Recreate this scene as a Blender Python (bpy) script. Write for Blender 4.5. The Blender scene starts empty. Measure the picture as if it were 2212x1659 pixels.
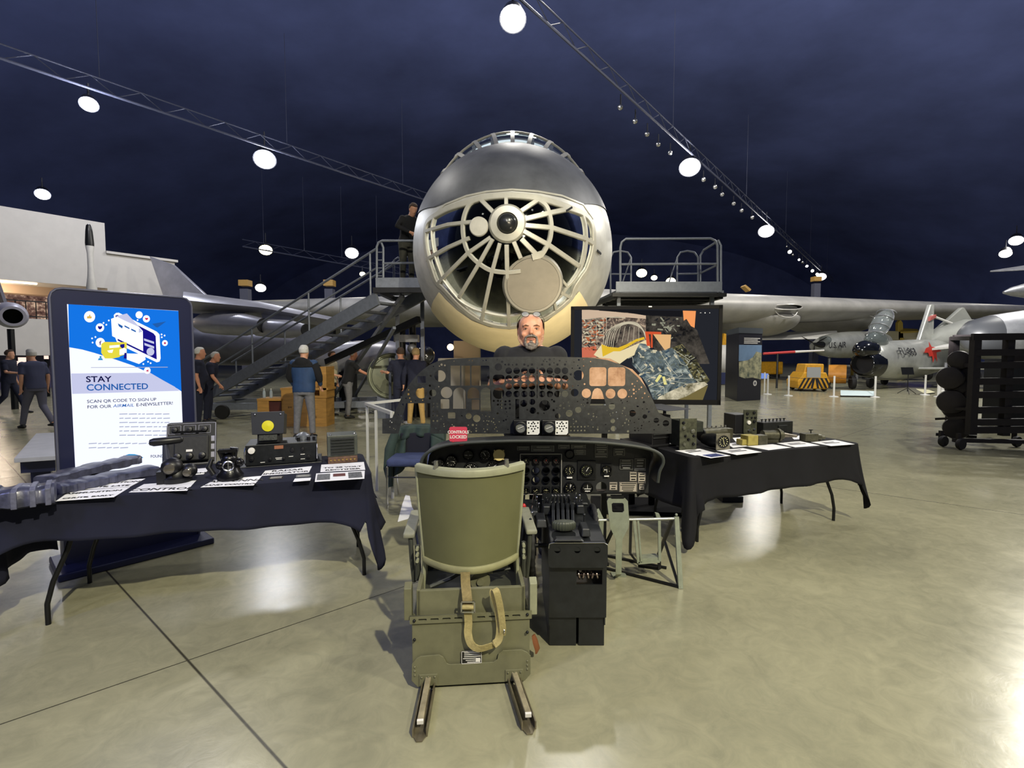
import bpy, bmesh, math, random
from mathutils import Vector as V, Matrix, Euler
from math import sin, cos, pi, sqrt, atan2, radians as R
random.seed(7)
C = bpy.context.scene.collection
sc = bpy.context.scene
IW, IH, FPX, HC = 2212, 1659, 1060.0, 1.55
PITCH = math.atan(59.5/FPX)
# ---------------- camera
cd = bpy.data.cameras.new('camera'); cam = bpy.data.objects.new('camera', cd); C.objects.link(cam)
cd.sensor_width = 36; cd.lens = 36*FPX/IW; cd.clip_end = 400; cd.clip_start = .05
cam.location = (0,0,HC); cam.rotation_euler = (pi/2-PITCH,0,0); sc.camera = cam
# ---------------- view
vs = sc.view_settings
vs.view_transform='Standard'; vs.look='None'; vs.gamma=1; vs.use_curve_mapping=False; vs.exposure=0.0
cy = sc.cycles
cy.use_denoising=True; cy.max_bounces=6; cy.diffuse_bounces=3; cy.glossy_bounces=3; cy.transmission_bounces=4; cy.transparent_max_bounces=8
cy.caustics_reflective=False; cy.caustics_refractive=False; cy.sample_clamp_indirect=4
# ---------------- world: dim blue fill light added through the open front
wd = bpy.data.worlds.new('world'); sc.world = wd; wd.use_nodes=True
bg = wd.node_tree.nodes['Background']; bg.inputs[0].default_value=(.30,.35,.58,1); bg.inputs[1].default_value=.20
# ---------------- spot lights; key follows the shadow direction, several others are added
def lamp(kind, name, loc, aim, e, col, size=.3, cone=60, blend=.5, sy=None):
    l = bpy.data.lights.new(name, kind); l.energy=e; l.color=col
    if kind=='SPOT': l.spot_size=R(cone); l.spot_blend=blend; l.shadow_soft_size=size
    if kind=='POINT': l.shadow_soft_size=size
    if kind=='AREA':
        l.size=size
        if sy: l.shape='RECTANGLE'; l.size_y=sy
    o = bpy.data.objects.new(name, l); C.objects.link(o); o.location=loc
    o.rotation_euler=(V(aim)-V(loc)).to_track_quat('-Z','Y').to_euler()
    return o
lamp('SPOT','key_spot',(4.2,-5.6,9.0),(.6,3.0,.3),6600,(1,.93,.70),.12,62,.6)
lamp('SPOT','floor_spot',(8.5,-2.0,10.0),(3.0,4.0,0),1500,(1,.94,.76),.3,70,.8)
lamp('SPOT','nose_fill_spot',(-1.5,-7.0,9.0),(0,9.5,3.2),3700,(1,.94,.80),.2,34,.6)  # added spot, put in to light the bomber nose
lamp('SPOT','wing_fill_spot',(7,8,2.4),(26,34,5.0),3500,(1,.97,.92),.2,60,.8)  # added lamp in mid-room, brightening the wing and right background
lamp('SPOT','chin_fill_spot',(2.6,-2.4,2.9),(.2,9.0,2.4),1500,(1,.85,.60),.2,36,.8)  # added warm lamp, low behind the camera, brightening the chin
lamp('SPOT','flare_tint_spot',(-5.5,-3.0,7.5),(-3.2,3.4,.6),900,(.32,.36,1),.4,60,.9)  # blue lamp added to tint the left table and kiosk like lens flare
lamp('SPOT','left_spot',(-3.5,-6.0,9.5),(-2.0,3.5,0),750,(.93,.92,1),.2,50,.7)
# ---------------- helpers
def at(px, py, Y):
    xr=(px-IW/2)/FPX; yr=(IH/2-py)/FPX
    d=V((xr, cos(PITCH)+yr*sin(PITCH), -sin(PITCH)+yr*cos(PITCH)))
    return V((0,0,HC))+d*(Y/d.y)
def ray(px,py):
    return (at(px,py,1.0)-V((0,0,HC)))
def fl(px, py, z=0.0):
    d=ray(px,py); return V((0,0,HC))+d*((z-HC)/d.z)
def pix(p):
    q=V(p)-V((0,0,HC)); f=q.y*cos(PITCH)-q.z*sin(PITCH); u=q.y*sin(PITCH)+q.z*cos(PITCH)
    return (IW/2+q.x/f*FPX, IH/2-u/f*FPX)
def s2l(c):
    c=c/255.; return c/12.92 if c<=.04045 else ((c+.055)/1.055)**2.4
def col(r,g,b): return (s2l(r),s2l(g),s2l(b),1)
MATS={}
def mat(name, rgb, rough=.5, metal=0., var=0., scale=8., bump=0., emis=None, es=0., rgb2=None, alpha=1., trans=0., coat=0., spec=.5, rvar=0., stretch=None):
    if name in MATS: return MATS[name]
    m=bpy.data.materials.new(name); m.use_nodes=True; nt=m.node_tree; b=nt.nodes['Principled BSDF']
    c=col(*rgb); b.inputs['Base Color'].default_value=c; b.inputs['Roughness'].default_value=rough; b.inputs['Metallic'].default_value=metal
    b.inputs['Specular IOR Level'].default_value=spec
    if coat: b.inputs['Coat Weight'].default_value=coat; b.inputs['Coat Roughness'].default_value=.12
    if trans: b.inputs['Transmission Weight'].default_value=trans
    if alpha<1: b.inputs['Alpha'].default_value=alpha
    if emis: b.inputs['Emission Color'].default_value=col(*emis); b.inputs['Emission Strength'].default_value=es
    if var or bump or rvar or rgb2:
        tc=nt.nodes.new('ShaderNodeTexCoord'); n=nt.nodes.new('ShaderNodeTexNoise'); n.inputs['Scale'].default_value=scale; n.inputs['Detail'].default_value=5; n.inputs['Roughness'].default_value=.6
        if stretch:
            mp=nt.nodes.new('ShaderNodeMapping'); mp.inputs['Scale'].default_value=stretch; nt.links.new(tc.outputs['Object'],mp.inputs[0]); nt.links.new(mp.outputs[0],n.inputs['Vector'])
        else: nt.links.new(tc.outputs['Object'],n.inputs['Vector'])
        r=nt.nodes.new('ShaderNodeValToRGB'); r.color_ramp.elements[0].position=.32; r.color_ramp.elements[1].position=.68
        v=var
        c0=tuple(x*(1-v) for x in c[:3])+(1,); c1=tuple(min(1,x*(1+v)) for x in c[:3])+(1,)
        if rgb2: c0=c; c1=col(*rgb2)
        r.color_ramp.elements[0].color=c0; r.color_ramp.elements[1].color=c1
        nt.links.new(n.outputs[0],r.inputs[0]); nt.links.new(r.outputs[0],b.inputs['Base Color'])
        if bump:
            bp=nt.nodes.new('ShaderNodeBump'); bp.inputs['Strength'].default_value=bump; bp.inputs['Distance'].default_value=.01
            nt.links.new(n.outputs[0],bp.inputs['Height']); nt.links.new(bp.outputs[0],b.inputs['Normal'])
        if rvar:
            mr=nt.nodes.new('ShaderNodeMapRange'); mr.inputs['To Min'].default_value=max(.02,rough-rvar); mr.inputs['To Max'].default_value=min(1,rough+rvar)
            nt.links.new(n.outputs[0],mr.inputs[0]); nt.links.new(mr.outputs[0],b.inputs['Roughness'])
    MATS[name]=m; return m
def emat(name, rgb, es=1.0):
    if name in MATS: return MATS[name]
    m=bpy.data.materials.new(name); m.use_nodes=True; nt=m.node_tree; nt.nodes.clear()
    o=nt.nodes.new('ShaderNodeOutputMaterial'); e=nt.nodes.new('ShaderNodeEmission'); e.inputs[0].default_value=col(*rgb); e.inputs[1].default_value=es
    nt.links.new(e.outputs[0],o.inputs[0]); MATS[name]=m; return m
def link(o, name, m, parent):
    C.objects.link(o)
    if m is not None: o.data.materials.append(m)
    if parent is not None:
        o.parent=parent; w=Matrix.Translation(parent.location) @ parent.rotation_euler.to_matrix().to_4x4() if parent.type=='EMPTY' else Matrix()
        if parent.type!='EMPTY': w=Matrix()
        o.matrix_parent_inverse=w.inverted()
    return o
def tag(o,label=None,cat=None,group=None,kind=None):
    for k,v in (('label',label),('category',cat),('group',group),('kind',kind)):
        if v: o[k]=v
    return o
def thing(name,label,cat,loc=(0,0,0),group=None,rz=0):
    o=bpy.data.objects.new(name,None); C.objects.link(o); o.location=loc; o.rotation_euler=(0,0,rz); o.empty_display_size=.1
    return tag(o,label,cat,group)
def frame(o, ux, uz):
    ux=V(ux).normalized(); uz=V(uz).normalized(); uy=uz.cross(ux).normalized(); uz=ux.cross(uy).normalized()
    m=Matrix((ux,uy,uz)).transposed().to_4x4(); m.translation=V(o); return m
def TR(x=0,y=0,z=0,rz=0,rx=0,ry=0):
    return Matrix.Translation((x,y,z)) @ Euler((rx,ry,rz)).to_matrix().to_4x4()
class MB:
    def __init__(s, M=None): s.bm=bmesh.new(); s.M=M or Matrix()
    def v(s,p): return s.bm.verts.new(s.M@V(p))
    def f(s,vs):
        try: return s.bm.faces.new(vs)
        except ValueError: return None
    def box(s,c,sz,rz=0,rx=0,ry=0,taper=1.):
        m=TR(c[0],c[1],c[2],rz,rx,ry); x,y,z=(k/2 for k in sz)
        P=[s.v(m@V((a*x*(taper if k>0 else 1),b*y*(taper if k>0 else 1),k*z))) for k in (-1,1) for a,b in ((-1,-1),(1,-1),(1,1),(-1,1))]
        for q in ((3,2,1,0),(4,5,6,7),(0,1,5,4),(1,2,6,5),(2,3,7,6),(3,0,4,7)): s.f([P[i] for i in q])
        return s
    def bar(s,p,q,w,h,up=(0,0,1)):
        p=V(p);q=V(q); d=q-p; L=d.length; d.normalize(); u=V(up)
        if abs(d.dot(u))>.98: u=V((0,1,0))
        sx=d.cross(u).normalized(); uz=sx.cross(d)
        P=[s.v(a+sx*(i*w/2)+uz*(j*h/2)) for a in (p,q) for i,j in ((-1,-1),(1,-1),(1,1),(-1,1))]
        for k in ((3,2,1,0),(4,5,6,7),(0,1,5,4),(1,2,6,5),(2,3,7,6),(3,0,4,7)): s.f([P[i] for i in k])
        return s
    def loft(s,rings,closed=True,cap=True,loop=False):
        R_=[[s.v(p) for p in r] for r in rings]; n=len(R_[0]); m=len(R_)
        for a in range(m if loop else m-1):
            A=R_[a];B=R_[(a+1)%m]
            for i in range(n if closed else n-1):
                j=(i+1)%n; s.f([A[i],A[j],B[j],B[i]])
        if cap and not loop and closed: s.f(R_[0][::-1]); s.f(R_[-1])
        return s
    def tube(s,pts,r,seg=8,closed=False,cap=True,flat=None):
        pts=[V(p) for p in pts]; n=len(pts); rings=[]; u=None
        for i,p in enumerate(pts):
            a=pts[(i-1)%n] if (closed or i>0) else p; b=pts[(i+1)%n] if (closed or i<n-1) else p
            d=(b-a); d=d.normalized() if d.length>1e-9 else V((0,0,1))
            if u is None: u=d.orthogonal().normalized() if abs(d.z)>.9 else d.cross(V((0,0,1))).normalized()
            u=(u-d*u.dot(d)); u=u.normalized() if u.length>1e-6 else d.orthogonal().normalized()
            w=d.cross(u); rr=r[i] if isinstance(r,(list,tuple)) else r
            fy=1 if flat is None else flat
            rings.append([p+u*(cos(t)*rr)+w*(sin(t)*rr*fy) for t in (2*pi*k/seg for k in range(seg))])
        return s.loft(rings,True,cap,closed)
    def cyl(s,p,q,r,r2=None,seg=16): return s.tube([p,q],[r,r if r2 is None else r2],seg)
    def lathe(s,prof,o=(0,0,0),ax=(0,0,1),seg=24,cap=True):
        ax=V(ax).normalized(); u=ax.orthogonal().normalized()
        if abs(ax.z)>.9: u=V((1,0,0))
        w=ax.cross(u); o=V(o)
        return s.loft([[o+ax*h+(u*cos(t)+w*sin(t))*max(r,1e-4) for t in (2*pi*k/seg for k in range(seg))] for r,h in prof],True,cap)
    def ball(s,c,r,seg=14,rings=8,rot=None):
        if not isinstance(r,(tuple,list)): r=(r,r,r)
        c=V(c); M=rot or Matrix.Identity(3)
        L=[[c+M@V((r[0]*sin(a)*cos(t),r[1]*sin(a)*sin(t),r[2]*cos(a))) for t in (2*pi*k/seg for k in range(seg))] for a in (max(.03,min(pi-.03,pi*i/rings)) for i in range(rings+1))]
        return s.loft(L[::-1])
    def ring(s,c,ax,r,t,seg=28,ts=8,flat=1):
        ax=V(ax).normalized(); u=ax.orthogonal().normalized(); w=ax.cross(u); c=V(c)
        return s.tube([c+(u*cos(a)+w*sin(a))*r for a in (2*pi*k/seg for k in range(seg))],t,ts,True,flat=flat)
    def poly(s,pts): s.f([s.v(p) for p in pts]); return s
    def slab(s,pts,d):
        d=V(d); A=[s.v(p) for p in pts]; B=[s.v(V(p)+d) for p in pts]; n=len(A)
        s.f(A); s.f(B[::-1])
        for i in range(n): s.f([A[(i+1)%n],A[i],B[i],B[(i+1)%n]])
        return s
    def grid(s,rows):
        return s.loft(rows,False,False)
    def build(s,name,m,parent=None,smooth=False,bevel=0,solid=0,weld=False):
        if weld: bmesh.ops.remove_doubles(s.bm,verts=s.bm.verts,dist=1e-5)
        bmesh.ops.recalc_face_normals(s.bm,faces=s.bm.faces)
        me=bpy.data.meshes.new(name); s.bm.to_mesh(me); s.bm.free()
        if smooth:
            me.polygons.foreach_set('use_smooth',[True]*len(me.polygons))
            try: me.set_sharp_from_angle(angle=R(smooth if smooth>1 else 40))
            except Exception: pass
        o=bpy.data.objects.new(name,me); link(o,name,m,parent)
        if solid: q=o.modifiers.new('s','SOLIDIFY'); q.thickness=solid; q.offset=0
        if bevel: q=o.modifiers.new('b','BEVEL'); q.width=bevel; q.segments=2; q.limit_method='ANGLE'; q.angle_limit=R(40)
        return o
def to_mesh(tmp,name,m,parent,M=None,smooth=False):
    C.objects.link(tmp); bpy.context.view_layer.update()
    dg=bpy.context.evaluated_depsgraph_get(); me=bpy.data.meshes.new_from_object(tmp.evaluated_get(dg))
    bpy.data.objects.remove(tmp)
    if M is not None: me.transform(M)
    me.materials.clear(); me.name=name
    if smooth: me.polygons.foreach_set('use_smooth',[True]*len(me.polygons))
    o=bpy.data.objects.new(name,me); return link(o,name,m,parent)
def circ(x,y,r,n=20,ry=None): return [(x+r*cos(2*pi*k/n),y+(ry or r)*sin(2*pi*k/n)) for k in range(n)]
def rect(x0,y0,x1,y1,c=0):
    if not c: return [(x0,y0),(x1,y0),(x1,y1),(x0,y1)]
    o=[]
    for (x,y,a) in ((x1-c,y0+c,-90),(x1-c,y1-c,0),(x0+c,y1-c,90),(x0+c,y0+c,180)):
        o+=[(x+c*cos(R(a+t)),y+c*sin(R(a+t))) for t in (0,30,60,90)]
    return o
def plate(name,outline,holes,M,depth,m,parent=None,bev=0):
    """flat plate in local XY with cut-outs, extruded along +-Z"""
    cu=bpy.data.curves.new(name,'CURVE'); cu.dimensions='2D'; cu.fill_mode='BOTH'; cu.extrude=depth/2
    for P in [outline]+list(holes):
        sp=cu.splines.new('POLY'); sp.points.add(len(P)-1)
        for i,(x,y) in enumerate(P): sp.points[i].co=(x,y,0,1)
        sp.use_cyclic_u=True
    return to_mesh(bpy.data.objects.new(name,cu),name,m,parent,M)
def text(name,items,m,parent=None,ext=.0):
    """items: (string,size,Matrix,align[,shear,bold]) joined into one lettering mesh"""
    bm=bmesh.new()
    for it in items:
        st,size,M,al=it[:4]; cu=bpy.data.curves.new(name,'FONT'); cu.body=st; cu.size=size; cu.align_x=al; cu.extrude=ext; cu.resolution_u=3
        if len(it)>4: cu.shear=it[4]
        if len(it)>5: cu.offset=it[5]
        if len(it)>6: cu.space_character=it[6]
        o=bpy.data.objects.new('t',cu); C.objects.link(o); bpy.context.view_layer.update()
        me=bpy.data.meshes.new_from_object(o.evaluated_get(bpy.context.evaluated_depsgraph_get())); bpy.data.objects.remove(o)
        me.transform(M); bm.from_mesh(me); bpy.data.meshes.remove(me)
    me=bpy.data.meshes.new(name); bm.to_mesh(me); bm.free()
    me.materials.clear(); o=bpy.data.objects.new(name,me); return link(o,name,m,parent)
def shapes(name,polys,M,m,parent=None,z=0.):
    """flat printed shapes (list of 2D polygons) in one mesh"""
    b=MB(M)
    for P in polys: b.poly([(x,y,z) for x,y in P])
    return b.build(name,m,parent)
def skinned(name,vs,es,rad,m,parent,root=0,sub=1,M=None):
    me=bpy.data.meshes.new(name); me.from_pydata([tuple(v) for v in vs],es,[]); o=bpy.data.objects.new(name,me); C.objects.link(o)
    q=o.modifiers.new('k','SKIN'); q.use_smooth_shade=True
    sv=me.skin_vertices[0].data
    for i,r in enumerate(rad):
        sv[i].radius=(r,r) if not isinstance(r,tuple) else r
        sv[i].use_root=(i==root)
    q=o.modifiers.new('u','SUBSURF'); q.levels=sub; q.render_levels=sub
    C.objects.unlink(o)
    return to_mesh(o,name,m,parent,M,True)
def copy_tree(o,parent=None):
    c=o.copy(); C.objects.link(c)
    if parent is not None: c.parent=parent
    for ch in o.children: copy_tree(ch,c)
    return c
# ---------------- materials shared
grey_steel=mat('grey_painted_steel',(105,110,120),.45,.3,.12,20)
black_metal=mat('black_metal',(22,23,25),.42,.4,.25,25)
black_plastic=mat('black_plastic',(14,14,17),.4)
chrome=mat('chrome',(200,200,200),.22,1)
alu=mat('aircraft_aluminium',(205,205,200),.42,.55,.14,3,.05)
alu_dark=mat('dull_aluminium',(150,152,156),.45,.6,.2,4,.05)
white_paint=mat('white_paint',(215,214,208),.5,0,.05,6)
olive=mat('olive_green_paint',(108,107,82),.5,.15,.10,14,.05)
olive_light=mat('light_olive_paint',(142,143,116),.5,.1,.12,14)
dial_black=mat('dial_black',(16,16,16),.35)
paper=mat('paper',(232,232,236),.8)
ink=mat('ink',(25,25,30),.8)
yellow=mat('yellow_paint',(205,150,25),.5,0,.15,10)
glass=mat('clear_glass',(255,255,255),.05,0,trans=1.)
rubber=mat('black_rubber',(20,20,20),.7)
# ---------------- floor
def floor_mat():
    m=bpy.data.materials.new('polished_concrete'); m.use_nodes=True; nt=m.node_tree; N=nt.nodes.new; L=nt.links.new; b=nt.nodes['Principled BSDF']
    tc=N('ShaderNodeTexCoord')
    n1=N('ShaderNodeTexNoise'); n1.inputs['Scale'].default_value=.9; n1.inputs['Detail'].default_value=8; n1.inputs['Roughness'].default_value=.65; n1.inputs['Distortion'].default_value=.6
    n2=N('ShaderNodeTexNoise'); n2.inputs['Scale'].default_value=7; n2.inputs['Detail'].default_value=9; n2.inputs['Roughness'].default_value=.7; n2.inputs['Distortion'].default_value=1.2
    for n in (n1,n2): L(tc.outputs['Object'],n.inputs['Vector'])
    mx=N('ShaderNodeMix'); mx.data_type='FLOAT'; mx.inputs[0].default_value=.45; L(n1.outputs[0],mx.inputs[2]); L(n2.outputs[0],mx.inputs[3])
    r=N('ShaderNodeValToRGB'); e=r.color_ramp.elements; e[0].position=.28; e[0].color=col(120,119,98); e[1].position=.72; e[1].color=col(166,162,132)
    L(mx.outputs[0],r.inputs[0])
    sep=N('ShaderNodeSeparateXYZ'); L(tc.outputs['Object'],sep.inputs[0])
    cur=r.outputs[0]
    def line(p,q,w):
        nonlocal cur
        d=(q-p); d.z=0; d.normalize(); nx,ny=-d.y,d.x; c=nx*p.x+ny*p.y
        a=N('ShaderNodeMath'); a.operation='MULTIPLY'; a.inputs[1].default_value=nx; L(sep.outputs[0],a.inputs[0])
        bb=N('ShaderNodeMath'); bb.operation='MULTIPLY_ADD'; bb.inputs[1].default_value=ny; L(sep.outputs[1],bb.inputs[0]); L(a.outputs[0],bb.inputs[2])
        s=N('ShaderNodeMath'); s.operation='SUBTRACT'; s.inputs[1].default_value=c; L(bb.outputs[0],s.inputs[0])
        ab=N('ShaderNodeMath'); ab.operation='ABSOLUTE'; L(s.outputs[0],ab.inputs[0])
        mr=N('ShaderNodeMapRange'); mr.inputs['From Min'].default_value=w*.5; mr.inputs['From Max'].default_value=w*1.4; mr.inputs['To Min'].default_value=1; mr.inputs['To Max'].default_value=0; L(ab.outputs[0],mr.inputs[0])
        k=N('ShaderNodeMix'); k.data_type='RGBA'; k.inputs[7].default_value=col(60,58,48); L(mr.outputs[0],k.inputs[0]); L(cur,k.inputs[6]); cur=k.outputs[2]
    a0,a1=fl(245,1250),fl(600,1640); b0,b1=fl(0,1565),fl(870,1268)
    line(a0,a1,.006); line(b0,b1,.004)
    da=(a1-a0).normalized(); db=(b1-b0).normalized()
    for k in (1,2,3,4): line(b0-da*6.1*k,b1-da*6.1*k,.006)
    for k in (1,2,3): line(a0+db*6.1*k,a1+db*6.1*k,.006)
    L(cur,b.inputs['Base Color'])
    mr=N('ShaderNodeMapRange'); mr.inputs['To Min'].default_value=.13; mr.inputs['To Max'].default_value=.34; L(mx.outputs[0],mr.inputs[0]); L(mr.outputs[0],b.inputs['Roughness'])
    bp=N('ShaderNodeBump'); bp.inputs['Strength'].default_value=.04; bp.inputs['Distance'].default_value=.02; L(n2.outputs[0],bp.inputs['Height']); L(bp.outputs[0],b.inputs['Normal'])
    b.inputs['Specular IOR Level'].default_value=.6
    return m
b=MB(); b.slab([(-60,-8,-.1),(75,-8,-.1),(75,110,-.1),(-60,110,-.1)],(0,0,.1))
tag(b.build('floor',floor_mat()),kind='structure')
# ---------------- hangar shell: dark arched ceiling and end walls
dark=mat('dark_navy_ceiling',(98,111,168),.9,0,.25,.10)
darkw=mat('dark_end_wall',(78,88,134),.9,0,.2,.2)
b=MB(); rows=[]
for y in range(-8,121,8):
    rows.append([(7.5-67.5*cos(a),y,2+27*sin(a)**.8) for a in (pi*k/28 for k in range(29))])
b.grid(rows); tag(b.build('ceiling',dark,smooth=True),kind='structure')
b=MB(); b.slab([(-60,110,0),(75,110,0),(75,110,30),(-60,110,30)],(0,.2,0)); tag(b.build('wall_back',darkw),kind='structure')
b=MB(); b.slab([(-60,-8,0),(-60,110,0),(-60,110,3),(-60,-8,3)],(-.2,0,0)); tag(b.build('wall_left',dark),kind='structure')
b=MB(); b.slab([(75,-8,0),(75,110,0),(75,110,3),(75,-8,3)],(.2,0,0)); tag(b.build('wall_right',dark),kind='structure')
# ---------------- lighting tracks and lamps
trackm=mat('track_steel',(70,74,92),.5,.4)
def track(p,q,label):
    t=thing('lighting_track',label,'lighting track',p); p=V(p);q=V(q)
    b=MB(); b.tube([p,q],.05,6); b.tube([p+V((0,0,.5)),q+V((0,0,.5))],.03,5); b.build('rail',trackm,t)
    n=int((q-p).length/1.6); b=MB()
    for k in range(n):
        a=p.lerp(q,k/n); c=p.lerp(q,(k+.5)/n); d=p.lerp(q,(k+1)/n); u=V((0,0,.5))
        b.tube([a,c+u],.018,4,cap=False); b.tube([c+u,d],.018,4,cap=False)
    b.build('lattice',trackm,t)
    for k in range(6):
        b=MB(); a=p.lerp(q,(k+.5)/6); b.cyl(a+V((0,0,.5)),a+V((0,0,6)),.012,seg=4)
        b.build('hanger_wire',trackm,t)
track((-27.9,5.0,12),(.0,41.0,12),'long dark lighting track over the left side of the hangar')
track((-4.9,9.0,12.2),(46,71,12.2),'long dark lighting track running from overhead to the far right')
track((-19.5,36,9.5),(-5.0,44,8.0),'short low track above the grey bomber wing on the left')
lens=emat('lamp_lens',(255,250,238),14); lensy=emat('lamp_lens_yellow',(255,244,190),10)
housing=mat('lamp_housing',(40,42,50),.5,.5)
def hlamp(px,py,Y,r,e,label,m=lens,c=(1,.96,.88)):
    p=at(px,py,Y); t=thing('hangar_lamp',label,'lamp',p,'high bright lamps under the hangar roof')
    d=(V((0,0,1.2))-p).normalized(); d=(d+V((0,0,-.9))).normalized()
    b=MB(); b.lathe([(r*.5,-r*1.6),(r*.75,-r*1.2),(r*1.05,-.02),(r*1.08,0),(r*1.0,0)],p,d,20,True); b.build('housing',housing,t,smooth=True)
    b=MB(); b.lathe([(.001,r*.32),(r*.5,r*.26),(r*.85,r*.12),(r*.98,.01)],p,d,20,False); b.build('lens',m,t,smooth=True)
    b=MB(); q=p+V((0,0,r*1.1)); b.tube([q-d*0,q+V((0,0,r*1.6))],.04,6); b.build('bracket',housing,t)
    if e: lamp('POINT','lamp_glow',p+d*(r*1.2+.15),p+d*9,e,c,r)
hlamp(1108,42,14.6,.36,500,'largest brightest lamp overhead, above the bomber nose')
hlamp(192,226,20,.30,900,'bright lamp on the left track nearest the left edge',c=(.85,.88,1))
hlamp(572,345,26,.52,800,'wide bright lamp on the left track, second from the left',c=(.9,.92,1))
hlamp(92,420,30,.36,500,'small lamp high above the white building',c=(.85,.88,1))
hlamp(574,540,40,.50,0,'round yellowish lamp above the grey wing on the left',lensy)
hlamp(760,547,44,.56,500,'oval white lamp just left of the stair platform')
hlamp(563,622,42,.42,0,'low oval lamp just above the bomber wing on the left')
hlamp(783,592,46,.26,0,'tiny lamp beside the upper stair handrail',lensy)
hlamp(1490,362,27,.52,1500,'large lamp on the right track, upper of the row')
hlamp(1655,500,41,.58,900,'lamp on the right track above the bomber wing')
hlamp(1774,598,62,.55,400,'far small lamp at the end of the right track')
hlamp(1386,590,52,.55,0,'yellowish lamp seen through the right platform railing, left one',lensy)
hlamp(1413,600,56,.35,0,'yellowish lamp seen through the right platform railing, middle one',lensy)
hlamp(1449,608,52,.50,0,'yellowish lamp seen through the right platform railing, right one',lensy)
hlamp(2195,520,45,.5,500,'lamp near the hanging aircraft at the right edge')
hlamp(2172,548,45,.45,0,'lower lamp near the hanging aircraft at the right edge')
# small track spots
def small_spot(px,py,Y,r,label,lit=True):
    p=at(px,py,Y); t=thing('track_spotlight',label,'spotlight',p,'small track spotlights down the right lighting track' )
    d=V((-.3,-1,-.5)).normalized()
    b=MB(); b.cyl(p-d*r*2.6,p,r*.8,r); b.cyl(p-d*r*1.5,p-d*r*1.5+V((0,0,.5)),.03,seg=6); b.build('housing',housing,t,smooth=True)
    b=MB(); b.lathe([(r*.9,.005),(r*.5,r*.2),(.001,r*.3)],p,d,12,False); b.build('lens',lens if lit else chrome,t)
for i,(x,y) in enumerate([(1340,232),(1372,262),(1398,290),(1422,312),(1448,330),(1520,388),(1545,404),(1560,420),(1585,440),(1602,455),(1625,470)]):
    small_spot(x,y,20+i*1.9,.11+.004*i,'unlit track spotlight in the dark row between two big lamps',False)
for (x,y,r,l) in ((1700,533,.10,0),(1706,544,.20,1),(1713,551,.12,0),(1726,561,.12,1),(1734,567,.14,0),(1743,575,.14,1),(1755,585,.16,1),(1765,592,.14,1)):
    small_spot(x,y,50,r,'tiny lit spotlight in the chain below the right track lamp' if l else 'tiny unlit spotlight in the chain below the right track lamp',bool(l))

# lamps behind the viewer, seen only as reflections
for i,(x,y,z,r) in enumerate([(-9,-3,10,.3),(-5,-5,8,.22),(2.5,-6,9,.3),(6,-4,11,.3),(9,-1,10,.3),(-2.5,-4,10,.25),(12,2,11,.35),(-13,1,11,.35)]):
    p=V((x,y,z)); t=thing('hangar_lamp','hangar lamp behind the viewer, mirrored in the bomber glazing','lamp',p,'lamps behind the viewer'); d=(V((0,6,2))-p).normalized()
    b=MB(); b.lathe([(r*.5,-r*1.6),(r*1.05,-.02),(r*1.08,0)],p,d,16,True); b.build('housing',housing,t,smooth=True)
    b=MB(); b.lathe([(.001,r*.32),(r*.85,r*.12),(r*.98,.01)],p,d,16,False); b.build('lens',lens,t,smooth=True)

p=V((2.35,5.25,.16)); t=thing('added_uplight','added floor uplight, unseen behind the right table, warming the bomber chin','lamp',V((2.35,5.25,0)))  # added unseen fixture, standing in for television and floor bounce light
b=MB(); b.box((2.35,5.25,.03),(.22,.22,.06)); b.cyl((2.35,5.25,.06),(2.32,5.29,.16),.09,.10); b.build('housing',housing,t,smooth=40)
lamp('SPOT','added_uplight_spot',(2.3,5.3,.22),(.2,8.6,2.3),400,(1,.82,.56),.06,62,.8)
# unseen roof lamps added to brighten the far floor and right background
for i,(x,y,z,e,l) in enumerate([(15.5,11,14,3800,'added unseen lamp high over the right floor'),(24,20,15,6500,'added unseen lamp high over the far right aircraft'),(-9,14,14,1500,'added unseen lamp high over the stairs'),(3,22,19.5,2000,'added unseen lamp high over the bomber wing root')]):
    p=V((x,y,z)); t=thing('hangar_lamp',l,'lamp',p,None); r=.3
    b=MB(); b.lathe([(r*.5,r*1.6),(r*1.05,.02),(r*1.08,0)],p,(0,0,1),16,True); b.build('housing',housing,t,smooth=True)
    b=MB(); b.lathe([(.001,-r*.3),(r*.85,-r*.12),(r*.98,-.01)],p,(0,0,1),16,False); b.build('lens',lens,t,smooth=True)
    lamp('POINT','lamp_glow',p+V((0,0,-.4)),p,e,(1,.96,.88),.3)
# ---------------- big bomber: glazed nose
BX,BZ,BY0,BL,BR=.01,3.45,9.45,2.4,1.83
def bray(px,py,off=0.):
    o=V((0,0,HC)); d=ray(px,py); r=BR+off; L=BL+off
    # ellipsoid
    S=V((1/r,1/L,1/r)); c=V((BX,BY0,BZ)); oo=V(((o-c).x*S.x,(o-c).y*S.y,(o-c).z*S.z)); dd=V((d.x*S.x,d.y*S.y,d.z*S.z))
    A=dd.dot(dd);B=oo.dot(dd);Cc=oo.dot(oo)-1; D=B*B-A*Cc
    if D>=0:
        t=(-B-sqrt(D))/A; p=o+d*t
        if p.y<=BY0: return p
    A=d.x**2+d.z**2;B=(o.x-BX)*d.x+(o.z-BZ)*d.z;Cc=(o.x-BX)**2+(o.z-BZ)**2-r*r; D=B*B-A*Cc
    if D<0: return None
    t=(-B-sqrt(D))/A; return o+d*t
def bnorm(p):
    if p.y<BY0: return V(((p.x-BX)/BR**2,(p.y-BY0)/BL**2,(p.z-BZ)/BR**2)).normalized()
    return V((p.x-BX,0,p.z-BZ)).normalized()
def brad(Y): return BR*sqrt(max(0,1-((BY0-Y)/BL)**2)) if Y<BY0 else BR
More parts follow.
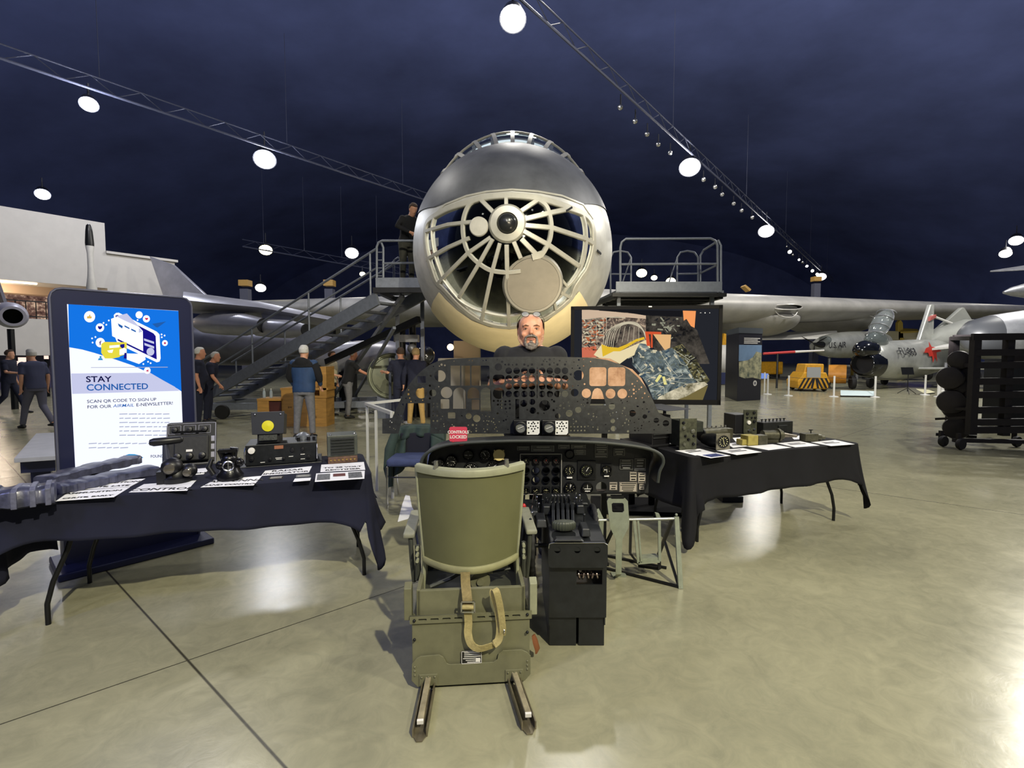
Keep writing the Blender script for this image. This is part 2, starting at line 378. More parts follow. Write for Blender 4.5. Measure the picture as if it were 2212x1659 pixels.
def Z(x,y): return (860+.3075*x,270+.3075*y)      # photo detail coordinates of the nose
def dens(P,step=6,closed=False):
    o=[];n=len(P)
    for i in range(n if closed else n-1):
        a=P[i];b_=P[(i+1)%n];k=max(1,int(math.hypot(b_[0]-a[0],b_[1]-a[1])/step))
        for j in range(k): o.append((a[0]+(b_[0]-a[0])*j/k,a[1]+(b_[1]-a[1])*j/k))
    if not closed: o.append(P[-1])
    return o
def smooth_line(P,closed=False,n=5):
    o=[];m=len(P)
    for i in range(m if closed else m-1):
        g=lambda k:V(P[k%m] if closed else P[max(0,min(m-1,k))])
        p0,p1,p2,p3=g(i-1),g(i),g(i+1),g(i+2)
        for j in range(n):
            t=j/n; o.append(tuple(.5*((2*p1)+(p2-p0)*t+(2*p0-5*p1+4*p2-p3)*t*t+(3*p1-p0-3*p2+p3)*t**3)))
    if not closed: o.append(tuple(P[-1]))
    return o
def strip(b,P,w,th=.018,closed=False,off=.004):
    pts=[bray(*p) for p in P]; pts=[p for p in pts if p]
    rings=[];n=len(pts)
    for i,p in enumerate(pts):
        a=pts[(i-1)%n] if closed or i else p; c=pts[(i+1)%n] if closed or i<n-1 else p
        N_=bnorm(p); T=(c-a).normalized(); S=N_.cross(T).normalized()*(w*.41)
        q=p+N_*off; rings.append([q-S-N_*.03,q-S+N_*th*.5,q-S*.8+N_*th,q+S*.8+N_*th,q+S+N_*th*.5,q+S-N_*.03])
    b.loft(rings,True,not closed,closed)
bomber=thing('bomber_aircraft','huge silver bomber with round glazed nose and wide wings filling the hangar','aircraft',(BX,9.5,0))
frame_m=mat('nose_frame_aluminium',(178,177,168),.42,.35,.08,8)
antiglare=mat('antiglare_paint',(80,83,90),.5,.15,.25,2.5,.03)
cream=mat('cream_fibreglass_chin',(226,212,172),.5,0,.05,5)
nose_glass=bpy.data.materials.new('nose_glass'); nose_glass.use_nodes=True
nt=nose_glass.node_tree; nt.nodes.clear(); o_=nt.nodes.new('ShaderNodeOutputMaterial'); t_=nt.nodes.new('ShaderNodeBsdfTransparent'); t_.inputs[0].default_value=(.13,.15,.14,1)
g_=nt.nodes.new('ShaderNodeBsdfGlossy'); g_.inputs['Roughness'].default_value=.04; g_.inputs[0].default_value=(.9,.95,.95,1); mx=nt.nodes.new('ShaderNodeMixShader'); fr=nt.nodes.new('ShaderNodeFresnel'); fr.inputs[0].default_value=1.36
nt.links.new(fr.outputs[0],mx.inputs[0]); nt.links.new(t_.outputs[0],mx.inputs[1]); nt.links.new(g_.outputs[0],mx.inputs[2]); nt.links.new(mx.outputs[0],o_.inputs[0])
OUT=[(760,497),(600,512),(490,545),(360,585),(265,635),(205,685),(190,770),(195,860),(215,950),(250,1060),(275,1112),(310,1140),(370,1205),(425,1262),(500,1325),(580,1375),(680,1408),(778,1418),(850,1408),(1000,1370),(1100,1315),(1215,1215),(1245,1140),(1290,1070),(1330,1010),(1365,900),(1375,800),(1362,700),(1310,630),(1180,575),(1060,535),(930,508)]
OUTP=[Z(*p) for p in OUT]
def inpoly(x,y,P):
    c=False;n=len(P)
    for i in range(n):
        x1,y1=P[i];x2,y2=P[(i+1)%n]
        if (y1>y)!=(y2>y) and x<(x2-x1)*(y-y1)/(y2-y1)+x1: c=not c
    return c
b=MB(); NT=220; ys=[BY0-BL*cos(a) for a in (pi/2*k/56 for k in range(57))]+[10+.8*k for k in range(8)]+[18,24,32,42]
rows=[]
for y in ys:
    r=max(brad(y),.02); r*=(1-.012*max(0,(y-20))/4) if y>20 else 1
    rows.append([V((BX+r*cos(t),y,BZ+r*sin(t))) for t in (2*pi*k/NT for k in range(NT))])
vr=[[b.v(p) for p in r] for r in rows]
LSH=[(V(p)-(V((1096,500))-V(p)).normalized()*14) for p in OUTP]; LSH=[(p.x,p.y) for p in LSH]
SH=[(V(p)+(V((1096,500))-V(p)).normalized()*1.5) for p in OUTP]; SH=[(p.x,p.y) for p in SH]
for i in range(len(rows)-1):
    for j in range(NT):
        k=(j+1)%NT; c=(rows[i][j]+rows[i][k]+rows[i+1][j]+rows[i+1][k])/4
        if c.y<BY0:
            u=pix(c)
            vis=(V((0,0,HC))-c).dot(bnorm(c))>0
            if vis and inpoly(u[0],u[1],SH): continue
        b.f([vr[i][j],vr[i][k],vr[i+1][k],vr[i+1][j]])
skin=b.build('fuselage_skin',alu,bomber,smooth=True)
b=MB(); vr=[]
for y in [v_ for v_ in ys if v_<13]:
    r=max(brad(y)-.05,.01); vr.append([b.v((BX+r*cos(t),y+.05,BZ+r*sin(t))) for t in (2*pi*k/NT for k in range(NT))])
for i in range(len(vr)-1):
    for j in range(NT):
        k=(j+1)%NT; c=(rows[i][j]+rows[i][k]+rows[i+1][j]+rows[i+1][k])/4
        if c.y<BY0:
            u=pix(c)
            if (V((0,0,HC))-c).dot(bnorm(c))>0 and inpoly(u[0],u[1],LSH): continue
        b.f([vr[i][j],vr[i][k],vr[i+1][k],vr[i+1][j]])
b.build('dark_inner_shell',mat('dark_inner_shell',(34,36,32),.8,0,.3,5),bomber,smooth=True)  # dark shell added inside so the glazing reads dark
# glazing
b=MB(); hub=(1096,483); rows=[]
od=dens(OUTP,8,True)
for q in range(0,13):
    f=.12+.88*q/12
    r=[]
    for (x,y) in od: r.append(bray(hub[0]+(x-hub[0])*f,hub[1]+(y-hub[1])*f,-.012))
    rows.append(r)
b.loft(rows,True,False); b.build('nose_glazing',nose_glass,bomber,smooth=True)
# interior
inm=mat('cockpit_interior',(48,50,44),.7,0,.5,3); b=MB(); b.lathe([(1.78,0),(1.78,.02)],(BX,9.7,BZ),(0,1,0),40); b.box((BX,9.1,2.5),(1.8,1.0,.06)); b.box((BX-.5,8.6,2.9),(.5,.5,1.0)); b.box((BX+.6,8.9,3.0),(.6,.4,1.2))
b.tube([(BX-.9,8.6,2.4),(BX-.6,8.4,3.2),(BX+.2,8.4,3.9)],.04); b.tube([(BX+.9,8.6,2.4),(BX+.9,8.5,3.4),(BX+.1,8.4,4.1)],.04); b.build('bulkhead',inm,bomber)
tanm=mat('interior_tan',(120,105,72),.7,0,.3,6); b=MB(); b.ball((BX-.35,8.6,2.45),(.6,.5,.5)); b.box((BX-.1,9.0,2.4),(1.0,.7,.3)); b.build('bombardier_seat',tanm,bomber,smooth=True)
# frames
b=MB()
strip(b,dens(smooth_line(OUTP,True,4),4,True),.115,closed=True)
ring1=[Z(*p) for p in [(570,520),(505,555),(470,620),(455,700),(460,790),(485,880),(525,935),(585,985),(655,1022),(760,1035),(860,1025)]]
strip(b,smooth_line(ring1),.075)
strip(b,smooth_line([Z(*p) for p in [(990,530),(1040,570),(1065,640),(1075,710),(1068,790),(1045,850),(1005,915),(960,930)]]),.085)
strip(b,smooth_line([Z(*p) for p in [(258,640),(238,720),(242,830),(265,940),(300,1040),(330,1105),(428,1225),(520,1285),(600,1312),(700,1335),(780,1340),(870,1325)]]),.05)
strip(b,smooth_line([Z(*p) for p in [(1290,610),(1315,700),(1322,800),(1312,900),(1285,1000),(1235,1085),(1185,1140),(1145,1195),(1095,1240)]]),.06)
for P,w in (([(760,580),(758,500)],.07),([(670,615),(570,515)],.08),([(850,615),(985,525)],.08),([(520,682),(350,700),(190,748)],.07),([(500,795),(350,860),(200,945)],.07),
    ([(650,790),(490,900),(310,1080),(275,1120)],.07),([(665,800),(570,970),(430,1205)],.07),([(715,830),(660,1030),(600,1310),(585,1385)],.07),([(762,840),(765,1010)],.08),([(765,1010),(772,1200),(778,1415)],.07),
    ([(812,820),(860,935)],.08),([(865,800),(985,925)],.09),([(880,745),(1060,845),(1270,990)],.085),([(890,705),(1080,722),(1320,800),(1375,835)],.085),([(885,662),(1060,620),(1200,590),(1300,622)],.09),([(940,930),(1015,905)],.12),([(1095,1240),(1110,1315)],.05),([(1120,1160),(1215,1215)],.06),([(1060,985),(1130,1060),(1190,1140)],.05)):
    strip(b,dens([Z(*p) for p in P],5),w)
b.build('nose_frame',frame_m,bomber,smooth=True)
# hub
hp=bray(1096,483); hn=bnorm(hp); hn=(hn+(V((0,0,HC))-hp).normalized()*.5).normalized()
b=MB(); b.lathe([(.275,-.09),(.27,-.01),(.24,.03),(.150,.05),(.14,.02)],hp,hn,40,False); b.build('hub_ring',frame_m,bomber,smooth=True)
b=MB(); b.lathe([(.145,.02),(.137,.06),(.105,.11),(.055,.135),(.002,.14)],hp,hn,28,False); b.build('nose_ball',mat('smoked_dome',(40,42,44),.25,.3),bomber,smooth=True)
# round turret cover
q=bray(*Z(948,1118)); n=bnorm(q); n=(n+(V((0,0,HC))-q).normalized()*.8).normalized()
b=MB(); b.lathe([(.46,-.12),(.455,.0),(.43,.03),(.395,.03),(.39,.01)],q,n,44,False); b.build('turret_rim',mat('turret_rim',(132,130,122),.45,.4),bomber,smooth=True)
b=MB(); b.lathe([(.395,.0),(.39,.035),(.2,.05),(.002,.055)],q,n,44,False); b.build('turret_cover',mat('turret_cover',(124,119,108),.55,.1,.06,8),bomber,smooth=True)
q=bray(*Z(570,716)); n=(bnorm(q)+(V((0,0,HC))-q).normalized()*.6).normalized()
b=MB(); b.lathe([(.138,-.03),(.138,.035),(.125,.05),(.002,.055)],q,n,32,False); b.build('round_port_cover',mat('port_cover',(172,171,164),.5,.1,.08,9),bomber,smooth=True)
# painted patches that wrap backwards
def patch(name,P,yend,m,off=.006):
    pts=[bray(*p) for p in dens(P,2)]; pts=[p for p in pts if p]
    rows=[]
    for p in pts:
        th=atan2(p.z-BZ,p.x-BX); r=[]
        for k in range(61):
            y=p.y+(yend-p.y)*(k/60)**1.3; rr=brad(y)+off+.01*min(1,k/3); r.append((BX+rr*cos(th),y,BZ+rr*sin(th)))
        rows.append(r)
    return MB().grid(rows).build(name,m,bomber,smooth=True)
patch('antiglare_panel',[Z(*p) for p in [(246,500),(248,550),(262,578),(400,527),(600,482),(800,466),(1000,482),(1150,512),(1290,558),(1318,555),(1340,500)]],10.6,antiglare)
patch('chin_fairing',[Z(*p) for p in [(255,1240),(262,1215),(292,1170),(340,1225),(420,1300),(520,1370),(640,1415),(780,1432),(920,1415),(1040,1375),(1150,1290),(1225,1215),(1268,1165),(1300,1215),(1312,1245)]],12.5,cream,.012)
strip_b=MB(); strip(strip_b,dens([Z(*p) for p in [(232,655),(330,560),(480,500),(620,470),(800,455),(980,468),(1150,498),(1300,560),(1370,660)]],5),.04,.008); strip_b.build('nose_seam',frame_m,bomber)
for (x0,y0,x1,y1) in ((1180,605,1222,578),(1400,882,1425,905)):
    b=MB(); b.bar(bray(*Z(x0,y0),.02),bray(*Z(x1,y1),.02),.015,.03); b.build('drain_mast',black_metal,bomber)
# canopy bubble
CC=V((BX,10.6,3.98)); CR=V((1.86,1.95,2.12))
def cp(lat,lon): # lat: angle from side over the top (0..180) in hoop plane, lon: forward angle
    return CC+V((CR.x*cos(lon)*cos(lat)*1.0, -CR.y*sin(lon), CR.z*cos(lon)*sin(lat)))
b=MB(); b.grid([[cp(R(20+140*i/40),R(-50+95*j/24)) for i in range(41)] for j in range(25)])
cg=nose_glass.copy(); cg.name='canopy_glass'; [setattr(n_.inputs[0],'default_value',(.80,.84,.92,1)) for n_ in cg.node_tree.nodes if n_.type=='BSDF_TRANSPARENT']
b.build('canopy_glass',cg,bomber,smooth=True)
b=MB()
def tape(b,pts,nrm,w,th):
    rings=[];n=len(pts)
    for i,p in enumerate(pts):
        T=(pts[min(n-1,i+1)]-pts[max(0,i-1)]).normalized(); N_=nrm(p); S=N_.cross(T).normalized()*w/2
        rings.append([p-S-N_*th,p-S+N_*th,p+S+N_*th,p+S-N_*th])
    b.loft(rings)
cn=lambda p:V(((p.x-CC.x)/CR.x**2,(p.y-CC.y)/CR.y**2,(p.z-CC.z)/CR.z**2)).normalized()
tape(b,[cp(R(12+156*i/50),R(4)) for i in range(51)],cn,.09,.025)
tape(b,[cp(R(12+156*i/50),R(28)) for i in range(51)],cn,.05,.02)
tape(b,[cp(R(15+150*i/50),R(-35)) for i in range(51)],cn,.09,.02)
for a in (38,51,64,77,90,103,116,129,142): tape(b,[cp(R(a),R(-35+85*j/14)) for j in range(15)],cn,.075,.02)
b.build('canopy_frame',frame_m,bomber,smooth=True)
# wings
def airfoil(x,yle,zc,ch,th):
    o=[]
    for k in range(25):
        a=pi*k/12; c=(1-cos(a))/2 if k<=12 else (1-cos(a))/2
        c=(1+cos(a))/2; t=th*(1.48*sqrt(max(c,0))-.63*c-1.76*c*c+1.42*c**3-.51*c**4)
        s=1 if k<=12 else -1
        o.append(V((x,yle+c*ch,zc+s*t)))
    return o[:-1]
def wing(name,stations,parent,m):
    return MB().loft([airfoil(*s) for s in stations]).build(name,m,parent,smooth=60)
wr=mat('wing_aluminium',(182,180,174),.5,.25,.16,.8,.05)
wing('wing',[(1.2,24.5,4.3,11,2.1),(11.6,27.0,4.4,9.5,1.78),(39.6,38,5.15,6.0,1.0),(50,42,5.5,4,.6)],bomber,wr)
wing('wing',[(-1.2,24.5,4.3,11,2.1),(-7.6,27,4.2,9.5,1.78),(-23.2,38,5.4,6.0,1.0),(-32,44,6,4,.6)],bomber,wr)
# engine nacelles under the right wing with mouth-shaped intakes
dk=mat('intake_dark',(18,18,20),.7); lip=mat('intake_lip',(215,212,205),.4,.4)
def nacelle(x,ywing,z,s):
    n=[]
    for k in range(16):
        t=k/15; g=max(.02,sin(pi*(.015+.97*t)))**.6
        n.append([V((x+2.7*g*cos(a),ywing+.3+t*9,z-.45+.1*t+(1.25 if a>pi else .5)*g*sin(a))) for a in (2*pi*i/24 for i in range(24))])
    MB().loft(n).build('engine_nacelle',wr,bomber,smooth=60)
    w=s
    P=[V((x+w*cos(a),ywing-.25+.35*abs(cos(a))**2,z+.05+w*(.10*sin(a) if sin(a)>0 else .24*sin(a)))) for a in (2*pi*i/28 for i in range(28))]
    MB().loft([P,[p+V((0,1.2,0)) for p in P],[V((x,ywing+1,z))]*28],True,False).build('intake_mouth',dk,bomber)
    f=MB(); f.tube(P,.035,6,True); f.tube([V((x+w*.75*cos(a),ywing-.2+.35*abs(cos(a)),z-.05+w*.62*sin(a))) for a in (-pi*i/14 for i in range(15))],.03,6)
    f.build('intake_lip',lip,bomber,smooth=True)
for px_,Y_ in ((1700,28.6),(1893,32.4)):
    p=at(px_,664,Y_); nacelle(p.x,p.y-.1,p.z,.62*Y_/20)
p=at(600,672,32.5); nacelle(p.x,p.y,p.z,1.0)
# nose gear
b=MB(); b.cyl((BX-.1,13.5,.5),(BX-.1,13.5,1.8),.12); b.build('nose_gear_leg',grey_steel,bomber)
b=MB()
for x in (-.45,.25): b.lathe([(.2,-.15),(.46,-.13),(.5,0),(.46,.13),(.2,.15)],(BX+x,13.5,.5),(1,0,0),24)
b.build('nose_gear_wheel',rubber,bomber,smooth=60)
# ---------------- helper: photo detail coordinates of the panel area
def Q(x,y): return (820+.29837*x,760+.29837*y)
lt=mat('dial_marks_cream',(205,200,150),.6); lw=mat('dial_marks_white',(225,222,215),.6); rd=mat('needle_red',(190,60,45),.5)
brushed=mat('worn_black_panel',(44,46,47),.5,.3,.3,30,.08)
panel_dark=mat('wrinkle_black_panel',(30,31,32),.55,.2,.25,40,.1)
# ======== upper pierced instrument panel
UY=3.6
def up(x,y):
    p=at(*Q(x,y),UY); return (p.x,p.z)
def uc(x,y,r,n=22): c=up(x,y); return circ(c[0],c[1],r*.29837/FPX*UY,n)
def ur(x0,y0,x1,y1,c=0):
    a=up(x0,y1); b_=up(x1,y0); return rect(a[0],a[1],b_[0],b_[1],c*.29837/FPX*UY)
MU=Matrix(((1,0,0,0),(0,0,-1,UY),(0,1,0,0),(0,0,0,1)))
outl=[(20,592),(20,485),(92,478),(125,400),(165,320),(205,250),(250,190),(300,140),(360,95),(430,64),(530,50),(700,42),(900,37),(1100,35),(1300,36),(1450,40),(1560,46),(1650,60),(1740,90),(1810,130),(1870,185),(1920,245),(1960,310),(1992,380),(2020,440),(2062,466),(2112,480),(2112,592),(368,592),(366,372),(192,372),(137,592)]
hol=[]; occ=[]
def add(P,x,y,r): hol.append(P); occ.append((x,y,r))
for x in (935,992,1048,1103,1177,1232,1288,1342):
    for y in (137,193,250,305): add(uc(x,y,24),x,y,26)
    add(uc(x,92,8,10),x,92,10)
for (x0,y0,x1,y1,c) in ((515,100,583,245,0),(592,100,655,245,0),(665,100,795,245,10),(1518,112,1643,248,18),(1652,112,1780,248,18),(275,175,335,225,0),(820,165,905,238,25),(983,342,1010,485,0),(442,342,505,412,8),(1138,112,1144,335,0),(495,438,548,482,6),(667,345,722,420,6)):
    hol.append(ur(x0,y0,x1,y1,c)); 
    for xx in range(int(x0),int(x1)+1,25):
        for yy in range(int(y0),int(y1)+1,25): occ.append((xx,yy,22))
for (x,y,r) in ((437,175,42),(302,298,40),(860,110,27),(862,300,42),(1440,170,38),(1412,295,28),(1497,300,34),(1672,303,36),(1757,303,36),(1043,373,26),(1105,362,22),(1109,425,24),(1195,388,40),(645,465,22),(703,482,27),(1373,445,25),(1438,420,23),(1290,465,20),(1682,395,24),(1830,445,25),(1920,468,17),(2003,497,20),(2072,518,24),(1693,556,20),(1688,500,17),(485,295,42),(385,298,26)): add(uc(x,y,r),x,y,r+3)
for (x0,x1,y0,y1) in ((532,625,258,412),(636,722,258,338),(732,808,258,432)):
    m=(x0+x1)/2; w=(x1-x0)/2; P=[(x0,y1),(x1,y1)]+[(m+w*cos(a),y0+w+-w*sin(a)) for a in (pi*k/10 for k in range(11))]
    hol.append([up(*p) for p in P]); 
    for yy in range(y0,y1,25):
        for xx in range(x0,x1,25): occ.append((xx,yy,24))
hol.append([up(*p) for p in [(1522,388),(1640,388),(1612,290),(1598,268),(1576,262),(1556,268),(1542,290)]]); occ+= [(1580,320,60),(1580,370,62)]
for x in range(828,945,28):
    for y in (357,383,408):
        if abs(x-828)+abs(y-408)>30: add(uc(x+random.uniform(-4,4),y+random.uniform(-3,3),8,10),x,y,10)
for x in (390,418):
    for y in (375,397,432,462,500): add(uc(x,y,7,10),x,y,9)
for k in range(5):
    for y in (542,570): add(uc(1385+k*25,y,6,10),1385+k*25,y,8)
occ+=[(x,y,40) for x in range(980,1380,40) for y in (500,540,580)]
OPs=outl
rr=random.Random(3)
n_=0
while n_<190:
    x=rr.uniform(60,2090); y=rr.uniform(48,580); r=rr.choice((4,4,5,5,7,9))
    if not inpoly(x,y,OPs) : continue
    if any(math.hypot(x-a,y-b_)<r+c+4 for a,b_,c in occ): continue
    if min(math.hypot(x-(a[0]+(b_[0]-a[0])*t/8),y-(a[1]+(b_[1]-a[1])*t/8)) for a,b_ in zip(OPs,OPs[1:]+OPs[:1]) for t in range(9))<r+9: continue
    add(uc(x,y,r,8),x,y,r); n_+=1
pan=thing('pierced_instrument_panel','upper black sheet metal instrument panel pierced with round gauge holes, man behind it','instrument panel',(at(1107,940,UY).x,UY,0))
plate('panel_sheet',[up(*p) for p in outl],hol,MU,.005,brushed,pan)
for x in (1110,1306,1000):
    p=at(x,900,UY+.05); b=MB(); b.box((p.x,UY+.05,.56),(.04,.03,1.12)); b.box((p.x,UY+.03,.01),(.05,.16,.02)); b.build('support_post',black_metal,pan)
b=MB()
p=at(1160,944,UY-.02); b.box((p.x,UY-.02,p.z),(.48,.10,.025)); b.build('support_bar',black_metal,pan)
# white perforated gauge units along its lower edge
def gauge_unit(x0,x1):
    y0,y1=495,603
    a=at(*Q(x0,y1),UY-.06); c=at(*Q(x1,y0),UY-.06); w=c.x-a.x; h=c.z-a.z
    b=MB(); b.box(((a.x+c.x)/2,UY-.035,(a.z+c.z)/2),(w,.05,h)); u=b.build('gauge_unit',black_plastic,pan,bevel=.004)
    cx=a.x+w*.27; cz=a.z+h*.52; r=h*.42
    b=MB(); b.lathe([(r,0),(r,.025),(r*.8,.028),(r*.78,.012)],(cx,UY-.06,cz),(0,-1,0),28,False); b.build('bezel',black_metal,u,smooth=True)
    b=MB(); b.lathe([(r*.79,.0),(r*.79,.013),(.001,.014)],(cx,UY-.06,cz),(0,-1,0),28,False); b.build('dial_face',mat('grey_dial',(120,122,118),.4,.2,.2,60),u)
    b=MB(); b.bar((cx-r*.5,UY-.078,cz-.01),(cx+r*.5,UY-.078,cz+.01),.004,.003); b.build('needle',lw,u)
    M=Matrix(((1,0,0,a.x+w*.5),(0,0,-1,UY-.066),(0,1,0,a.z+h*.04),(0,0,0,1))); ww=w*.48; hh=h*.92
    hs=[circ(ww*fx,hh*fy,.0062,10) for fx,fy in ((.14,.85),(.86,.85),(.14,.14),(.38,.80),(.60,.80),(.30,.62),(.5,.6),(.70,.62),(.38,.42),(.62,.42),(.5,.25),(.14,.5),(.86,.5),(.5,.9))]
    plate('perforated_white_plate',[(0,0),(ww*.88,0),(ww,hh*.14),(ww,hh),(0,hh)],hs,M,.004,mat('white_plate',(225,225,220),.5),u)
gauge_unit(970,1162); gauge_unit(1176,1368)
# ======== main instrument panel with glare shield
LY=3.3
def lp(x,y):
    p=at(*Q(x,y),LY); return (p.x,p.z)
ML=Matrix(((1,0,0,0),(0,0,-1,LY),(0,1,0,0),(0,0,0,1)))
main=thing('main_instrument_panel','lower black instrument panel full of round dials under a curved glare shield','instrument panel',(at(1160,1070,LY).x,LY,0))
face=[(345,1025),(350,800),(362,745),(405,698),(520,655),(700,636),(1000,628),(1350,632),(1600,642),(1845,672),(1945,715),(1970,765),(1950,820),(1945,1020)]
def lc(x,y,r,n=20): c=lp(x,y); return circ(c[0],c[1],r*.29837/FPX*LY,n)
holes=[lc(x,y,25) for x in (1060,1132,1205,1277) for y in (855,922)]+[lc(1605,980,40)]
plate('panel_face',[lp(*p) for p in face],holes,ML,.006,panel_dark,main)
hood=[(338,860),(342,800),(350,745),(395,692),(515,645),(700,627),(1000,617),(1350,621),(1600,631),(1855,663),(1965,708),(1988,762),(1962,825),(1950,900)]
hp_=smooth_line([lp(*p) for p in hood],False,4)
b=MB(); 
def hoodr(Y,s): 
    cx,cz=lp(1150,900); return [V((cx+(x-cx)*s,Y,cz+(z-cz)*s)) for x,z in hp_]
A=hoodr(LY+.02,1.0);B_=hoodr(LY-.17,1.0);B2=hoodr(LY-.17,1.02);A2=hoodr(LY+.02,1.02)
b.loft([A,B_,B2,A2],False,False,True); b.build('glare_shield',mat('glare_shield_black',(26,28,28),.5,.1,.2,20),main,smooth=60)
b=MB(); b.tube(hoodr(LY-.17,1.012),.011,8); b.build('rubber_edge',mat('edge_trim',(48,52,48),.55),main,smooth=True)
for x in (1150,1000,1235):
    p=at(x,1000,LY+.05); b=MB(); b.box((p.x,LY+.05,.32),(.04,.03,.64)); b.box((p.x,LY+.05,.01),(.06,.3,.02)); b.build('panel_leg',black_metal,main)
b=MB(); b.bar((lp(345,1020)[0],LY+.03,lp(345,1020)[1]),(lp(1945,1020)[0],LY+.03,lp(1945,1020)[1]),.05,.02); b.build('lower_rail',black_metal,main)
def gauge(x,y,r,marks=12,needle=(40,),mm=lt,nm=lw,sq=0,parent=main,knob=False,bar=0):
    cx,cz=lp(x,y); r=r*.29837/FPX*LY; o=(cx,LY-.003,cz); ax=(0,-1,0)
    b=MB()
    if sq: b.box((cx,LY-.007,cz),(2*sq*.29837/FPX*LY,.012,2.1*sq*.29837/FPX*LY))
    b.lathe([(r*1.12,0),(r*1.12,.02),(r*1.0,.026),(r*.93,.012)],o,ax,24,False); g=b.build('gauge',black_metal,parent,smooth=40)
    b=MB(); b.lathe([(r*.95,.010),(.001,.0105)],o,ax,24,False); b.build('dial_face',dial_black,g)
    b=MB()
    for k in range(marks):
        a=2*pi*k/marks; d=V((sin(a),0,cos(a))); c0=V(o)+V((0,-.0125,0)); L=.80 if k%2==0 else .84
        b.bar(c0+d*r*.64*(1 if k%2==0 else 1.12),c0+d*r*L,r*.085 if k%2==0 else r*.05,.001,up=(0,1,0))
    b.build('dial_marks',mm,g)
    b=MB()
    for a in needle:
        a=R(a); d=V((sin(a),0,cos(a))); c0=V(o)+V((0,-.015,0)); b.bar(c0-d*r*.15,c0+d*r*.62,r*.09,.001,up=(0,1,0))
    b.build('needle',nm,g)
    if bar:
        b=MB(); b.box((cx,LY-.016,cz-r*1.45),(r*1.1,.008,r*.28)); b.build('index_tab',lw,g)
    return g
pk=mat('dim_pink_marks',(170,130,120),.6)
for k,x in enumerate((1060,1132,1205,1277)):
    gauge(x,785,21,10,((0,),(0,),(5,),(-10,))[k],pk if k else mat('dim_cream_marks',(150,150,120),.6),rd if k else lt,26)
    gauge(x,1000,23,8,((0,180),(60,-120,20),(-60,80,10),(-50,120,30))[k],lt,lt,28)
    for y in (855,922):
        cx,cz=lp(x,y); rr_=25*.29837/FPX*LY; b=MB(); b.lathe([(rr_*1.12,0),(rr_*1.12,.016),(rr_,.02),(rr_*.98,0)],(cx,LY-.003,cz),(0,-1,0),24,False); b.build('gauge_hole_ring',black_metal,main,smooth=40)
def border(name,x0,y0,x1,y1,w,m,parent=main,off=.02):
    a=lp(x0,y1);c=lp(x1,y0); b=MB(); w=w*.29837/FPX*LY
    for p,q in (((a[0],a[1]),(c[0],a[1])),((c[0],a[1]),(c[0],c[1])),((c[0],c[1]),(a[0],c[1])),((a[0],c[1]),(a[0],a[1]))):
        b.bar((p[0],LY-off,p[1]),(q[0],LY-off,q[1]),w,.004,up=(0,1,0))
    return b.build(name,m,parent)
b=MB(); a=lp(1015,1030);c=lp(1318,735); b.box(((a[0]+c[0])/2,LY-.0,(a[1]+c[1])/2),(c[0]-a[0]+.01,.012,c[1]-a[1]+.01)) ; b.bm.free()
for xa_,xb_ in ((1018,1096),(1168,1316)):
    a=lp(xa_,1026);c=lp(xb_,736); b=MB(); b.box(((a[0]+c[0])/2,LY+.07,(a[1]+c[1])/2),(c[0]-a[0],.03,c[1]-a[1])); b.build('added_dark_backing',dial_black,main)  # black box added behind the empty gauge holes so they read dark
border('cluster_border',1018,736,1315,1026,5,mat('worn_edge',(170,168,160),.5,.5))
gauge(1373,855,36,12,(5,155),bar=1,mm=lt,nm=lt); gauge(1497,855,44,16,(30,),sq=66,mm=mat('dim_lime_marks',(150,155,105),.6)); gauge(1640,850,32,6,(-80,170,-100),mm=lt,sq=38,bar=1)
gauge(1378,978,38,10,(0,20),mm=lt); gauge(1502,982,38,4,(0,),mm=lw,bar=0)
b=MB(); cx,cz=lp(1502,990); b.box((cx,LY-.02,cz-.012),(.035,.002,.006)); b.box((cx,LY-.02,cz+.003),(.045,.002,.004)); b.build('slip_ball_window',lw,main)
gauge(520,788,40,12,(100,),mm=lw); gauge(765,745,40,14,(-30,),mm=lw); gauge(665,850,52,18,(-20,),mm=lw); gauge(643,745,36,4,(90,-90),mm=lw); gauge(820,830,40,12,(60,),mm=lw); gauge(440,800,26,6,(0,),mm=lw)
gauge(1375,740,30,8,(30,),mm=mat('faint_marks',(60,58,52),.6),nm=dial_black)
cx,cz=lp(865,742); b=MB(); b.lathe([(.001,.02),(.038,.02),(.040,.0)],(cx,LY-.01,cz),(0,-1,0),28,False)
for k in range(4):
    a=pi/4+pi/2*k; b.ball((cx+.041*cos(a),LY-.02,cz+.041*sin(a)),.007,8,5)
b.build('cream_round_cover',mat('cream_disc',(225,205,140),.6),main)
b=MB(); b.ball((lp(388,795)[0],LY-.02,lp(388,795)[1]),.008,10,6); b.build('white_lamp',lw,main)
plk=mat('placard_grey',(75,76,74),.5,.2,.4,120); plw=mat('placard_worn_brass',(190,180,165),.5,.3)
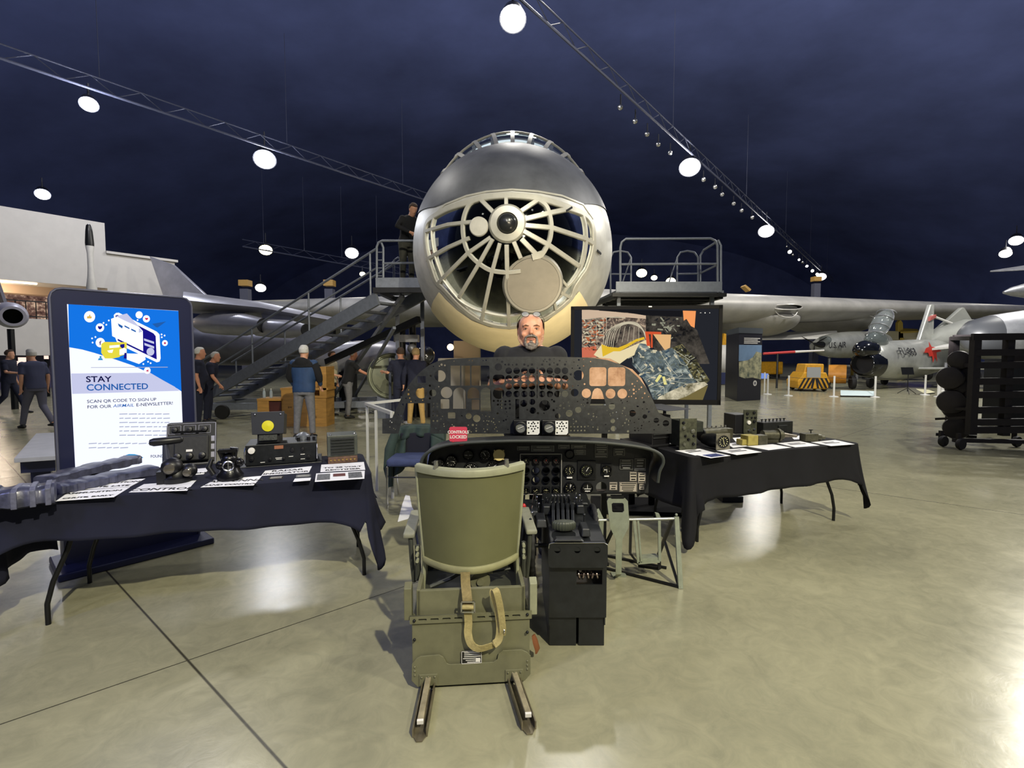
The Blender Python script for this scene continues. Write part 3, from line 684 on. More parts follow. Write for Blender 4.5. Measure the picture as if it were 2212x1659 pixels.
def placard(x0,y0,x1,y1,m,lines,inkm,seed=1):
    a=lp(x0,y1);c=lp(x1,y0); w=c[0]-a[0];h=c[1]-a[1]; b=MB(); b.box(((a[0]+c[0])/2,LY-.006,(a[1]+c[1])/2),(w,.006,h)); g=b.build('placard',m,main)
    rq=random.Random(seed); b=MB()
    for i in range(lines):
        z=c[1]-h*(i+.7)/(lines+.4); ww=w*rq.uniform(.5,.85); b.box(((a[0]+c[0])/2+rq.uniform(-.1,.1)*w*.3,LY-.0095,z),(ww,.001,h/(lines+.4)*.42))
    for s in (-1,1):
        b.box(((a[0]+c[0])/2+s*w*.47,LY-.0095,(a[1]+c[1])/2),(w*.02,.001,h*.96)); b.box(((a[0]+c[0])/2,LY-.0095,(a[1]+c[1])/2+s*h*.47),(w*.96,.001,h*.025))
    b.build('placard_lettering',inkm,g)
gry=mat('faint_lettering',(130,130,125),.6)
for i,(x0,y0,x1,y1,l) in enumerate([(995,680,1085,712,2),(1095,675,1265,722,2),(1290,668,1375,702,2),(1385,668,1492,700,1),(1405,705,1492,745,3),(1555,664,1650,765,6),(1690,695,1775,750,3),(1735,775,1835,850,4),(1840,768,1925,860,4)]): placard(x0,y0,x1,y1,dial_black if i>4 else plk,l,gry,i)
for i,(x0,y0,x1,y1,l) in enumerate([(1808,868,1860,935,3),(1868,872,1925,950,4),(1662,942,1720,1000,3),(1733,942,1862,1012,5),(1876,956,1914,996,2)]): placard(x0,y0,x1,y1,plw,l,dial_black,i+20)
b=MB()
for x in (1000,1090,1130,1165,1300):
    p=lp(x,1045); b.box((p[0],LY-.03,p[1]),(.018,.05,.012))
b.bm.free()
# ======== sign on the glare shield
p=at(990,938,3.16); sg=thing('controls_locked_sign','small pinkish red CONTROLS LOCKED sign clipped on the left of the glare shield','sign',at(990,952,3.16))
red=mat('red_tag',(200,62,84),.45); MS=Matrix(((1,0,0,p.x),(0,0,-1,p.y),(0,1,0,p.z),(0,0,0,1)))
plate('sign_plate',rect(-.058,-.048,.058,.048,.012),[],MS,.006,red,sg)
text('sign_lettering',[('CONTROLS',.026,MS@TR(0,.006,.004),'CENTER',0,.0008),('LOCKED',.028,MS@TR(0,-.026,.004),'CENTER',0,.0008)],lw,sg)
b=MB()
for dx in (-.03,.02): b.ball((p.x+dx,p.y,p.z-.062),(.022,.014,.013),10,6)
b.tube([(p.x-.04,p.y,p.z-.045),(p.x-.03,p.y,p.z-.06)],.005,6); b.build('red_clamp',mat('red_clamp',(150,25,30),.4),sg,smooth=True)
# ======== pilot seat
S0=TR(-.19,2.23,0,rz=R(5)); seat=thing('pilot_seat','olive green metal aircraft seat seen from behind with tan webbing strap','seat',(-.19,2.4,0))
b=MB(S0); b.slab([(-.275,0,.05),(-.25,0,.02),(.25,0,.02),(.275,0,.05),(.275,0,.335),(-.275,0,.335)],(0,.48,0)); b.build('base_box',olive,seat,bevel=.004)
b=MB(S0); b.box((-.0,.03,.395),(.505,.02,.13)); b.box((0,.45,.40),(.5,.02,.14)); b.box((-.245,.24,.40),(.02,.44,.13)); b.box((.245,.24,.40),(.02,.44,.13)); b.build('seat_bucket',olive,seat,bevel=.003)
b=MB(S0); b.box((0,.25,.375),(.5,.42,.02)); b.build('seat_pan',mat('dark_seat_pan',(52,54,44),.6),seat)
MP=S0@Matrix(((1,0,0,0),(0,0,-1,-.006),(0,1,0,0),(0,0,0,1)))
sl=[rect(x-.019,.331,x+.019,.341,.004) for x in (-.225,-.17,-.115,-.06,.045,.10,.155,.21)]
plate('slotted_rail',rect(-.283,.318,.283,.354),sl,MP,.010,olive,seat)
b=MB(MP@TR(0,0,.006)); 
P=[(-.275,.13),(-.255,.155),(-.235,.165),(-.15,.168),(-.13,.155),(-.115,.125),(-.1,.118),(.1,.118),(.12,.13),(.125,.155),(.145,.172),(.235,.172),(.26,.158),(.278,.14)]
b.slab([(x,y,-.004) for x,y in [(-.278,.05),(-.25,.018),(.25,.018),(.278,.05)]+P[::-1]],(0,0,.006)); b.build('kick_plate',olive,seat,bevel=.002)
for i,s in enumerate((-1,1)):
    b=MB(S0); b.slab([(s*.275,.0,.33),(s*.275,.06,.33),(s*.275,.06,.47),(s*.275,.035,.5),(s*.275,.0,.48)],(s*.035,0,0)); b.build('side_bracket',olive_light if s>0 else olive,seat,bevel=.003)
for s in (-1,1):
    for z in (.075,.095,.115): 
        b=MB(S0); b.ball((s*.262,-.014,z),.0055,8,5); b.build('rivet',olive,seat,smooth=True)
for x,z in ((-.262,.245),(.262,.255),(-.262,.335),(.262,.34)):
    b=MB(S0); b.ball((x,-.014,z),.0075,8,5); b.build('rivet',black_metal,seat,smooth=True)
# rails
railm=mat('worn_steel_rail',(120,112,92),.4,.6,.3,18)
for s,dx in ((-1,-.012),(1,.035)):
    M=S0@TR(s*.20,0,0); b=MB(M); x1=dx
    for o in (-.028,.028): b.slab([(o-.003,-.02,.004),(o+.003,-.02,.004),(o+x1+.003,-.30,.004),(o+x1-.003,-.30,.004)],(0,0,.035))
    b.slab([(-.031,-.02,.003),(.031,-.02,.003),(.031+x1,-.29,.003),(x1+.012,-.325,.003),(x1-.012,-.325,.003),(-.031+x1,-.29,.003)],(0,0,.004))
    b.build('seat_rail',railm,seat)
    b=MB(M); b.slab([(-.013,-.01,.05),(.013,-.01,.05),(.013+x1,-.27,.042),(-.013+x1,-.27,.042)],(0,0,.018)); g=b.build('rail_bar',mat('worn_bar',(165,155,128),.4,.4,.3,14),seat,bevel=.003)
    b=MB(M); b.slab([(-.013+x1,-.268,.042),(.013+x1,-.268,.042),(.013+x1,-.272,.06),(-.013+x1,-.272,.06)],(0,-.012,0)); b.build('bar_tip',lw,g)
    b=MB(M); b.box((0,-.006,.052),(.085,.028,.055)); 
    for o in (-.03,0,.03): b.ball((o,-.022,.068),.005,8,5)
    b.build('rail_clamp',olive,seat,bevel=.004)
# nameplate
b=MB(MP); b.box((.0,.148,.006),(.094,.06,.004)); npl=b.build('data_plate',dial_black,seat)
b=MB(MP)
rq=random.Random(5)
for i in range(6): b.box((rq.uniform(-.008,.008),.170-i*.009,.0085),(rq.uniform(.05,.08),.0028,.001))
for s in (-1,1): b.box((s*.046,.148,.0085),(.002,.06,.001)); b.box((0,.148+s*.029,.0085),(.094,.002,.001))
b.box((.03,.133,.0085),(.02,.02,.001)); b.build('plate_lettering',lw,npl)
# backrest shell
def bk(u,v,off=0.):   # u -1..1, v 0 bottom..1 top
    w=.228+.036*v; y=.05+.145*u*u+.03*v; z=.55+.455*v
    n=V((u*.9,-1,0)).normalized(); return V((u*w,y,z))+n*off
b=MB(S0); 
fr_=[[bk(-1+2*i/24,j/12,.004) for i in range(25)] for j in range(13)]; ba=[[bk(-1+2*i/24,j/12,-.004) for i in range(25)] for j in range(13)]
b.grid(fr_); b.grid(ba); b.grid([[r[0] for r in fr_],[r[0] for r in ba]]); b.grid([[r[-1] for r in fr_],[r[-1] for r in ba]]); b.grid([fr_[0],ba[0]]); b.grid([fr_[-1],ba[-1]])
b.build('backrest',mat('backrest_olive',(98,98,66),.42,.1,.07,5),seat,smooth=60,weld=True)
b=MB(S0); b.loft([[bk(-1+2*i/30,1.0,o)+V((0,0,z)) for o,z in ((.016,-.028),(.018,0),(.008,.012),(-.010,.012),(-.014,0),(-.010,-.02),(.003,-.025))] for i in range(31)]); b.build('top_flange',olive_light,seat,smooth=60)
b=MB(S0); b.loft([[bk(-1+2*i/30,0,o)+V((0,0,z)) for o,z in ((.020,-.012),(.014,.004),(-.006,.004),(-.006,-.03),(.004,-.034))] for i in range(31)]); b.build('bottom_flange',mat('flange_tan',(150,148,110),.5,.1,.1,14),seat,smooth=60)
for u in (-.62,.66):
    p=bk(u,1.0,.004)+V((0,0,.02)); b=MB(S0); b.cyl(p,p+V((0,0,.022)),.011,seg=12); b.cyl(p+V((0,-.012,-.008)),p+V((0,.012,-.008)),.012,seg=12); b.build('top_bolt',chrome,seat,smooth=True)
for s in (-1,1):
    b=MB(S0); b.tube([bk(s*1.03,1,.0),bk(s*1.04,.5,0),bk(s*1.03,0,0),V((s*.235,.19,.44)),V((s*.24,.19,.36))],.009,8); b.build('side_tube',olive_light,seat,smooth=True)
    b=MB(S0); b.box((s*.315,.42,.645),(.058,.36,.026),rx=R(2)); b.build('armrest',mat('armrest_grey',(128,128,110),.55,0,.15,16),seat,bevel=.008)
    b=MB(S0); b.tube([(s*.31,.27,.635),(s*.30,.24,.52),(s*.29,.25,.40)],.012,8); b.tube([(s*.31,.50,.635),(s*.28,.40,.5),(s*.27,.30,.40)],.010,8); b.tube([(s*.27,.22,.60),(s*.27,.22,.42)],.012,8); b.build('armrest_support',mat('dark_support',(60,62,54),.5,.3),seat,smooth=True)
    for z in (.60,.57,.54):
        b=MB(S0); b.cyl((s*.265,.16,z),(s*.265,.19,z),.008,seg=8); b.build('hinge_bolt',olive_light,seat,smooth=True)
b=MB(S0); b.cyl((.045,.10,.455),(.045,.16,.455),.048,seg=28); b.cyl((.045,.09,.455),(.045,.10,.455),.018,seg=16); b.box((.09,.12,.50),(.03,.03,.02)); b.build('inertia_reel',olive,seat,smooth=50)
b=MB(S0); b.tube([(-.2,.14,.42),(-.1,.16,.45),(-.02,.15,.50)],.010,6); b.tube([(.2,.2,.47),(.1,.2,.455),(-.05,.18,.43)],.006,6); b.build('adjuster_linkage',mat('dark_support',(60,62,54)),seat,smooth=True)
# webbing strap
web=mat('tan_webbing',(160,147,98),.85,0,.15,60,.3)
def ribbon(b,pts,w,th=.0035,side=None):
    pts=[V(p) for p in pts];n=len(pts);rings=[]
    for i,p in enumerate(pts):
        T=(pts[min(n-1,i+1)]-pts[max(0,i-1)]).normalized(); S=V(side[i]).normalized() if side else V((1,0,0)); S=(S-T*S.dot(T)).normalized(); N_=S.cross(T); rings.append([p-S*w/2-N_*th/2,p-S*w/2+N_*th/2,p+S*w/2+N_*th/2,p+S*w/2-N_*th/2])
    b.loft(rings)
def sp(pts,Y=2.20): return [at(x,y,Y+(yy if yy else 0)) for x,y,yy in smooth_line(pts,False,6)]
b=MB(); ribbon(b,sp([(1005,1236,.05),(1006,1262,.04),(1009,1290,.0),(1011,1308,-.01)]),.044); b.build('strap_upper',mat('dark_tan_webbing',(128,114,74),.85,0,.2,50,.3),seat,smooth=50)
P=[(1010,1316,-.01),(1012,1345,.0),(1011,1368,.0),(1017,1390,-.01),(1032,1401,-.015),(1052,1398,-.015),(1070,1390,-.01),(1078,1378,.0),(1080,1350,.0),(1074,1310,-.01),(1066,1285,-.02),(1067,1275,-.02)]
sd=[]
L=sp(P); n=len(L)
for i in range(n):
    t=i/(n-1); sd.append((1,0,0) if t<.22 else ((cos((t-.22)/.3*pi*.35),-.2,sin((t-.22)/.3*pi*.42)) if t<.52 else (.75,-.5,-.2) if t<.62 else (1,-.3,0)))
b=MB(); ribbon(b,L,.036,.004,sd); b.build('strap_loop',web,seat,smooth=50)
b=MB(); ribbon(b,sp([(1068,1272,-.02),(1074,1282,-.035),(1082,1320,-.02),(1086,1355,-.01),(1085,1372,0)]),.03,.004); b.build('strap_end',web,seat,smooth=50)
b=MB(); c=at(1011,1311,2.18); 
for s in (-1,1): b.bar(c+V((s*.030,0,-.026)),c+V((s*.030,0,.022)),.006,.006,up=(0,1,0)); b.bar(c+V((-.030,0,s*.024)),c+V((.030,0,s*.024)),.006,.006,up=(0,1,0))
b.build('buckle',chrome,seat)
b=MB(); b.tube([c+V((-.026,-.004,0)),c+V((.026,-.004,0))],.010,10); b.build('buckle_roll',web,seat,smooth=True)
c=at(1088,1362,2.2); b=MB(); b.ring(c,(1,.3,0),.012,.0035,16,6,1); b.build('strap_hook',chrome,seat,smooth=True)
b=MB(); b.tube([at(1152,1372,2.42),at(1156,1385,2.42),at(1161,1402,2.42),at(1158,1412,2.42)],[.012,.018,.018,.008],8,flat=.4); b.build('leather_tab',mat('brown_leather',(120,72,42),.6),seat,smooth=True)
# ======== control pedestal
ped=thing('control_pedestal','black throttle pedestal with levers and trim wheels to the right of the seat','control pedestal',(.34,2.9,0))
pb=mat('pedestal_black',(30,32,33),.42,.2,.25,18,.05)
def pxz(x,Y=2.55): return at(x,1300,Y).x
x0,x1=pxz(1187),pxz(1306)
b=MB(); 
for a,c in ((x0,x0+(x1-x0)*.49),(x0+(x1-x0)*.53,x1)): b.box(((a+c)/2,2.85,.083),(c-a,.6,.166))
b.box(((x0+x1)/2,2.9,.08),(.03,.4,.14)); b.build('lower_case',pb,ped,bevel=.003)
MF=Matrix(((1,0,0,0),(0,0,-1,2.535),(0,1,0,0),(0,0,0,1)))
wz0=at(1245,1262,2.535); wz1=at(1301,1231,2.535)
plate('front_panel',rect(x0-.003,.166,x1+.006,.54),[rect(wz0.x,wz0.z,wz1.x,wz1.z)],MF,.008,pb,ped)
b=MB(); b.box((x0,2.87,.33),(.006,.66,.42)); b.box((x1,2.87,.33),(.006,.66,.42)); b.box(((x0+x1)/2,2.87,.172),(x1-x0,.66,.01)); b.build('case_side',pb,ped)
b=MB(); 
for k in range(5):
    c=V((wz0.x+.016+k*.024,2.57,(wz0.z+wz1.z)/2)); b.ring(c,(1,0,.2*(-1)**k),.022,.006,16,6); 
b.cyl((wz0.x,2.59,wz0.z+.03),(wz1.x,2.59,wz0.z+.03),.010); b.build('cable_drum',mat('machined_steel',(150,135,125),.3,.9,.4,60),ped,smooth=True)
bz=[circ(at(px_,1188,2.5).x,at(px_,1188,2.5).z,.017,16) for px_ in (1204,1247,1290)]
a=at(1184,1226,2.5); c=at(1313,1172,2.5)
plate('front_bezel',rect(a.x,a.z,c.x,c.z,.02),bz,Matrix(((1,0,0,0),(0,0,-1,2.5),(0,1,0,0),(0,0,0,1))),.006,pb,ped)
b=MB(); b.tube([(a.x+.002,2.495,c.z-.03),(a.x+.006,2.495,c.z-.006),(a.x+.025,2.495,c.z),(c.x-.02,2.495,c.z+.001),(c.x-.003,2.495,c.z-.01)],.003,6); b.build('worn_edge',chrome,ped,smooth=True)
b=MB(); b.slab([(a.x+.01,2.5,.535),(a.x+.01,2.5,.59),(a.x+.01,2.75,.62),(a.x+.01,3.18,.655),(a.x+.01,3.2,.5)],(c.x-a.x-.02,0,0)); b.build('upper_case',pb,ped,bevel=.006)
def tp(x,y): # point on the sloped top
    lo,hi=2.45,3.3
    for _ in range(30):
        m=(lo+hi)/2; p=at(x,y,m); zz=.598+.085*(m-2.5)
        if p.z<zz: hi=m
        else: lo=m
    return at(x,y,m)
qm=mat('quadrant_black',(36,38,40),.38,.3,.3,30)
# quadrant humps and slots
for k in range(5):
    px_=1192+k*10.5; p0=tp(px_,1135); p1=tp(px_-1,1100)
    b=MB(); P=[]
    b.slab([p0+V((0,0,-.01)),p0+V((0,0,.02)),p0.lerp(p1,.35)+V((0,0,.055)),p0.lerp(p1,.75)+V((0,0,.06)),p1+V((0,0,.03)),p1+V((0,0,-.02))],(.017,0,0)); b.build('quadrant_segment',qm,ped,bevel=.003)
for k in range(6):
    kx=1193+k*6.4+(3 if k==5 else 0); base=tp(1188+k*8.5,1110)+V((0,0,.03)); top=at(kx,1071,3.13)
    mid=base.lerp(top,.5)+V((.004*(k-2.5),-.02,.01)); b=MB(); b.tube([base,mid,top],[.009,.007,.005],8); lv=b.build('throttle_lever',qm,ped,smooth=True)
    b=MB(); b.ball(top+V((0,-.005,.0)),(.009,.012,.011),10,6); b.build('lever_knob',mat('knob_grey',(120,120,120),.3,.5),lv,smooth=True)
for (xa,ya,xb,yb) in ((1220,1080,1240,1100),(1241,1070,1246,1085),(1180,1085,1184,1115),(1150,1075,1150,1085),(1147,1100,1143,1080)):
    b=MB(); p=tp(xa,ya+10); q=at(xb,yb,p.y) ; b.tube([p,p+V((.01,0,.05))],.004,6); g=b.build('small_lever',chrome,ped,smooth=True)
# scalloped knob
c=tp(1218,1146)+V((0,0,.035)); b=MB(); rings=[]
for z,f in ((-.03,.8),(-.02,1),(.008,1),(.018,.85),(.022,.4)):
    rings.append([c+V((.062*f*cos(t)*(1+.04*cos(22*t)),.032*f*sin(t)*(1+.04*cos(22*t)),z)) for t in (2*pi*i/88 for i in range(88))])
b.loft(rings); b.build('scalloped_knob',mat('knob_green_grey',(64,68,58),.5,.1),ped,smooth=50)
# side humps, switches and top plates
for (xa,ya,w,d,h) in ((1168,1130,.06,.16,.04),(1180,1108,.05,.08,.05),(1252,1105,.05,.1,.05),(1262,1150,.05,.14,.04),(1228,1166,.16,.06,.012),(1150,1110,.07,.1,.03),(1195,1088,.1,.05,.02),(1250,1088,.12,.06,.015)):
    p=tp(xa,ya); b=MB(); b.box(p+V((0,0,h/2)),(w,d,h),taper=.8); b.build('switch_housing',qm,ped,bevel=.006)
for i,(xa,ya) in enumerate(((1158,1098),(1164,1105),(1172,1096),(1160,1090),(1180,1092),(1245,1092),(1256,1098),(1252,1086),(1262,1130),(1150,1125),(1146,1140))):
    p=tp(xa,ya); b=MB(); b.cyl(p,p+V((0,0,.045)),.005,.004,8); b.ball(p+V((0,0,.047)),.008,8,5); b.build('toggle_switch',chrome if i%2 else qm,ped,smooth=True)
p=tp(1124,1096); b=MB(); b.ball(p+V((.02,-.05,.02)),(.014,.014,.02),10,6); b.tube([p+V((.02,-.05,.01)),p+V((.02,-.03,-.02))],.005); b.build('red_knob',mat('red_knob',(170,30,30),.4),ped,smooth=True)
# side shelf left
b=MB(); b.box((.06,3.0,.60),(.20,.28,.05)); b.box((.09,3.05,.45),(.12,.2,.25)); b.build('side_console',qm,ped,bevel=.005)
# trim wheels, edge on
for (xc,yc,Y,r,zs) in ((1148,1178,2.72,.155,1),(1281,1140,2.85,.125,1)):
    c=at(xc,yc,Y); b=MB(); n=96
    b.tube([c+V((0,cos(a)*r,sin(a)*r)) for a in (2*pi*k/n for k in range(n))],[.016 if k%4<2 else .0135 for k in range(n)],8,True); w=b.build('trim_wheel',rubber,ped,smooth=50)
    b=MB(); b.cyl(c+V((-.02,0,0)),c+V((.02,0,0)),.03)
    for k in range(4):
        a=pi*k/2+.4; b.tube([c,c+V((0,cos(a)*r,sin(a)*r))],.008,6)
    b.build('wheel_spokes',chrome if xc>1200 else black_metal,w,smooth=True)
    b=MB(); b.cyl(c,V(((x0+x1)/2,c.y,c.z)),.012); b.build('wheel_axle',black_metal,w,smooth=True)
# ======== rudder pedal stand
rp=thing('rudder_pedal_stand','grey green rudder pedal frame on angled legs to the right of the pedestal','rudder pedal frame',(.95,3.35,0))
rg=mat('pedal_green_grey',(138,144,126),.45,.2,.12,20); YR=3.3
def r3(x,y,d=0): return at(x,y,YR+d)
b=MB(); b.tube([r3(1283,1124),r3(1462,1120)],.009,10); b.build('cross_rod',mat('rod_steel',(190,192,185),.3,.6),rp,smooth=True)
a=r3(1313,1134);c=r3(1356,1080); w=c.x-a.x
MR=Matrix(((1,0,0,0),(0,0,-1,YR-.03),(0,1,0,0),(0,0,0,1)))
def rq2(x,y): p=at(x,y,YR-.03); return (p.x,p.z)
plate('pedal_plate',[rq2(*p) for p in [(1330,1240),(1330,1165),(1318,1140),(1316,1125),(1311,1082),(1315,1076),(1350,1076),(1356,1082),(1359,1125),(1357,1140),(1344,1165),(1342,1240)]],[[rq2(*p) for p in [(1322,1104),(1321,1088),(1324,1086),(1344,1086),(1347,1088),(1348,1103),(1345,1107),(1325,1107)]]],MR,.008,rg,rp)
b=MB(); b.box(r3(1333,1073,-.02),(.085,.03,.02)); b.build('pedal_grip',black_metal,rp)
ft=fl(1336,1243); b=MB(); b.box((ft.x,ft.y,.006),(.10,.06,.012)); b.bar(r3(1336,1238,-.03),ft,.035,.01,up=(0,1,0)); b.build('foot_pad',rg,rp)
def legset(P,name,m,w=.022,t=.01):
    b=MB()
    for p,q in zip(P,P[1:]): b.bar(p,q,w,t,up=(0,1,0))
    b.build(name,m,rp)
fr1=fl(1470,1271); fr2=fl(1322,1232)
legset([r3(1461,1116),fr1],'leg',rg,.03,.02)
legset([r3(1452,1122,.05),r3(1420,1205,.35)],'rear_leg',black_metal,.02,.02)
legset([r3(1436,1170,.1),fl(1466,1266)],'brace',black_metal,.016,.02)
legset([r3(1299,1124),r3(1297,1180,.02),fl(1300,1240)],'leg',rg,.03,.02)
legset([r3(1333,1125,.1),fl(1300,1195)],'rear_leg',black_metal,.02,.02)
legset([r3(1363,1124,.02),r3(1361,1195,.05),r3(1378,1217,.06)],'hanger',black_metal,.015,.02)
legset([r3(1370,1124),r3(1379,1216),r3(1425,1212),r3(1424,1124)],'pedal_swing',rg,.018,.012)
legset([r3(1378,1122),r3(1385,1214)],'swing_arm',rg,.012,.012)
b=MB(); b.slab([r3(1384,1207),r3(1424,1204),r3(1426,1214),r3(1382,1218)],(0,.07,.0)); b.build('pedal_tray',rg,rp)
b=MB(); b.bar(r3(1424,1212,.06),r3(1424,1228,.07),.02,.02); b.bar(r3(1424,1228,.07),r3(1380,1222,.2),.02,.02);b.build('tray_link',black_metal,rp)
b=MB(); b.slab([r3(1416,1108,.03),r3(1424,1110,.03),r3(1430,1124,.03),r3(1420,1124,.03)],(0,.02,0)); b.ball(r3(1461,1112),.010,8,5); b.bar(r3(1289,1100,.05),r3(1301,1125,.02),.03,.01,up=(0,1,0)); b.build('linkage_tab',rg,rp)
f0=fl(1322,1236); f1=fl(1478,1268)
b=MB(); b.bar(f0+V((-.04,.05,.008)),fr1+V((0,0,.008)),.02,.016); b.bar(f0+V((-.04,.3,.008)),fr1+V((0,.3,.008)),.02,.016); b.build('floor_frame',black_metal,rp)
# ---------------- draped folding tables
cloth=mat('black_tablecloth',(25,25,29),.9,0,.12,5,.05,spec=.25)
cloth_flare=mat('flare_tinted_tablecloth',(27,29,45),.9,0,.15,3,.05,spec=.25)  # black cloth with the blue lens flare put into its colour
def draped_table(name,FLc,ux,L,D,Hf,drop,label,clabel,legs,seed,fold):
    ux=V((ux[0],ux[1],0)).normalized(); uy=V((-ux.y,ux.x,0)); M=Matrix((ux,uy,V((0,0,1)))).transposed().to_4x4(); M.translation=V((FLc[0],FLc[1],0))
    c=M@V((L/2,D/2,0)); t=thing(name,label,'table',c)
    b=MB(M); b.box((L/2,D/2,.725),(L-.02,D-.02,.025)); b.build('tabletop',mat('table_top_grey',(150,150,145),.6),t,bevel=.004)
    for x,sg_ in legs:
        for y in (.12,D-.12):
            b=MB(M); s_=1 if y<D/2 else -1; o=-.13*sg_; yo=-.03*s_
            b.tube([(x,y,.71),(x,y,.55),(x+o*.25,y+yo*.3,.42),(x+o*.75,y+yo,.25),(x+o,y+yo,.12),(x+o,y+yo,0.0)],.0135,10); b.build('leg',black_metal,t,smooth=True)
        b=MB(M); b.tube([(x,.12,.55),(x,D-.12,.55)],.010,8); b.tube([(x,D/2,.55),(x+.35*sg_,D/2,.71)],.008,8); b.build('leg_brace',black_metal,t,smooth=True)
    rq=random.Random(seed); P=[]; cr=.035
    def seg(p,q,n,hx): 
        for k in range(n): P.append((p[0]+(q[0]-p[0])*k/n,p[1]+(q[1]-p[1])*k/n,(q[1]-p[1]),-(q[0]-p[0]),0,k/n,hx))
    def arc(cx,cy,a0,cid):
        for k in range(14): a=R(a0+90*k/14); P.append((cx+cr*cos(a),cy+cr*sin(a),cos(a),sin(a),sin(pi*(k+.0)/14),k/14,cid))
    seg((cr,0),(L-cr,0),46,0); arc(L-cr,cr,-90,4); seg((L,cr),(L,D-cr),18,1); arc(L-cr,D-cr,0,5); seg((L-cr,D),(cr,D),46,2); arc(cr,D-cr,90,6); seg((0,D-cr),(0,cr),18,3); arc(cr,cr,180,7)
    K=12; rings=[]
    for j in range(K+1):
        r=[]
        for i,(x,y,nx,ny,cn_,tt,hx) in enumerate(P):
            n_=V((nx,ny,0)).normalized(); s=i*.055
            if hx in Hf and not isinstance(Hf[hx],tuple): h=Hf[hx]
            elif hx in Hf: h=Hf[hx][0]+(Hf[hx][1]-Hf[hx][0])*tt
            else: h=.31
            near=0
            if cn_>0: h=h+drop.get(hx,.25)*cn_**.8
            elif hx<4:
                e=min(tt,1-tt)*(L if hx in (0,2) else D); cidx={0:(7,4),1:(4,5),2:(5,6),3:(6,7)}[hx][0 if tt<.5 else 1]; near=max(0,1-e/.22); h+=drop.get(cidx,.25)*.28*near**2
            f=j/K; am=(.006+.012*f)*(1+2.2*near)+.02*cn_*f; rp=am*sin(s*7+seed)+.5*am*sin(s*17+seed*2)
            if near: rp+=fold*f*near*sin(near*9)
            out=.012+.03*f*f+rp*f+(.09*cn_*f)
            r.append(M@V((x+n_.x*out,y+n_.y*out,.744-h*f-.004*(j==0))))
        rings.append(r)
    b=MB(); b.loft([[V((p.x,p.y,.745)) for p in [M@V((q[0],q[1],0)) for q in P]]]+rings,True,False); 
    vs_=b.bm.verts; vs_.ensure_lookup_table(); b.bm.faces.new([vs_[i] for i in range(len(P))])
    o=b.build('tablecloth',cloth if FLc[0]>0 else cloth_flare,smooth=55); q=o.modifiers.new('s','SOLIDIFY'); q.thickness=.003; q.offset=1
    tag(o,clabel,'tablecloth'); return M
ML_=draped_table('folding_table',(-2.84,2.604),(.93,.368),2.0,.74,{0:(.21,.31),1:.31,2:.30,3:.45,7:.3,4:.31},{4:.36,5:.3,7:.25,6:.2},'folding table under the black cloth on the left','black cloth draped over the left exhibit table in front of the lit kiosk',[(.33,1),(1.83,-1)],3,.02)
MR_=draped_table('folding_table',(1.44,3.90),(.943,.334),1.89,.76,{0:(.36,.31),1:.33,2:.3,3:.44,4:.31,7:.4},{4:.30,5:.3,7:.30,6:.3},'folding table under the black cloth on the right','black cloth draped over the right exhibit table below the big television',[(.28,1),(1.60,-1)],9,.05)
TZ=.7475
def L7(x,y): return (x*.3888,860+y*.3888)
def L5(x,y): return (x*.1492,960+y*.1492)
def R8(x,y): return (1370+x*.2215,860+y*.2215)
def tq(P,z=TZ): return [fl(p[0],p[1],z) for p in P]
nsheet=[0]
def sheet(P,label,lines=(),pic=None,group=None,dz=0):
    """P: near-left, near-right, far-right, far-left pixels on the table top"""
    nsheet[0]+=1; W4=tq(P,TZ+.0012*(nsheet[0]%3)+dz); b=MB(); b.slab(W4,(0,0,.0008)); o=b.build('paper_sheet',paper); tag(o,label,'paper sheet',group)
    a,bb,c,d=W4; ux=(bb-a); w=ux.length; uy=(d-a); h=uy.length; M=Matrix((ux.normalized(),uy.normalized(),V((0,0,1)))).transposed().to_4x4(); M.translation=a+V((0,0,.0016))
    if lines:
        n=len(lines); its=[]
        for i,l in enumerate(lines):
            if l: its.append((l,min(h/(n+.6)*1.05,w/(.72*len(l))*1.15),M@TR(w/2,h*(n-i-.72)/(n+.1)+h*.03,0),'CENTER',0,.002))
        text('printed_text',its,ink,o)
    if pic:
        for (x0,y0,x1,y1,mm) in pic:
            b=MB(M); b.poly([(x0*w,y0*h,.0004),(x1*w,y0*h,.0004),(x1*w,y1*h,.0004),(x0*w,y1*h,.0004)]); b.build('printed_picture',mm,o)
    return o
gph=mat('grey_photo_print',(90,92,96),.6,0,.8,60); bph=mat('blue_photo_print',(50,60,110),.6,0,.8,50); rph=mat('dark_red_print',(90,40,40),.7)
sheet([(120,1083),(246,1074),(281,1052.5),(152,1061)],'white sheet reading AMMUNITION CHUTE, EARLY at the near left of the table',['AMMUNITION','CHUTE, EARLY'])
sheet([(158,1059),(280,1052),(314,1034),(195,1042)],'white sheet reading AMMUNITION CHUTE, LATE lying behind the EARLY sheet',['AMMUNITION','CHUTE, LATE'])
sheet([(278,1064),(404,1060),(424,1038),(311,1046)],'white sheet reading CONTROL in front of the two-handed control grip',['','CONTROL'])
sheet([(433,1053),(548,1048.5),(566,1028),(463,1037)],'white sheet reading ANTENNA HAND CONTROL in the middle of the table',['ANTENNA','HAND CONTROL'])
sheet([(564,1028),(667,1021),(674,1007),(573,1017)],'white sheet reading RADAR INDICATOR in front of the radar set',['RADAR','INDICATOR'])
sheet([(692,1020),(789,1015),(786,998),(694,1004)],'white sheet reading TO 28 VOLT RECTIFIER in front of the louvred box',['','TO 28 VOLT','RECTIFIER'])
sheet([(680,1041),(787,1034),(788,1017),(683,1023)],'white sheet with a row of three small photographs at the table corner',(),[(.03,.15,.3,.85,gph),(.36,.45,.62,.8,rph),(.68,.15,.97,.85,gph)])
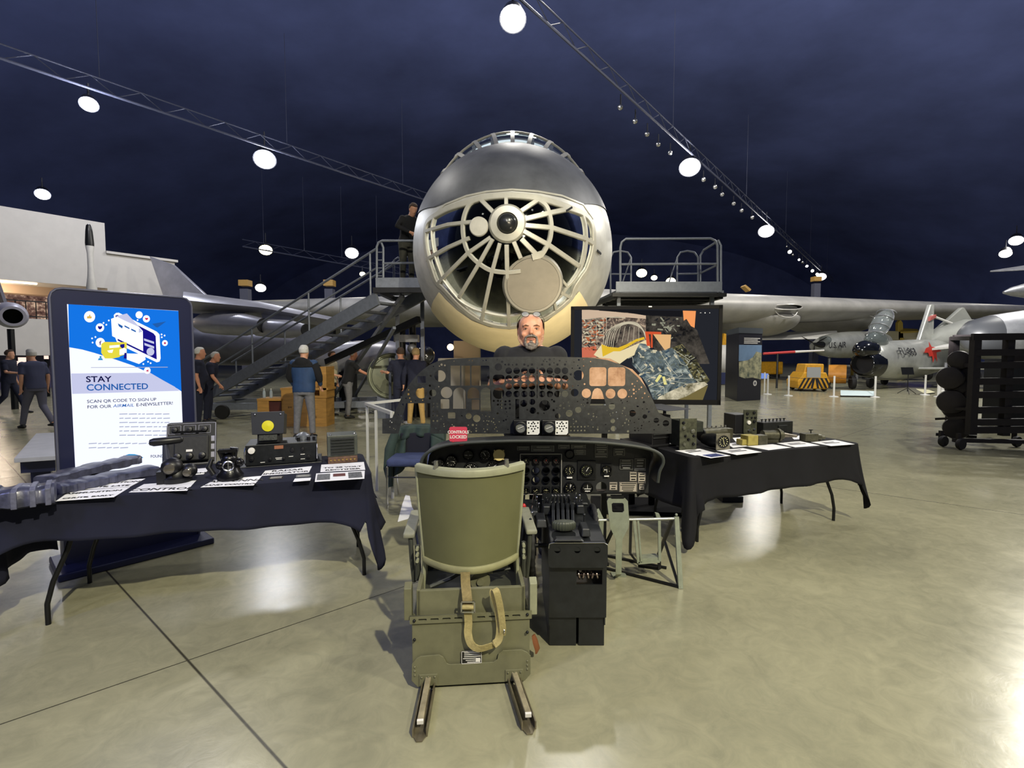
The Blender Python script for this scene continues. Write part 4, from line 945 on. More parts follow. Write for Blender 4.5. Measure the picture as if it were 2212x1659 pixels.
sheet([(404,1027),(440,1024.5),(456,1010),(412,1014)],'white sheet reading HORIZON half hidden behind the control grip',['','ZON'])
for i,(P,l) in enumerate((([(579,1036),(610,1034),(614,1028),(583,1030)],'left black card strip with white lettering on the table'),([(639,1032),(672,1030),(672,1024),(640,1026)],'right black card strip with white lettering on the table'),)):
    W4=tq(P,TZ); b=MB(); b.slab(W4,(0,0,.001)); o=b.build('caption_strip',dial_black); tag(o,l,'caption strip')
    for k in (.3,.68):
        b=MB(); a,bb,c,d=W4; p=a.lerp(d,k)+V((0,0,.0022)); q=bb.lerp(c,k)+V((0,0,.0022)); b.bar(p.lerp(q,.1),p.lerp(q,.9),.006,.0006); b.build('printed_line',lw,o)
b=MB(); b.slab(tq([(633,1041),(670,1038),(672,1032),(637,1034)],TZ),(0,0,.001)); tag(b.build('blank_card',paper),'small blank white card beside the black caption strip','card')
BARS=[(.25,.66,.75,.76,ink),(.18,.46,.82,.56,ink)]
# right table sheets
def RS(P,label,**k): sheet([R8(*p) for p in P],label,**k)
RS([(595,560),(790,535),(640,494),(398,512)],'white sheet in front of the green rack panel, nearest the table corner',pic=BARS); 
RS([(745,586),(940,562),(800,532),(610,556)],'white sheet with a dark blue photograph on the near edge of the right table',pic=[(.15,.15,.85,.85,bph)],dz=.002)
RS([(1000,555),(1245,527),(1060,488),(800,512)],'white sheet in front of the clock-faced instrument',pic=BARS)
RS([(1310,508),(1535,482),(1350,450),(1090,470)],'white sheet in front of the yellow box')
RS([(1570,480),(1810,462),(1620,420),(1390,440)],'white sheet in front of the cylindrical actuator',pic=BARS)
RS([(1920,468),(2150,450),(1960,408),(1720,430)],'white sheet at the far right end of the right table',pic=BARS)
RS([(965,485),(1110,470),(1010,430),(900,445)],'white sheet behind the clock-faced instrument',pic=BARS)
RS([(990,425),(1130,410),(1130,376),(960,388)],'white sheet farthest back, between the gear casings and the yellow box')
RS([(1560,405),(1650,402),(1650,362),(1530,375)],'white sheet behind the actuator')
# ---- helper for exhibits
def base(px,py,yaw=0): 
    p=fl(px,py,TZ); return TR(p.x,p.y,p.z,rz=R(yaw)),p
YL=21.6; YRt=19.5
wrap=mat('clear_wrapped_duct',(66,68,88),.42,.15,.5,14,.3,coat=.2)
# ammunition chutes
def chute(P,w,h,label,ribs,m):
    pts=[fl(x,y,TZ+h/2) for x,y in P]; sm=[V(p) for p in smooth_line([tuple(p) for p in pts],False,8)]
    t=thing('ammunition_chute',label,'ammunition chute',pts[0]); rings=[];n=len(sm)
    for i,p in enumerate(sm):
        T=(sm[min(n-1,i+1)]-sm[max(0,i-1)]).normalized(); S=T.cross(V((0,0,1))).normalized(); U=V((0,0,1)); bm_=1+.10*sin(i*1.9); hh=h*(1+.12*sin(i*.9))
        rings.append([p+S*(w/2*bm_*cx_)+U*(hh/2*cz_) for cx_,cz_ in ((-1,-.8),(-.8,-1),(.8,-1),(1,-.8),(1,.7),(.8,1),(-.8,1),(-1,.7))])
    b=MB(); b.loft(rings); b.build('duct',m,t,smooth=50)
    for k in range(ribs):
        i=int((k+.5)*(n-1)/ribs); p=sm[i]; T=(sm[min(n-1,i+1)]-sm[max(0,i-1)]).normalized(); S=T.cross(V((0,0,1))).normalized()
        b=MB(); b.loft([[p+T*o+S*(w*.56*cx_)+V((0,0,h*.58*cz_)) for cx_,cz_ in ((-1,-.86),(-.7,-.9),(.7,-.9),(1,-.86),(1,.7),(.7,1),(-.7,1),(-1,.7))] for o in (-.012,.012)]); b.build('hoop',mat('duct_hoop',(92,94,114),.45,.1,.3,30),t,bevel=.003)
    return t
chute([(-60,1082),(40,1072),(120,1062)],.17,.10,'thick segmented see-through ammunition chute at the left table end',5,wrap)
chute([(118,1056),(150,1050),(200,1040),(255,1028),(335,1014)],.15,.055,'long flat ammunition chute, the nearer of the two slim ones',0,wrap)
chute([(95,1040),(150,1025),(210,1010),(262,999),(288,992)],.13,.06,'long flat ammunition chute, the farther one before the kiosk screen',0,wrap)
# two-handed control grip
M_,p=base(378,1044,YL); t=thing('hand_control_grip','black gun control with a horizontal grip bar and round lenses','hand control',p)
b=MB(M_); b.lathe([(.085,0),(.085,.03),(.06,.045),(.05,.09)],(0,.05,0)); b.ball((-.02,.03,.10),(.062,.062,.06)); b.ball((.075,.03,.07),(.045,.045,.045)); b.box((-.07,.02,.04),(.05,.06,.08)); b.build('body',black_plastic,t,smooth=50)
b=MB(M_); b.tube([(-.05,.06,.12),(-.06,.07,.24)],[.028,.016],12); b.build('post',mat('polished_post',(90,92,105),.25,.7),t,smooth=True)
b=MB(M_); b.tube([(-.14,.06,.26),(-.12,.06,.26),(.02,.08,.265),(.035,.08,.265)],[.018,.026,.024,.012],14); b.build('grip_bar',black_plastic,t,smooth=True)
for x,z,r in ((-.02,.10,.030),(.075,.07,.024)):
    b=MB(M_); b.lathe([(r,.0),(r,.012),(r*.7,.016),(.001,.018)],(x,-.03,z),(0,-1,0),20,False); b.build('lens_window',mat('lens_glass',(110,105,95),.12,.6),t,smooth=True)
# slanted control panel
M_,p=base(408,1008,YL); t=thing('turret_control_panel','slanted black control panel with bordered switches and three knobs','control panel',p)
N_=M_@TR(0,.05,0,rx=R(-14)); b=MB(N_); 
plate('back_plate',rect(-.155,0,.165,.32,.025),[],N_@Euler((pi/2,0,0)).to_matrix().to_4x4(),.012,panel_dark,t)
b=MB(N_); 
for a_,c_ in (((-.15,.01),(.16,.01)),((.16,.01),(.16,.31)),((.16,.31),(-.15,.31)),((-.15,.31),(-.15,.01))): b.bar((a_[0],-.008,a_[1]),(c_[0],-.008,c_[1]),.004,.003)
for x0 in (-.14,-.045,.05):
    for a_,c_ in (((x0,.235),(x0+.075,.235)),((x0+.075,.235),(x0+.075,.295)),((x0+.075,.295),(x0,.295)),((x0,.295),(x0,.235))): b.bar((a_[0],-.008,a_[1]),(c_[0],-.008,c_[1]),.0025,.002)
for z in (.19,.13,.07): b.box((.142,-.008,z),(.022,.002,.04))
b.build('white_borders',mat('panel_border_grey',(150,150,165),.5),t)
for x0 in (-.102,-.008,.088):
    b=MB(N_); b.lathe([(.022,0),(.018,.018),(.001,.02)],(x0,-.008,.265),(0,-1,0),18,False); b.build('dial_knob',black_plastic,t,smooth=40)
b=MB(N_); b.slab([(-.10,-.012,.03),(.12,-.012,.03),(.12,-.012,.215),(-.10,-.012,.215)],(0,-.035,0)); f_=b.build('front_cover',panel_dark,t,bevel=.01)
for x0 in (-.07,.005,.085):
    b=MB(N_); b.lathe([(.024,0),(.020,.03),(.012,.032),(.001,.033)],(x0,-.047,.065),(0,-1,0),18,False); b.build('knob',black_plastic,f_,smooth=40)
b=MB(N_); b.box((.0,-.049,.105),(.04,.002,.016)); b.build('small_label',lw,f_)
b=MB(M_); b.bar((0,.14,0),(0,.10,.25),.2,.01); b.bar((-.08,.0,.005),(-.08,.16,.005),.02,.01); b.build('rear_strut',black_metal,t)
# second hand control
M_,p=base(494,1040,YL); t=thing('antenna_hand_control','black mechanical antenna hand control, a lumpy cluster of castings','hand control',p)
b=MB(M_); b.lathe([(.075,0),(.08,.03),(.06,.06),(.05,.10)],(0,.06,0)); b.ball((0,.05,.13),(.05,.05,.05)); b.ball((-.05,.05,.10),.03); b.ball((.055,.05,.11),.03); b.cyl((-.03,.05,.14),(-.05,.05,.20),.02); b.cyl((.02,.05,.15),(.03,.05,.21),.024); b.box((.0,.03,.195),(.11,.05,.02)); b.build('casting',mat('glossy_black_casting',(16,16,20),.25,.3,.3,30,.2),t,smooth=50)
b=MB(M_); b.cyl((.0,-.0,.04),(.0,-.0,.14),.004,seg=6); b.cyl((-.05,.01,.03),(.05,.01,.035),.006,seg=8); b.ring((.0,.0,.10),(0,1,0),.03,.005,18,6); b.build('linkage_rod',chrome,t,smooth=True)
b=MB(M_); b.tube([(-.09,.05,.04),(-.12,.06,.09),(-.10,.07,.14)],[.015,.018,.010],10); b.build('side_lever',black_plastic,t,smooth=True)
# radar indicator
M_,p=base(590,1007,YL); t=thing('radar_chassis','long black radio chassis with dials carrying the radar indicator','radio chassis',p)
b=MB(M_); b.box((.06,.17,.085),(.48,.30,.15)); b.box((.06,.17,.004),(.55,.34,.008)); b.build('case',mat('chassis_black',(28,30,32),.4,.3,.35,30,.05),t,bevel=.004)
for x,z,r,mm in ((-.14,.12,.024,lw),(-.14,.06,.018,black_plastic),(-.02,.05,.014,black_plastic),(.07,.05,.012,black_plastic),(.13,.11,.016,black_plastic),(.20,.11,.014,black_plastic),(.24,.05,.016,black_plastic)):
    b=MB(M_); b.lathe([(r,0),(r*.9,.014),(.001,.016)],(x,.02,z),(0,-1,0),16,False); g=b.build('front_knob',mm,t,smooth=40)
b=MB(M_); 
for x,z,w in ((.04,.055,.05),(.04,.045,.04),(.12,.06,.03),(.20,.07,.03),(-.07,.03,.03),(.2,.035,.03)): b.box((x,.0185,z),(w,.002,.004))
b.build('front_lettering',lw,t)
b=MB(M_); b.box((.04,.016,.135),(.06,.004,.025)); b.build('copper_label',mat('copper_label',(165,110,80),.5,.4),t)
for x in (-.18,.30): b=MB(M_); b.tube([(x,.02,.02),(x,-.02,.04),(x,-.02,.12),(x,.02,.14)],.005,8); b.build('handle',chrome,t,smooth=True)
b=MB(M_); b.lathe([(.055,.0),(.05,.03),(.02,.05),(.001,.052)],(.20,.2,.16)); b.build('dome_cap',mat('dome_grey',(110,115,125),.35,.5),t,smooth=True)
for x in (.24,.28,.17):
    b=MB(M_); b.cyl((x,.12,.16),(x,.12,.185),.012,seg=12); b.build('terminal',black_plastic,t,smooth=True)
t2=thing('radar_indicator','black tilted radar indicator box with a round yellow scope','radar indicator',M_@V((-.02,.15,.16)))
N_=M_@TR(-.03,.05,.165,rx=R(-8),rz=R(-3)); b=MB(N_); b.slab([(-.10,-.02,.07),(.10,-.02,.07),(.105,-.02,.225),(-.105,-.02,.225)],(0,.22,-.01)); b.box((0,.09,.04),(.15,.18,.08)); b.build('housing',black_plastic,t2,bevel=.006)
b=MB(N_); b.slab([(-.105,-.026,.065),(.105,-.026,.065),(.112,-.026,.23),(-.112,-.026,.23)],(0,.008,0)); b.build('front_frame',mat('frame_dull',(52,54,60),.4,.4),t2,bevel=.003)
b=MB(N_); b.lathe([(.040,0),(.040,.006),(.001,.010)],(0,-.027,.125),(0,-1,0),28,False); b.build('yellow_scope',mat('scope_yellow',(205,196,30),.4),t2,smooth=40)
b=MB(N_); b.box((0,-.012,.04),(.12,.02,.04)); b.build('name_plate',mat('scope_plate',(60,62,58),.5,.4,.6,120),t2)
for x in (-.085,.085):
    b=MB(N_); b.ball((x,-.030,.21),.007,8,5); b.build('screw',chrome,t2,smooth=True)
# rectifier
M_,p=base(741,1001,YL); t=thing('rectifier','grey green louvred rectifier box with a brown terminal strip','rectifier',p)
gm=mat('rectifier_green',(72,76,70),.5,.2,.2,25)
b=MB(M_); b.box((0,.12,.13),(.215,.20,.16)); b.build('case',gm,t,bevel=.005)
for k in range(6):
    b=MB(M_); b.slab([(-.085,.02,.075+k*.022),(.085,.02,.075+k*.022),(.085,.008,.069+k*.022),(-.085,.008,.069+k*.022)],(0,0,.006)); b.build('louvre',mat('louvre_dark_grey',(40,42,40),.5),t)  # louvres in a darker tone than the case
b=MB(M_); b.box((0,.10,.025),(.21,.18,.05)); g=b.build('terminal_block',mat('bakelite_brown',(92,66,50),.6,0,.3,40),t,bevel=.004)
for k in range(7): b=MB(M_); b.cyl((-.085+k*.028,.012,.028),(-.085+k*.028,-.002,.028),.007,seg=10); b.build('terminal_screw',mat('brass',(170,140,80),.35,.8),g,smooth=True)
for x in (-.085,.085): b=MB(M_); b.ball((x,.03,.215),.008,8,5); b.build('screw',chrome,t,smooth=True)
# ---- right table exhibits
mgreen=mat('mottled_green_black',(66,68,54),.5,.3,.6,25,.2); odm=mat('drab_casting',(78,76,60),.45,.5,.35,22,.15)
M_,p=base(1440,966,YRt+2); t=thing('louvred_case','tall black louvred case standing behind the pierced panel','equipment case',M_@V((0,.25,0)))
M2=M_@TR(-.02,.06,0); b=MB(M2); b.box((0,.16,.14),(.20,.34,.28)); b.box((-.02,.16,.012),(.32,.42,.024)); b.build('case',black_plastic,t,bevel=.006)
for k in range(6): b=MB(M2); b.box((-.01,-.016,.08+k*.032),(.17,.014,.010)); b.build('louvre',mat('louvre_grey',(46,47,48),.4,.3),t)
b=MB(M2); b.slab([(-.02,-.10,.325),(.28,-.06,.325),(.20,.25,.345),(-.12,.25,.35)],(0,0,.006)); b.bar((-.05,.1,.28),(-.05,.1,.34),.02,.02); b.bar((.08,.05,.28),(.08,.05,.33),.02,.02); b.build('raised_lid',mat('lid_grey',(62,64,74),.5),t)
M_,p=base(1487,972,YRt-6); t=thing('rack_panel_unit','upright mottled green rack panel with round meter','rack unit',p)
b=MB(M_); b.box((0,.012,.135),(.165,.014,.27)); b.build('front_panel',mgreen,t,bevel=.003)
b=MB(M_); b.box((0,.10,.14),(.14,.16,.22)); b.box((.12,.10,.19),(.10,.12,.09)); b.build('chassis',mat('chassis_dark_green',(38,42,36),.5,.2,.4,30),t,bevel=.004)
for x,z,r in ((-.05,.235,.014),(-.045,.19,.018),(.05,.05,.014),(.05,.12,.012),(-.04,.05,.016),(.0,.09,.012),(.04,.16,.020),(-.03,.12,.010)):
    b=MB(M_); b.lathe([(r,0),(r,.008),(r*.6,.016),(.001,.017)],(x,.005,z),(0,-1,0),14,False); b.build('fitting',black_plastic if r<.015 else mat('meter_grey',(95,96,84),.4,.3),t,smooth=40)
M_,p=base(1553,955,YRt); t=thing('gear_casing','long drab metal casing of joined cylinders lying behind the clock instrument','casing',p)
b=MB(M_); b.tube([(-.16,.05,.075),(.10,.05,.075)],.06,18); b.tube([(.10,.05,.075),(.13,.05,.075)],[.05,.035],18); b.box((.10,.05,.07),(.14,.09,.10)); b.box((-.02,.05,.02),(.2,.08,.04)); b.build('casing_body',odm,t,smooth=50,bevel=.003)
b=MB(M_); b.lathe([(.063,0),(.063,.012),(.04,.02),(.001,.02)],(-.16,.05,.075),(-1,0,0)); b.build('end_flange',black_metal,t,smooth=40)
for x in (-.10,-.05,.0,.06,.11): b=MB(M_); b.cyl((x,.04,.13),(x,.04,.15),.008,seg=10); b.build('stud',chrome,t,smooth=True)
M_,p=base(1562,973,YRt-6); t=thing('clock_instrument','round bodied instrument with a big black clock dial on a square face','instrument',p)
b=MB(M_); b.tube([(-.0,.03,.07),(-.03,.12,.07),(-.05,.2,.07)],[.058,.062,.045],22); b.build('body',black_metal,t,smooth=50)
b=MB(M_); b.box((.01,.02,.072),(.135,.012,.14)); f_=b.build('square_face',mat('face_tan_grey',(128,124,108),.4,.5,.2,40),t,bevel=.003)
b=MB(M_); b.lathe([(.055,0),(.055,.006),(.048,.008),(.047,.003),(.001,.003)],(.01,.013,.072),(0,-1,0),32,False); f2=b.build('dial',dial_black,f_,smooth=30)
b=MB(M_)
for k in range(12):
    a=2*pi*k/12; d=V((sin(a),0,cos(a))); c0=V((.01,.0085,.072)); b.bar(c0+d*.030,c0+d*.042,.005,.001,up=(0,1,0))
c0=V((.01,.0075,.072)); b.bar(c0,c0+V((-.008,0,.030)),.004,.001,up=(0,1,0)); b.bar(c0,c0+V((.006,0,-.022)),.005,.001,up=(0,1,0)); b.build('dial_marks',lt,f2)
M_,p=base(1617,940,YRt-10); t=thing('radio_control_box','upright black radio control box with crowded front panel and white meter','radio box',p)
b=MB(M_); b.box((-.06,.12,.11),(.16,.2,.20)); b.build('case',black_plastic,t,bevel=.006)
b=MB(M_); b.box((.02,.01,.13),(.15,.014,.26)); b.build('front_panel',mgreen,t,bevel=.003)
for x,z,r,mm in ((-.02,.22,.014,black_plastic),(.055,.23,.014,black_plastic),(.0,.13,.022,lw),(.06,.14,.014,black_plastic),(-.02,.18,.010,black_plastic),(.03,.18,.010,black_plastic),(.07,.18,.010,black_plastic),(.0,.05,.012,chrome),(.06,.06,.012,chrome)):
    b=MB(M_); b.lathe([(r,0),(r*.9,.012),(.001,.014)],(x,.003,z),(0,-1,0),14,False); b.build('front_knob',mm,t,smooth=40)
M_,p=base(1690,940,YRt); t=thing('junction_box','long low black junction box with a row of knobs along its top','junction box',p)
b=MB(M_); b.box((0,.12,.065),(.40,.14,.13)); b.box((.05,.06,.05),(.12,.05,.09)); b.build('case',mat('junction_black',(34,35,33),.5,.3,.4,25,.1),t,bevel=.006)
for k in range(7): b=MB(M_); x=-.16+k*.05; b.cyl((x,.11,.13),(x,.11,.150),.006,seg=8); b.lathe([(.014,.15),(.014,.158),(.001,.16)],(x,.11,0),(0,0,1),12,False); b.build('top_knob',black_plastic,t,smooth=40)
M_,p=base(1637,962,YRt-4); t=thing('pressure_switch','small yellow box with a dark worn front block','switch box',p)
b=MB(M_); b.box((-.05,.05,.045),(.11,.10,.09)); b.box((-.12,.06,.028),(.06,.08,.05)); b.build('yellow_housing',mat('primer_yellow',(150,138,70),.5,.1,.2,15),t,bevel=.004)
b=MB(M_); b.box((.055,.04,.045),(.10,.09,.085)); b.build('dark_block',odm,t,bevel=.006)
for k in range(4): b=MB(M_); b.ball((.02+k*.022,.005,.082),.005,8,5); b.build('screw',chrome,t,smooth=True)
M_,p=base(1690,957,YRt-12); t=thing('actuator','cylindrical drab actuator with a long polished shaft pointing right','actuator',p)
b=MB(M_); b.tube([(-.16,.06,.065),(-.02,.05,.065)],.048,20); b.lathe([(.064,0),(.064,.02),(.045,.03),(.045,.05),(.001,.05)],(-.02,.05,.066),(1,-.05,0),24); b.box((-.09,.06,.015),(.14,.08,.03)); b.build('body',odm,t,smooth=50)
b=MB(M_); b.tube([(.03,.05,.065),(.10,.045,.06),(.16,.04,.055)],[.030,.018,.012],14); b.ball((.165,.04,.055),.014,10,6); b.build('shaft',mat('worn_shaft',(120,112,98),.35,.7,.3,30),t,smooth=True)
M_,p=base(1762,955,YRt-8); t=thing('valve_unit','small drab valve block with a nozzle and a tap knob on top','valve',p)
b=MB(M_); b.box((-.03,.05,.04),(.14,.08,.075)); b.tube([(.04,.05,.04),(.09,.04,.035)],[.034,.03],16); b.tube([(.09,.04,.035),(.13,.035,.032)],.018,12); b.build('body',odm,t,bevel=.004,smooth=50)
b=MB(M_); b.cyl((-.01,.05,.075),(-.01,.05,.105),.005,seg=8); b.box((-.01,.05,.108),(.035,.012,.008)); b.build('tap',black_metal,t)
# ---------------- lit information kiosk
k0=fl(138,1237); k1=fl(432,1165); kux=(k1-k0).normalized(); kw=(k1-k0).length
MK=Matrix((kux,V((0,0,1)),kux.cross(V((0,0,1))))).transposed().to_4x4(); MK.translation=k0
def onplane(M,px,py,z=0):
    n=M.to_3x3()@V((0,0,1)); o=M@V((0,0,z)); c=V((0,0,HC)); d=ray(px,py); t=(o-c).dot(n)/d.dot(n); q=M.inverted()@(c+d*t); return (q.x,q.y)
def KP(x,y): return onplane(MK,100+.24105*x,620+.24105*y,.006)
kt=thing('information_kiosk','tall dark kiosk with a lit blue and white STAY CONNECTED screen','kiosk',k0.lerp(k1,.5))
tl=onplane(MK,108,629); tr=onplane(MK,416,650)
xl=min(0,tl[0]); topz=2.03
kflare=mat('kiosk_flare_tinted',(27,31,62),.35,.2,spec=.6)  # dark housing, blue of the lens flare mixed into the colour
plate('housing',rect(xl,.0,kw,topz,.07),[],MK@TR(0,0,-.07),.14,kflare,kt)
b=MB(MK); b.box((kw/2+xl/2,.025,-.05),(kw+.1,.05,.5)); b.build('foot_plinth',kflare,kt,bevel=.01)
b=MB(MK); P=rect(xl,.0,kw,topz,.07)
b.tube([(x,y,-.0) for x,y in P],.008,6,True); b.build('edge_trim',mat('trim_silver',(120,122,140),.3,.7),kt,smooth=True)
s_bl=KP(250,1640); s_tl=KP(197,152); s_tr=KP(1197,215); 
sx0=(KP(197,152)[0]+KP(250,1640)[0])/2; sx1=KP(1210,900)[0]; sy0=KP(250,1640)[1]-.16; sy1=(s_tl[1]+s_tr[1])/2
w_=emat('screen_white',(236,240,255),1.15); 
scr=shapes('screen',[rect(sx0,sy0,sx1,sy1)],MK,w_,kt,.004)
eb=emat('screen_blue',(22,120,235),.95); enavy=emat('screen_navy',(30,24,150),.8); eyel=emat('screen_yellow',(238,225,70),.95); elav=emat('screen_lavender',(205,208,240),.95); einkb=emat('screen_ink',(32,36,96),.6); emid=emat('screen_mid_blue',(40,105,190),.8); ew2=emat('screen_white_art',(240,244,255),1.2); egrey=emat('screen_text_grey',(175,180,205),.95); eteal=emat('screen_teal',(40,150,215),.95); ered=emat('screen_pink',(215,60,100),.9); eorg=emat('screen_orange',(235,190,90),.9)
def KS(name,polys,m,z): return shapes(name,[[ (min(max(x,sx0),sx1),min(y,sy1)) for x,y in [KP(*p) for p in P]] for P in polys],MK,m,scr,z)
KS('blue_area',[[(197,152),(1197,215),(1222,935)]+[(1150,895),(1050,840),(900,760),(780,705),(620,650),(430,590),(320,560),(205,540)]],eb,.0050)
KS('title_band',[[(222,775),(930,768),(1050,838),(1150,893),(1195,930),(232,958)]],elav,.0055)
def fit(x0,x1,y,cap,st,slant=0):
    cu=bpy.data.curves.new('m','FONT'); cu.body=st; cu.size=1; o=bpy.data.objects.new('m',cu); C.objects.link(o); bpy.context.view_layer.update(); w=o.dimensions.x; bpy.data.objects.remove(o)
    a=KP(x0,y); c=KP(x1,y); h=KP(x0,y-cap); s=(h[1]-a[1])/.70
    dy=(KP(x1,y+slant)[1]-a[1])/(c[0]-a[0]) if slant else 0
    M=MK@TR(a[0],a[1],.0068); S=Matrix(((( c[0]-a[0])/w,0,0,0),(dy*(c[0]-a[0])/w,s,0,0),(0,0,1,0),(0,0,0,1)))
    return M@S
def KC(cx,cy,r,n=18):
    return [(cx+r*cos(2*pi*k/n),cy+r*sin(2*pi*k/n)*1.02) for k in range(n)]
for bub_ in ([KC(388,266,50),KC(481,364,38),KC(484,498,42),KC(832,250,32),KC(897,285,32),KC(1063,502,26),KC(905,748,30)]+[KC(x,y,8,8) for x,y in ((560,300),(513,322),(538,338),(440,448),(410,460),(415,498),(1060,435),(1035,450),(1033,425),(935,682),(912,670),(870,690),(818,296))]): KS('bubble',[bub_],ew2,.0060)
text('letter_icon',[('f',1,fit(474,496,520,38,'f'),'LEFT',0,.01)],emat('screen_plum',(90,50,130),.8),scr)
KS('heart_icon',[[(461,355),(470,348),(481,355),(492,348),(502,356),(495,372),(481,382),(467,372)]],enavy,.0065)
KS('pink_icon',[[(884,280),(890,274),(898,279),(906,274),(914,281),(908,291),(898,297),(889,291)],KC(1063,503,10,8),[(890,752),(915,738),(915,760)]],ered,.0065)
KS('thumb_icon',[[(365,262),(380,262),(388,246),(396,250),(393,262),(408,264),(404,282),(365,282)]],eorg,.0065)
KS('envelope_back',[[(605,250),(625,232),(650,230),(990,400),(1015,425),(1025,640),(1015,668),(990,675),(640,510),(620,460)]],ew2,.0060)
KS('tablet_face',[[(620,255),(640,250),(960,415),(980,440),(990,650),(640,480)]],enavy,.0066)
KS('envelope',[[(580,285),(722,237),(865,395),(868,575),(590,440)]],ew2,.0072)
KS('envelope_flap',[[(625,262),(722,237),(835,360),(700,300)],[(830,365),(862,400),(828,410)]],elav,.0078)
KS('letter_line',[[(640,325),(685,350),(680,372),(650,352)],[(700,342),(745,366),(745,378),(700,356)],[(760,372),(802,392),(802,406),(760,386)]],emid,.0079)
KS('tablet_button',[[(875,460),(965,490),(966,510),(876,480)],[(878,500),(966,532),(966,552),(880,522)],KC(933,580,35)],elav,.0072)
KS('mailbox',[[(492,510),(520,492),(720,495),(720,600),(660,620),(655,628),(600,640),(525,640),(492,590)]],eyel,.0080)
KS('mailbox_detail',[[(565,525),(655,518),(655,540),(565,548)],[(545,570),(600,560),(590,590),(560,588)]],ew2,.0085)
KS('figure',[[(662,515),(700,510),(700,540),(680,550),(662,535)],[(700,590),(718,590),(720,642),(693,640)]],enavy,.0088)
KS('figure_shirt',[[(655,560),(700,545),(720,560),(715,600),(655,610)],[(720,595),(880,600),(890,650),(830,690),(720,650)]],ew2,.0086)
KS('paper_plane',[[(948,330),(1075,308),(1010,355),(985,362)],[(985,340),(1075,308),(995,365)]],emid,.0065)
KS('small_person_icon',[KC(486,628,10,8),[(462,655),(470,638),(500,638),(508,655)]],eteal,.0065)
KS('ground_line',[[(400,719),(1088,715),(1088,721),(400,724)]],egrey,.0068)
KS('logo_shape',[[(700,1510),(740,1497),(790,1498),(835,1508),(870,1530),(820,1545),(720,1540)]],eteal,.0065)
def KM(x,y,ref=(300,0)):
    a=KP(x,y); return MK@TR(a[0],a[1],.0068)
fs=.11
text('screen_title',[('STAY',1,fit(355,580,852,52,'STAY',-3),'LEFT',0,.02)],einkb,scr)
text('screen_title',[('CONNECTED',1,fit(360,908,928,56,'CONNECTED',-14),'LEFT',0,.018)],emid,scr)
for st,x0,x1,y,sl in (('SCAN QR CODE TO SIGN UP',364,985,1040,-22),('FOR OUR',366,580,1089,-8),('E-NEWSLETTER!',805,1130,1070,-17)):
    text('screen_text',[(st,1,fit(x0,x1,y,28,st,sl),'LEFT',0,.008)],einkb,scr)
text('screen_text',[('AIRMAIL',1,fit(597,785,1079,28,'AIRMAIL',-8),'LEFT',.2,.003)],emid,scr)
text('screen_text',[('FOUND',1,fit(934,1050,1530,25,'FOUND',-4),'LEFT',0,.012)],einkb,scr)
rq=random.Random(2); ps=[]
for i in range(6):
    y=1135+i*38; x=655
    while x<1080: w=rq.uniform(20,75); ps.append([(x,y),(x+w,y-2),(x+w,y+6),(x,y+8)]); x+=w+12
for i in range(2):
    y=1400+i*38; x=380
    while x<(1080 if i==0 else 720): w=rq.uniform(20,75); ps.append([(x,y),(x+w,y-4),(x+w,y+4),(x,y+8)]); x+=w+12
KS('fine_print',ps,egrey,.0060)
# ---------------- big television on a stand
MTt=frame(at(1232,868,4.95),at(1558,880,4.80)-at(1232,868,4.95),(0,0,1)); MT=MTt@Euler((pi/2,0,0)).to_matrix().to_4x4()
ux=at(1558,880,4.80)-at(1232,868,4.95); ux.z=0; ux.normalize(); MT=Matrix((ux,V((0,0,1)),ux.cross(V((0,0,1))))).transposed().to_4x4(); MT.translation=at(1232,868,4.95)
mblack=mat('matt_black_plastic',(11,11,13),.75,spec=.15)
tv=thing('television','large black flat television showing a photograph of a cockpit restoration','television',MT@V((.75,0,0)))
tv.location.z=0
def TP(x,y): return onplane(MT,1230+.1944*x,650+.1944*y,.002)
a=onplane(MT,1233,657); c=onplane(MT,1558,664); e=onplane(MT,1559,878); f=onplane(MT,1233,869)
x0,x1,y0,y1=0,(c[0]+e[0])/2,(e[1]+f[1])/2,(a[1]+c[1])/2
b=MB(MT); b.slab([(x0,y0,-.05),(x1,y0,-.05),(x1,y1,-.05),(x0,y1,-.05)],(0,0,.048)); b.slab([(x0+.15,y0+.1,-.09),(x1-.15,y0+.1,-.09),(x1-.15,y1-.15,-.09),(x0+.15,y1-.15,-.09)],(0,0,.05)); b.build('housing',mblack,tv,bevel=.006)
b=MB(MT); 
bw=.035
for (p0,p1,q0,q1) in ((x0,x1,y1-bw,y1),(x0,x1,y0,y0+.05),(x0,x0+bw,y0,y1),(x1-bw,x1,y0,y1)): b.slab([(p0,q0,-.002),(p1,q0,-.002),(p1,q1,-.002),(p0,q1,-.002)],(0,0,.012))
b.build('bezel',mblack,tv)
es=emat('tv_dark',(36,38,44),1); 
scr2=shapes('screen',[rect(x0+bw,y0+.05,x1-bw,y1-bw)],MT,es,tv,0.0)
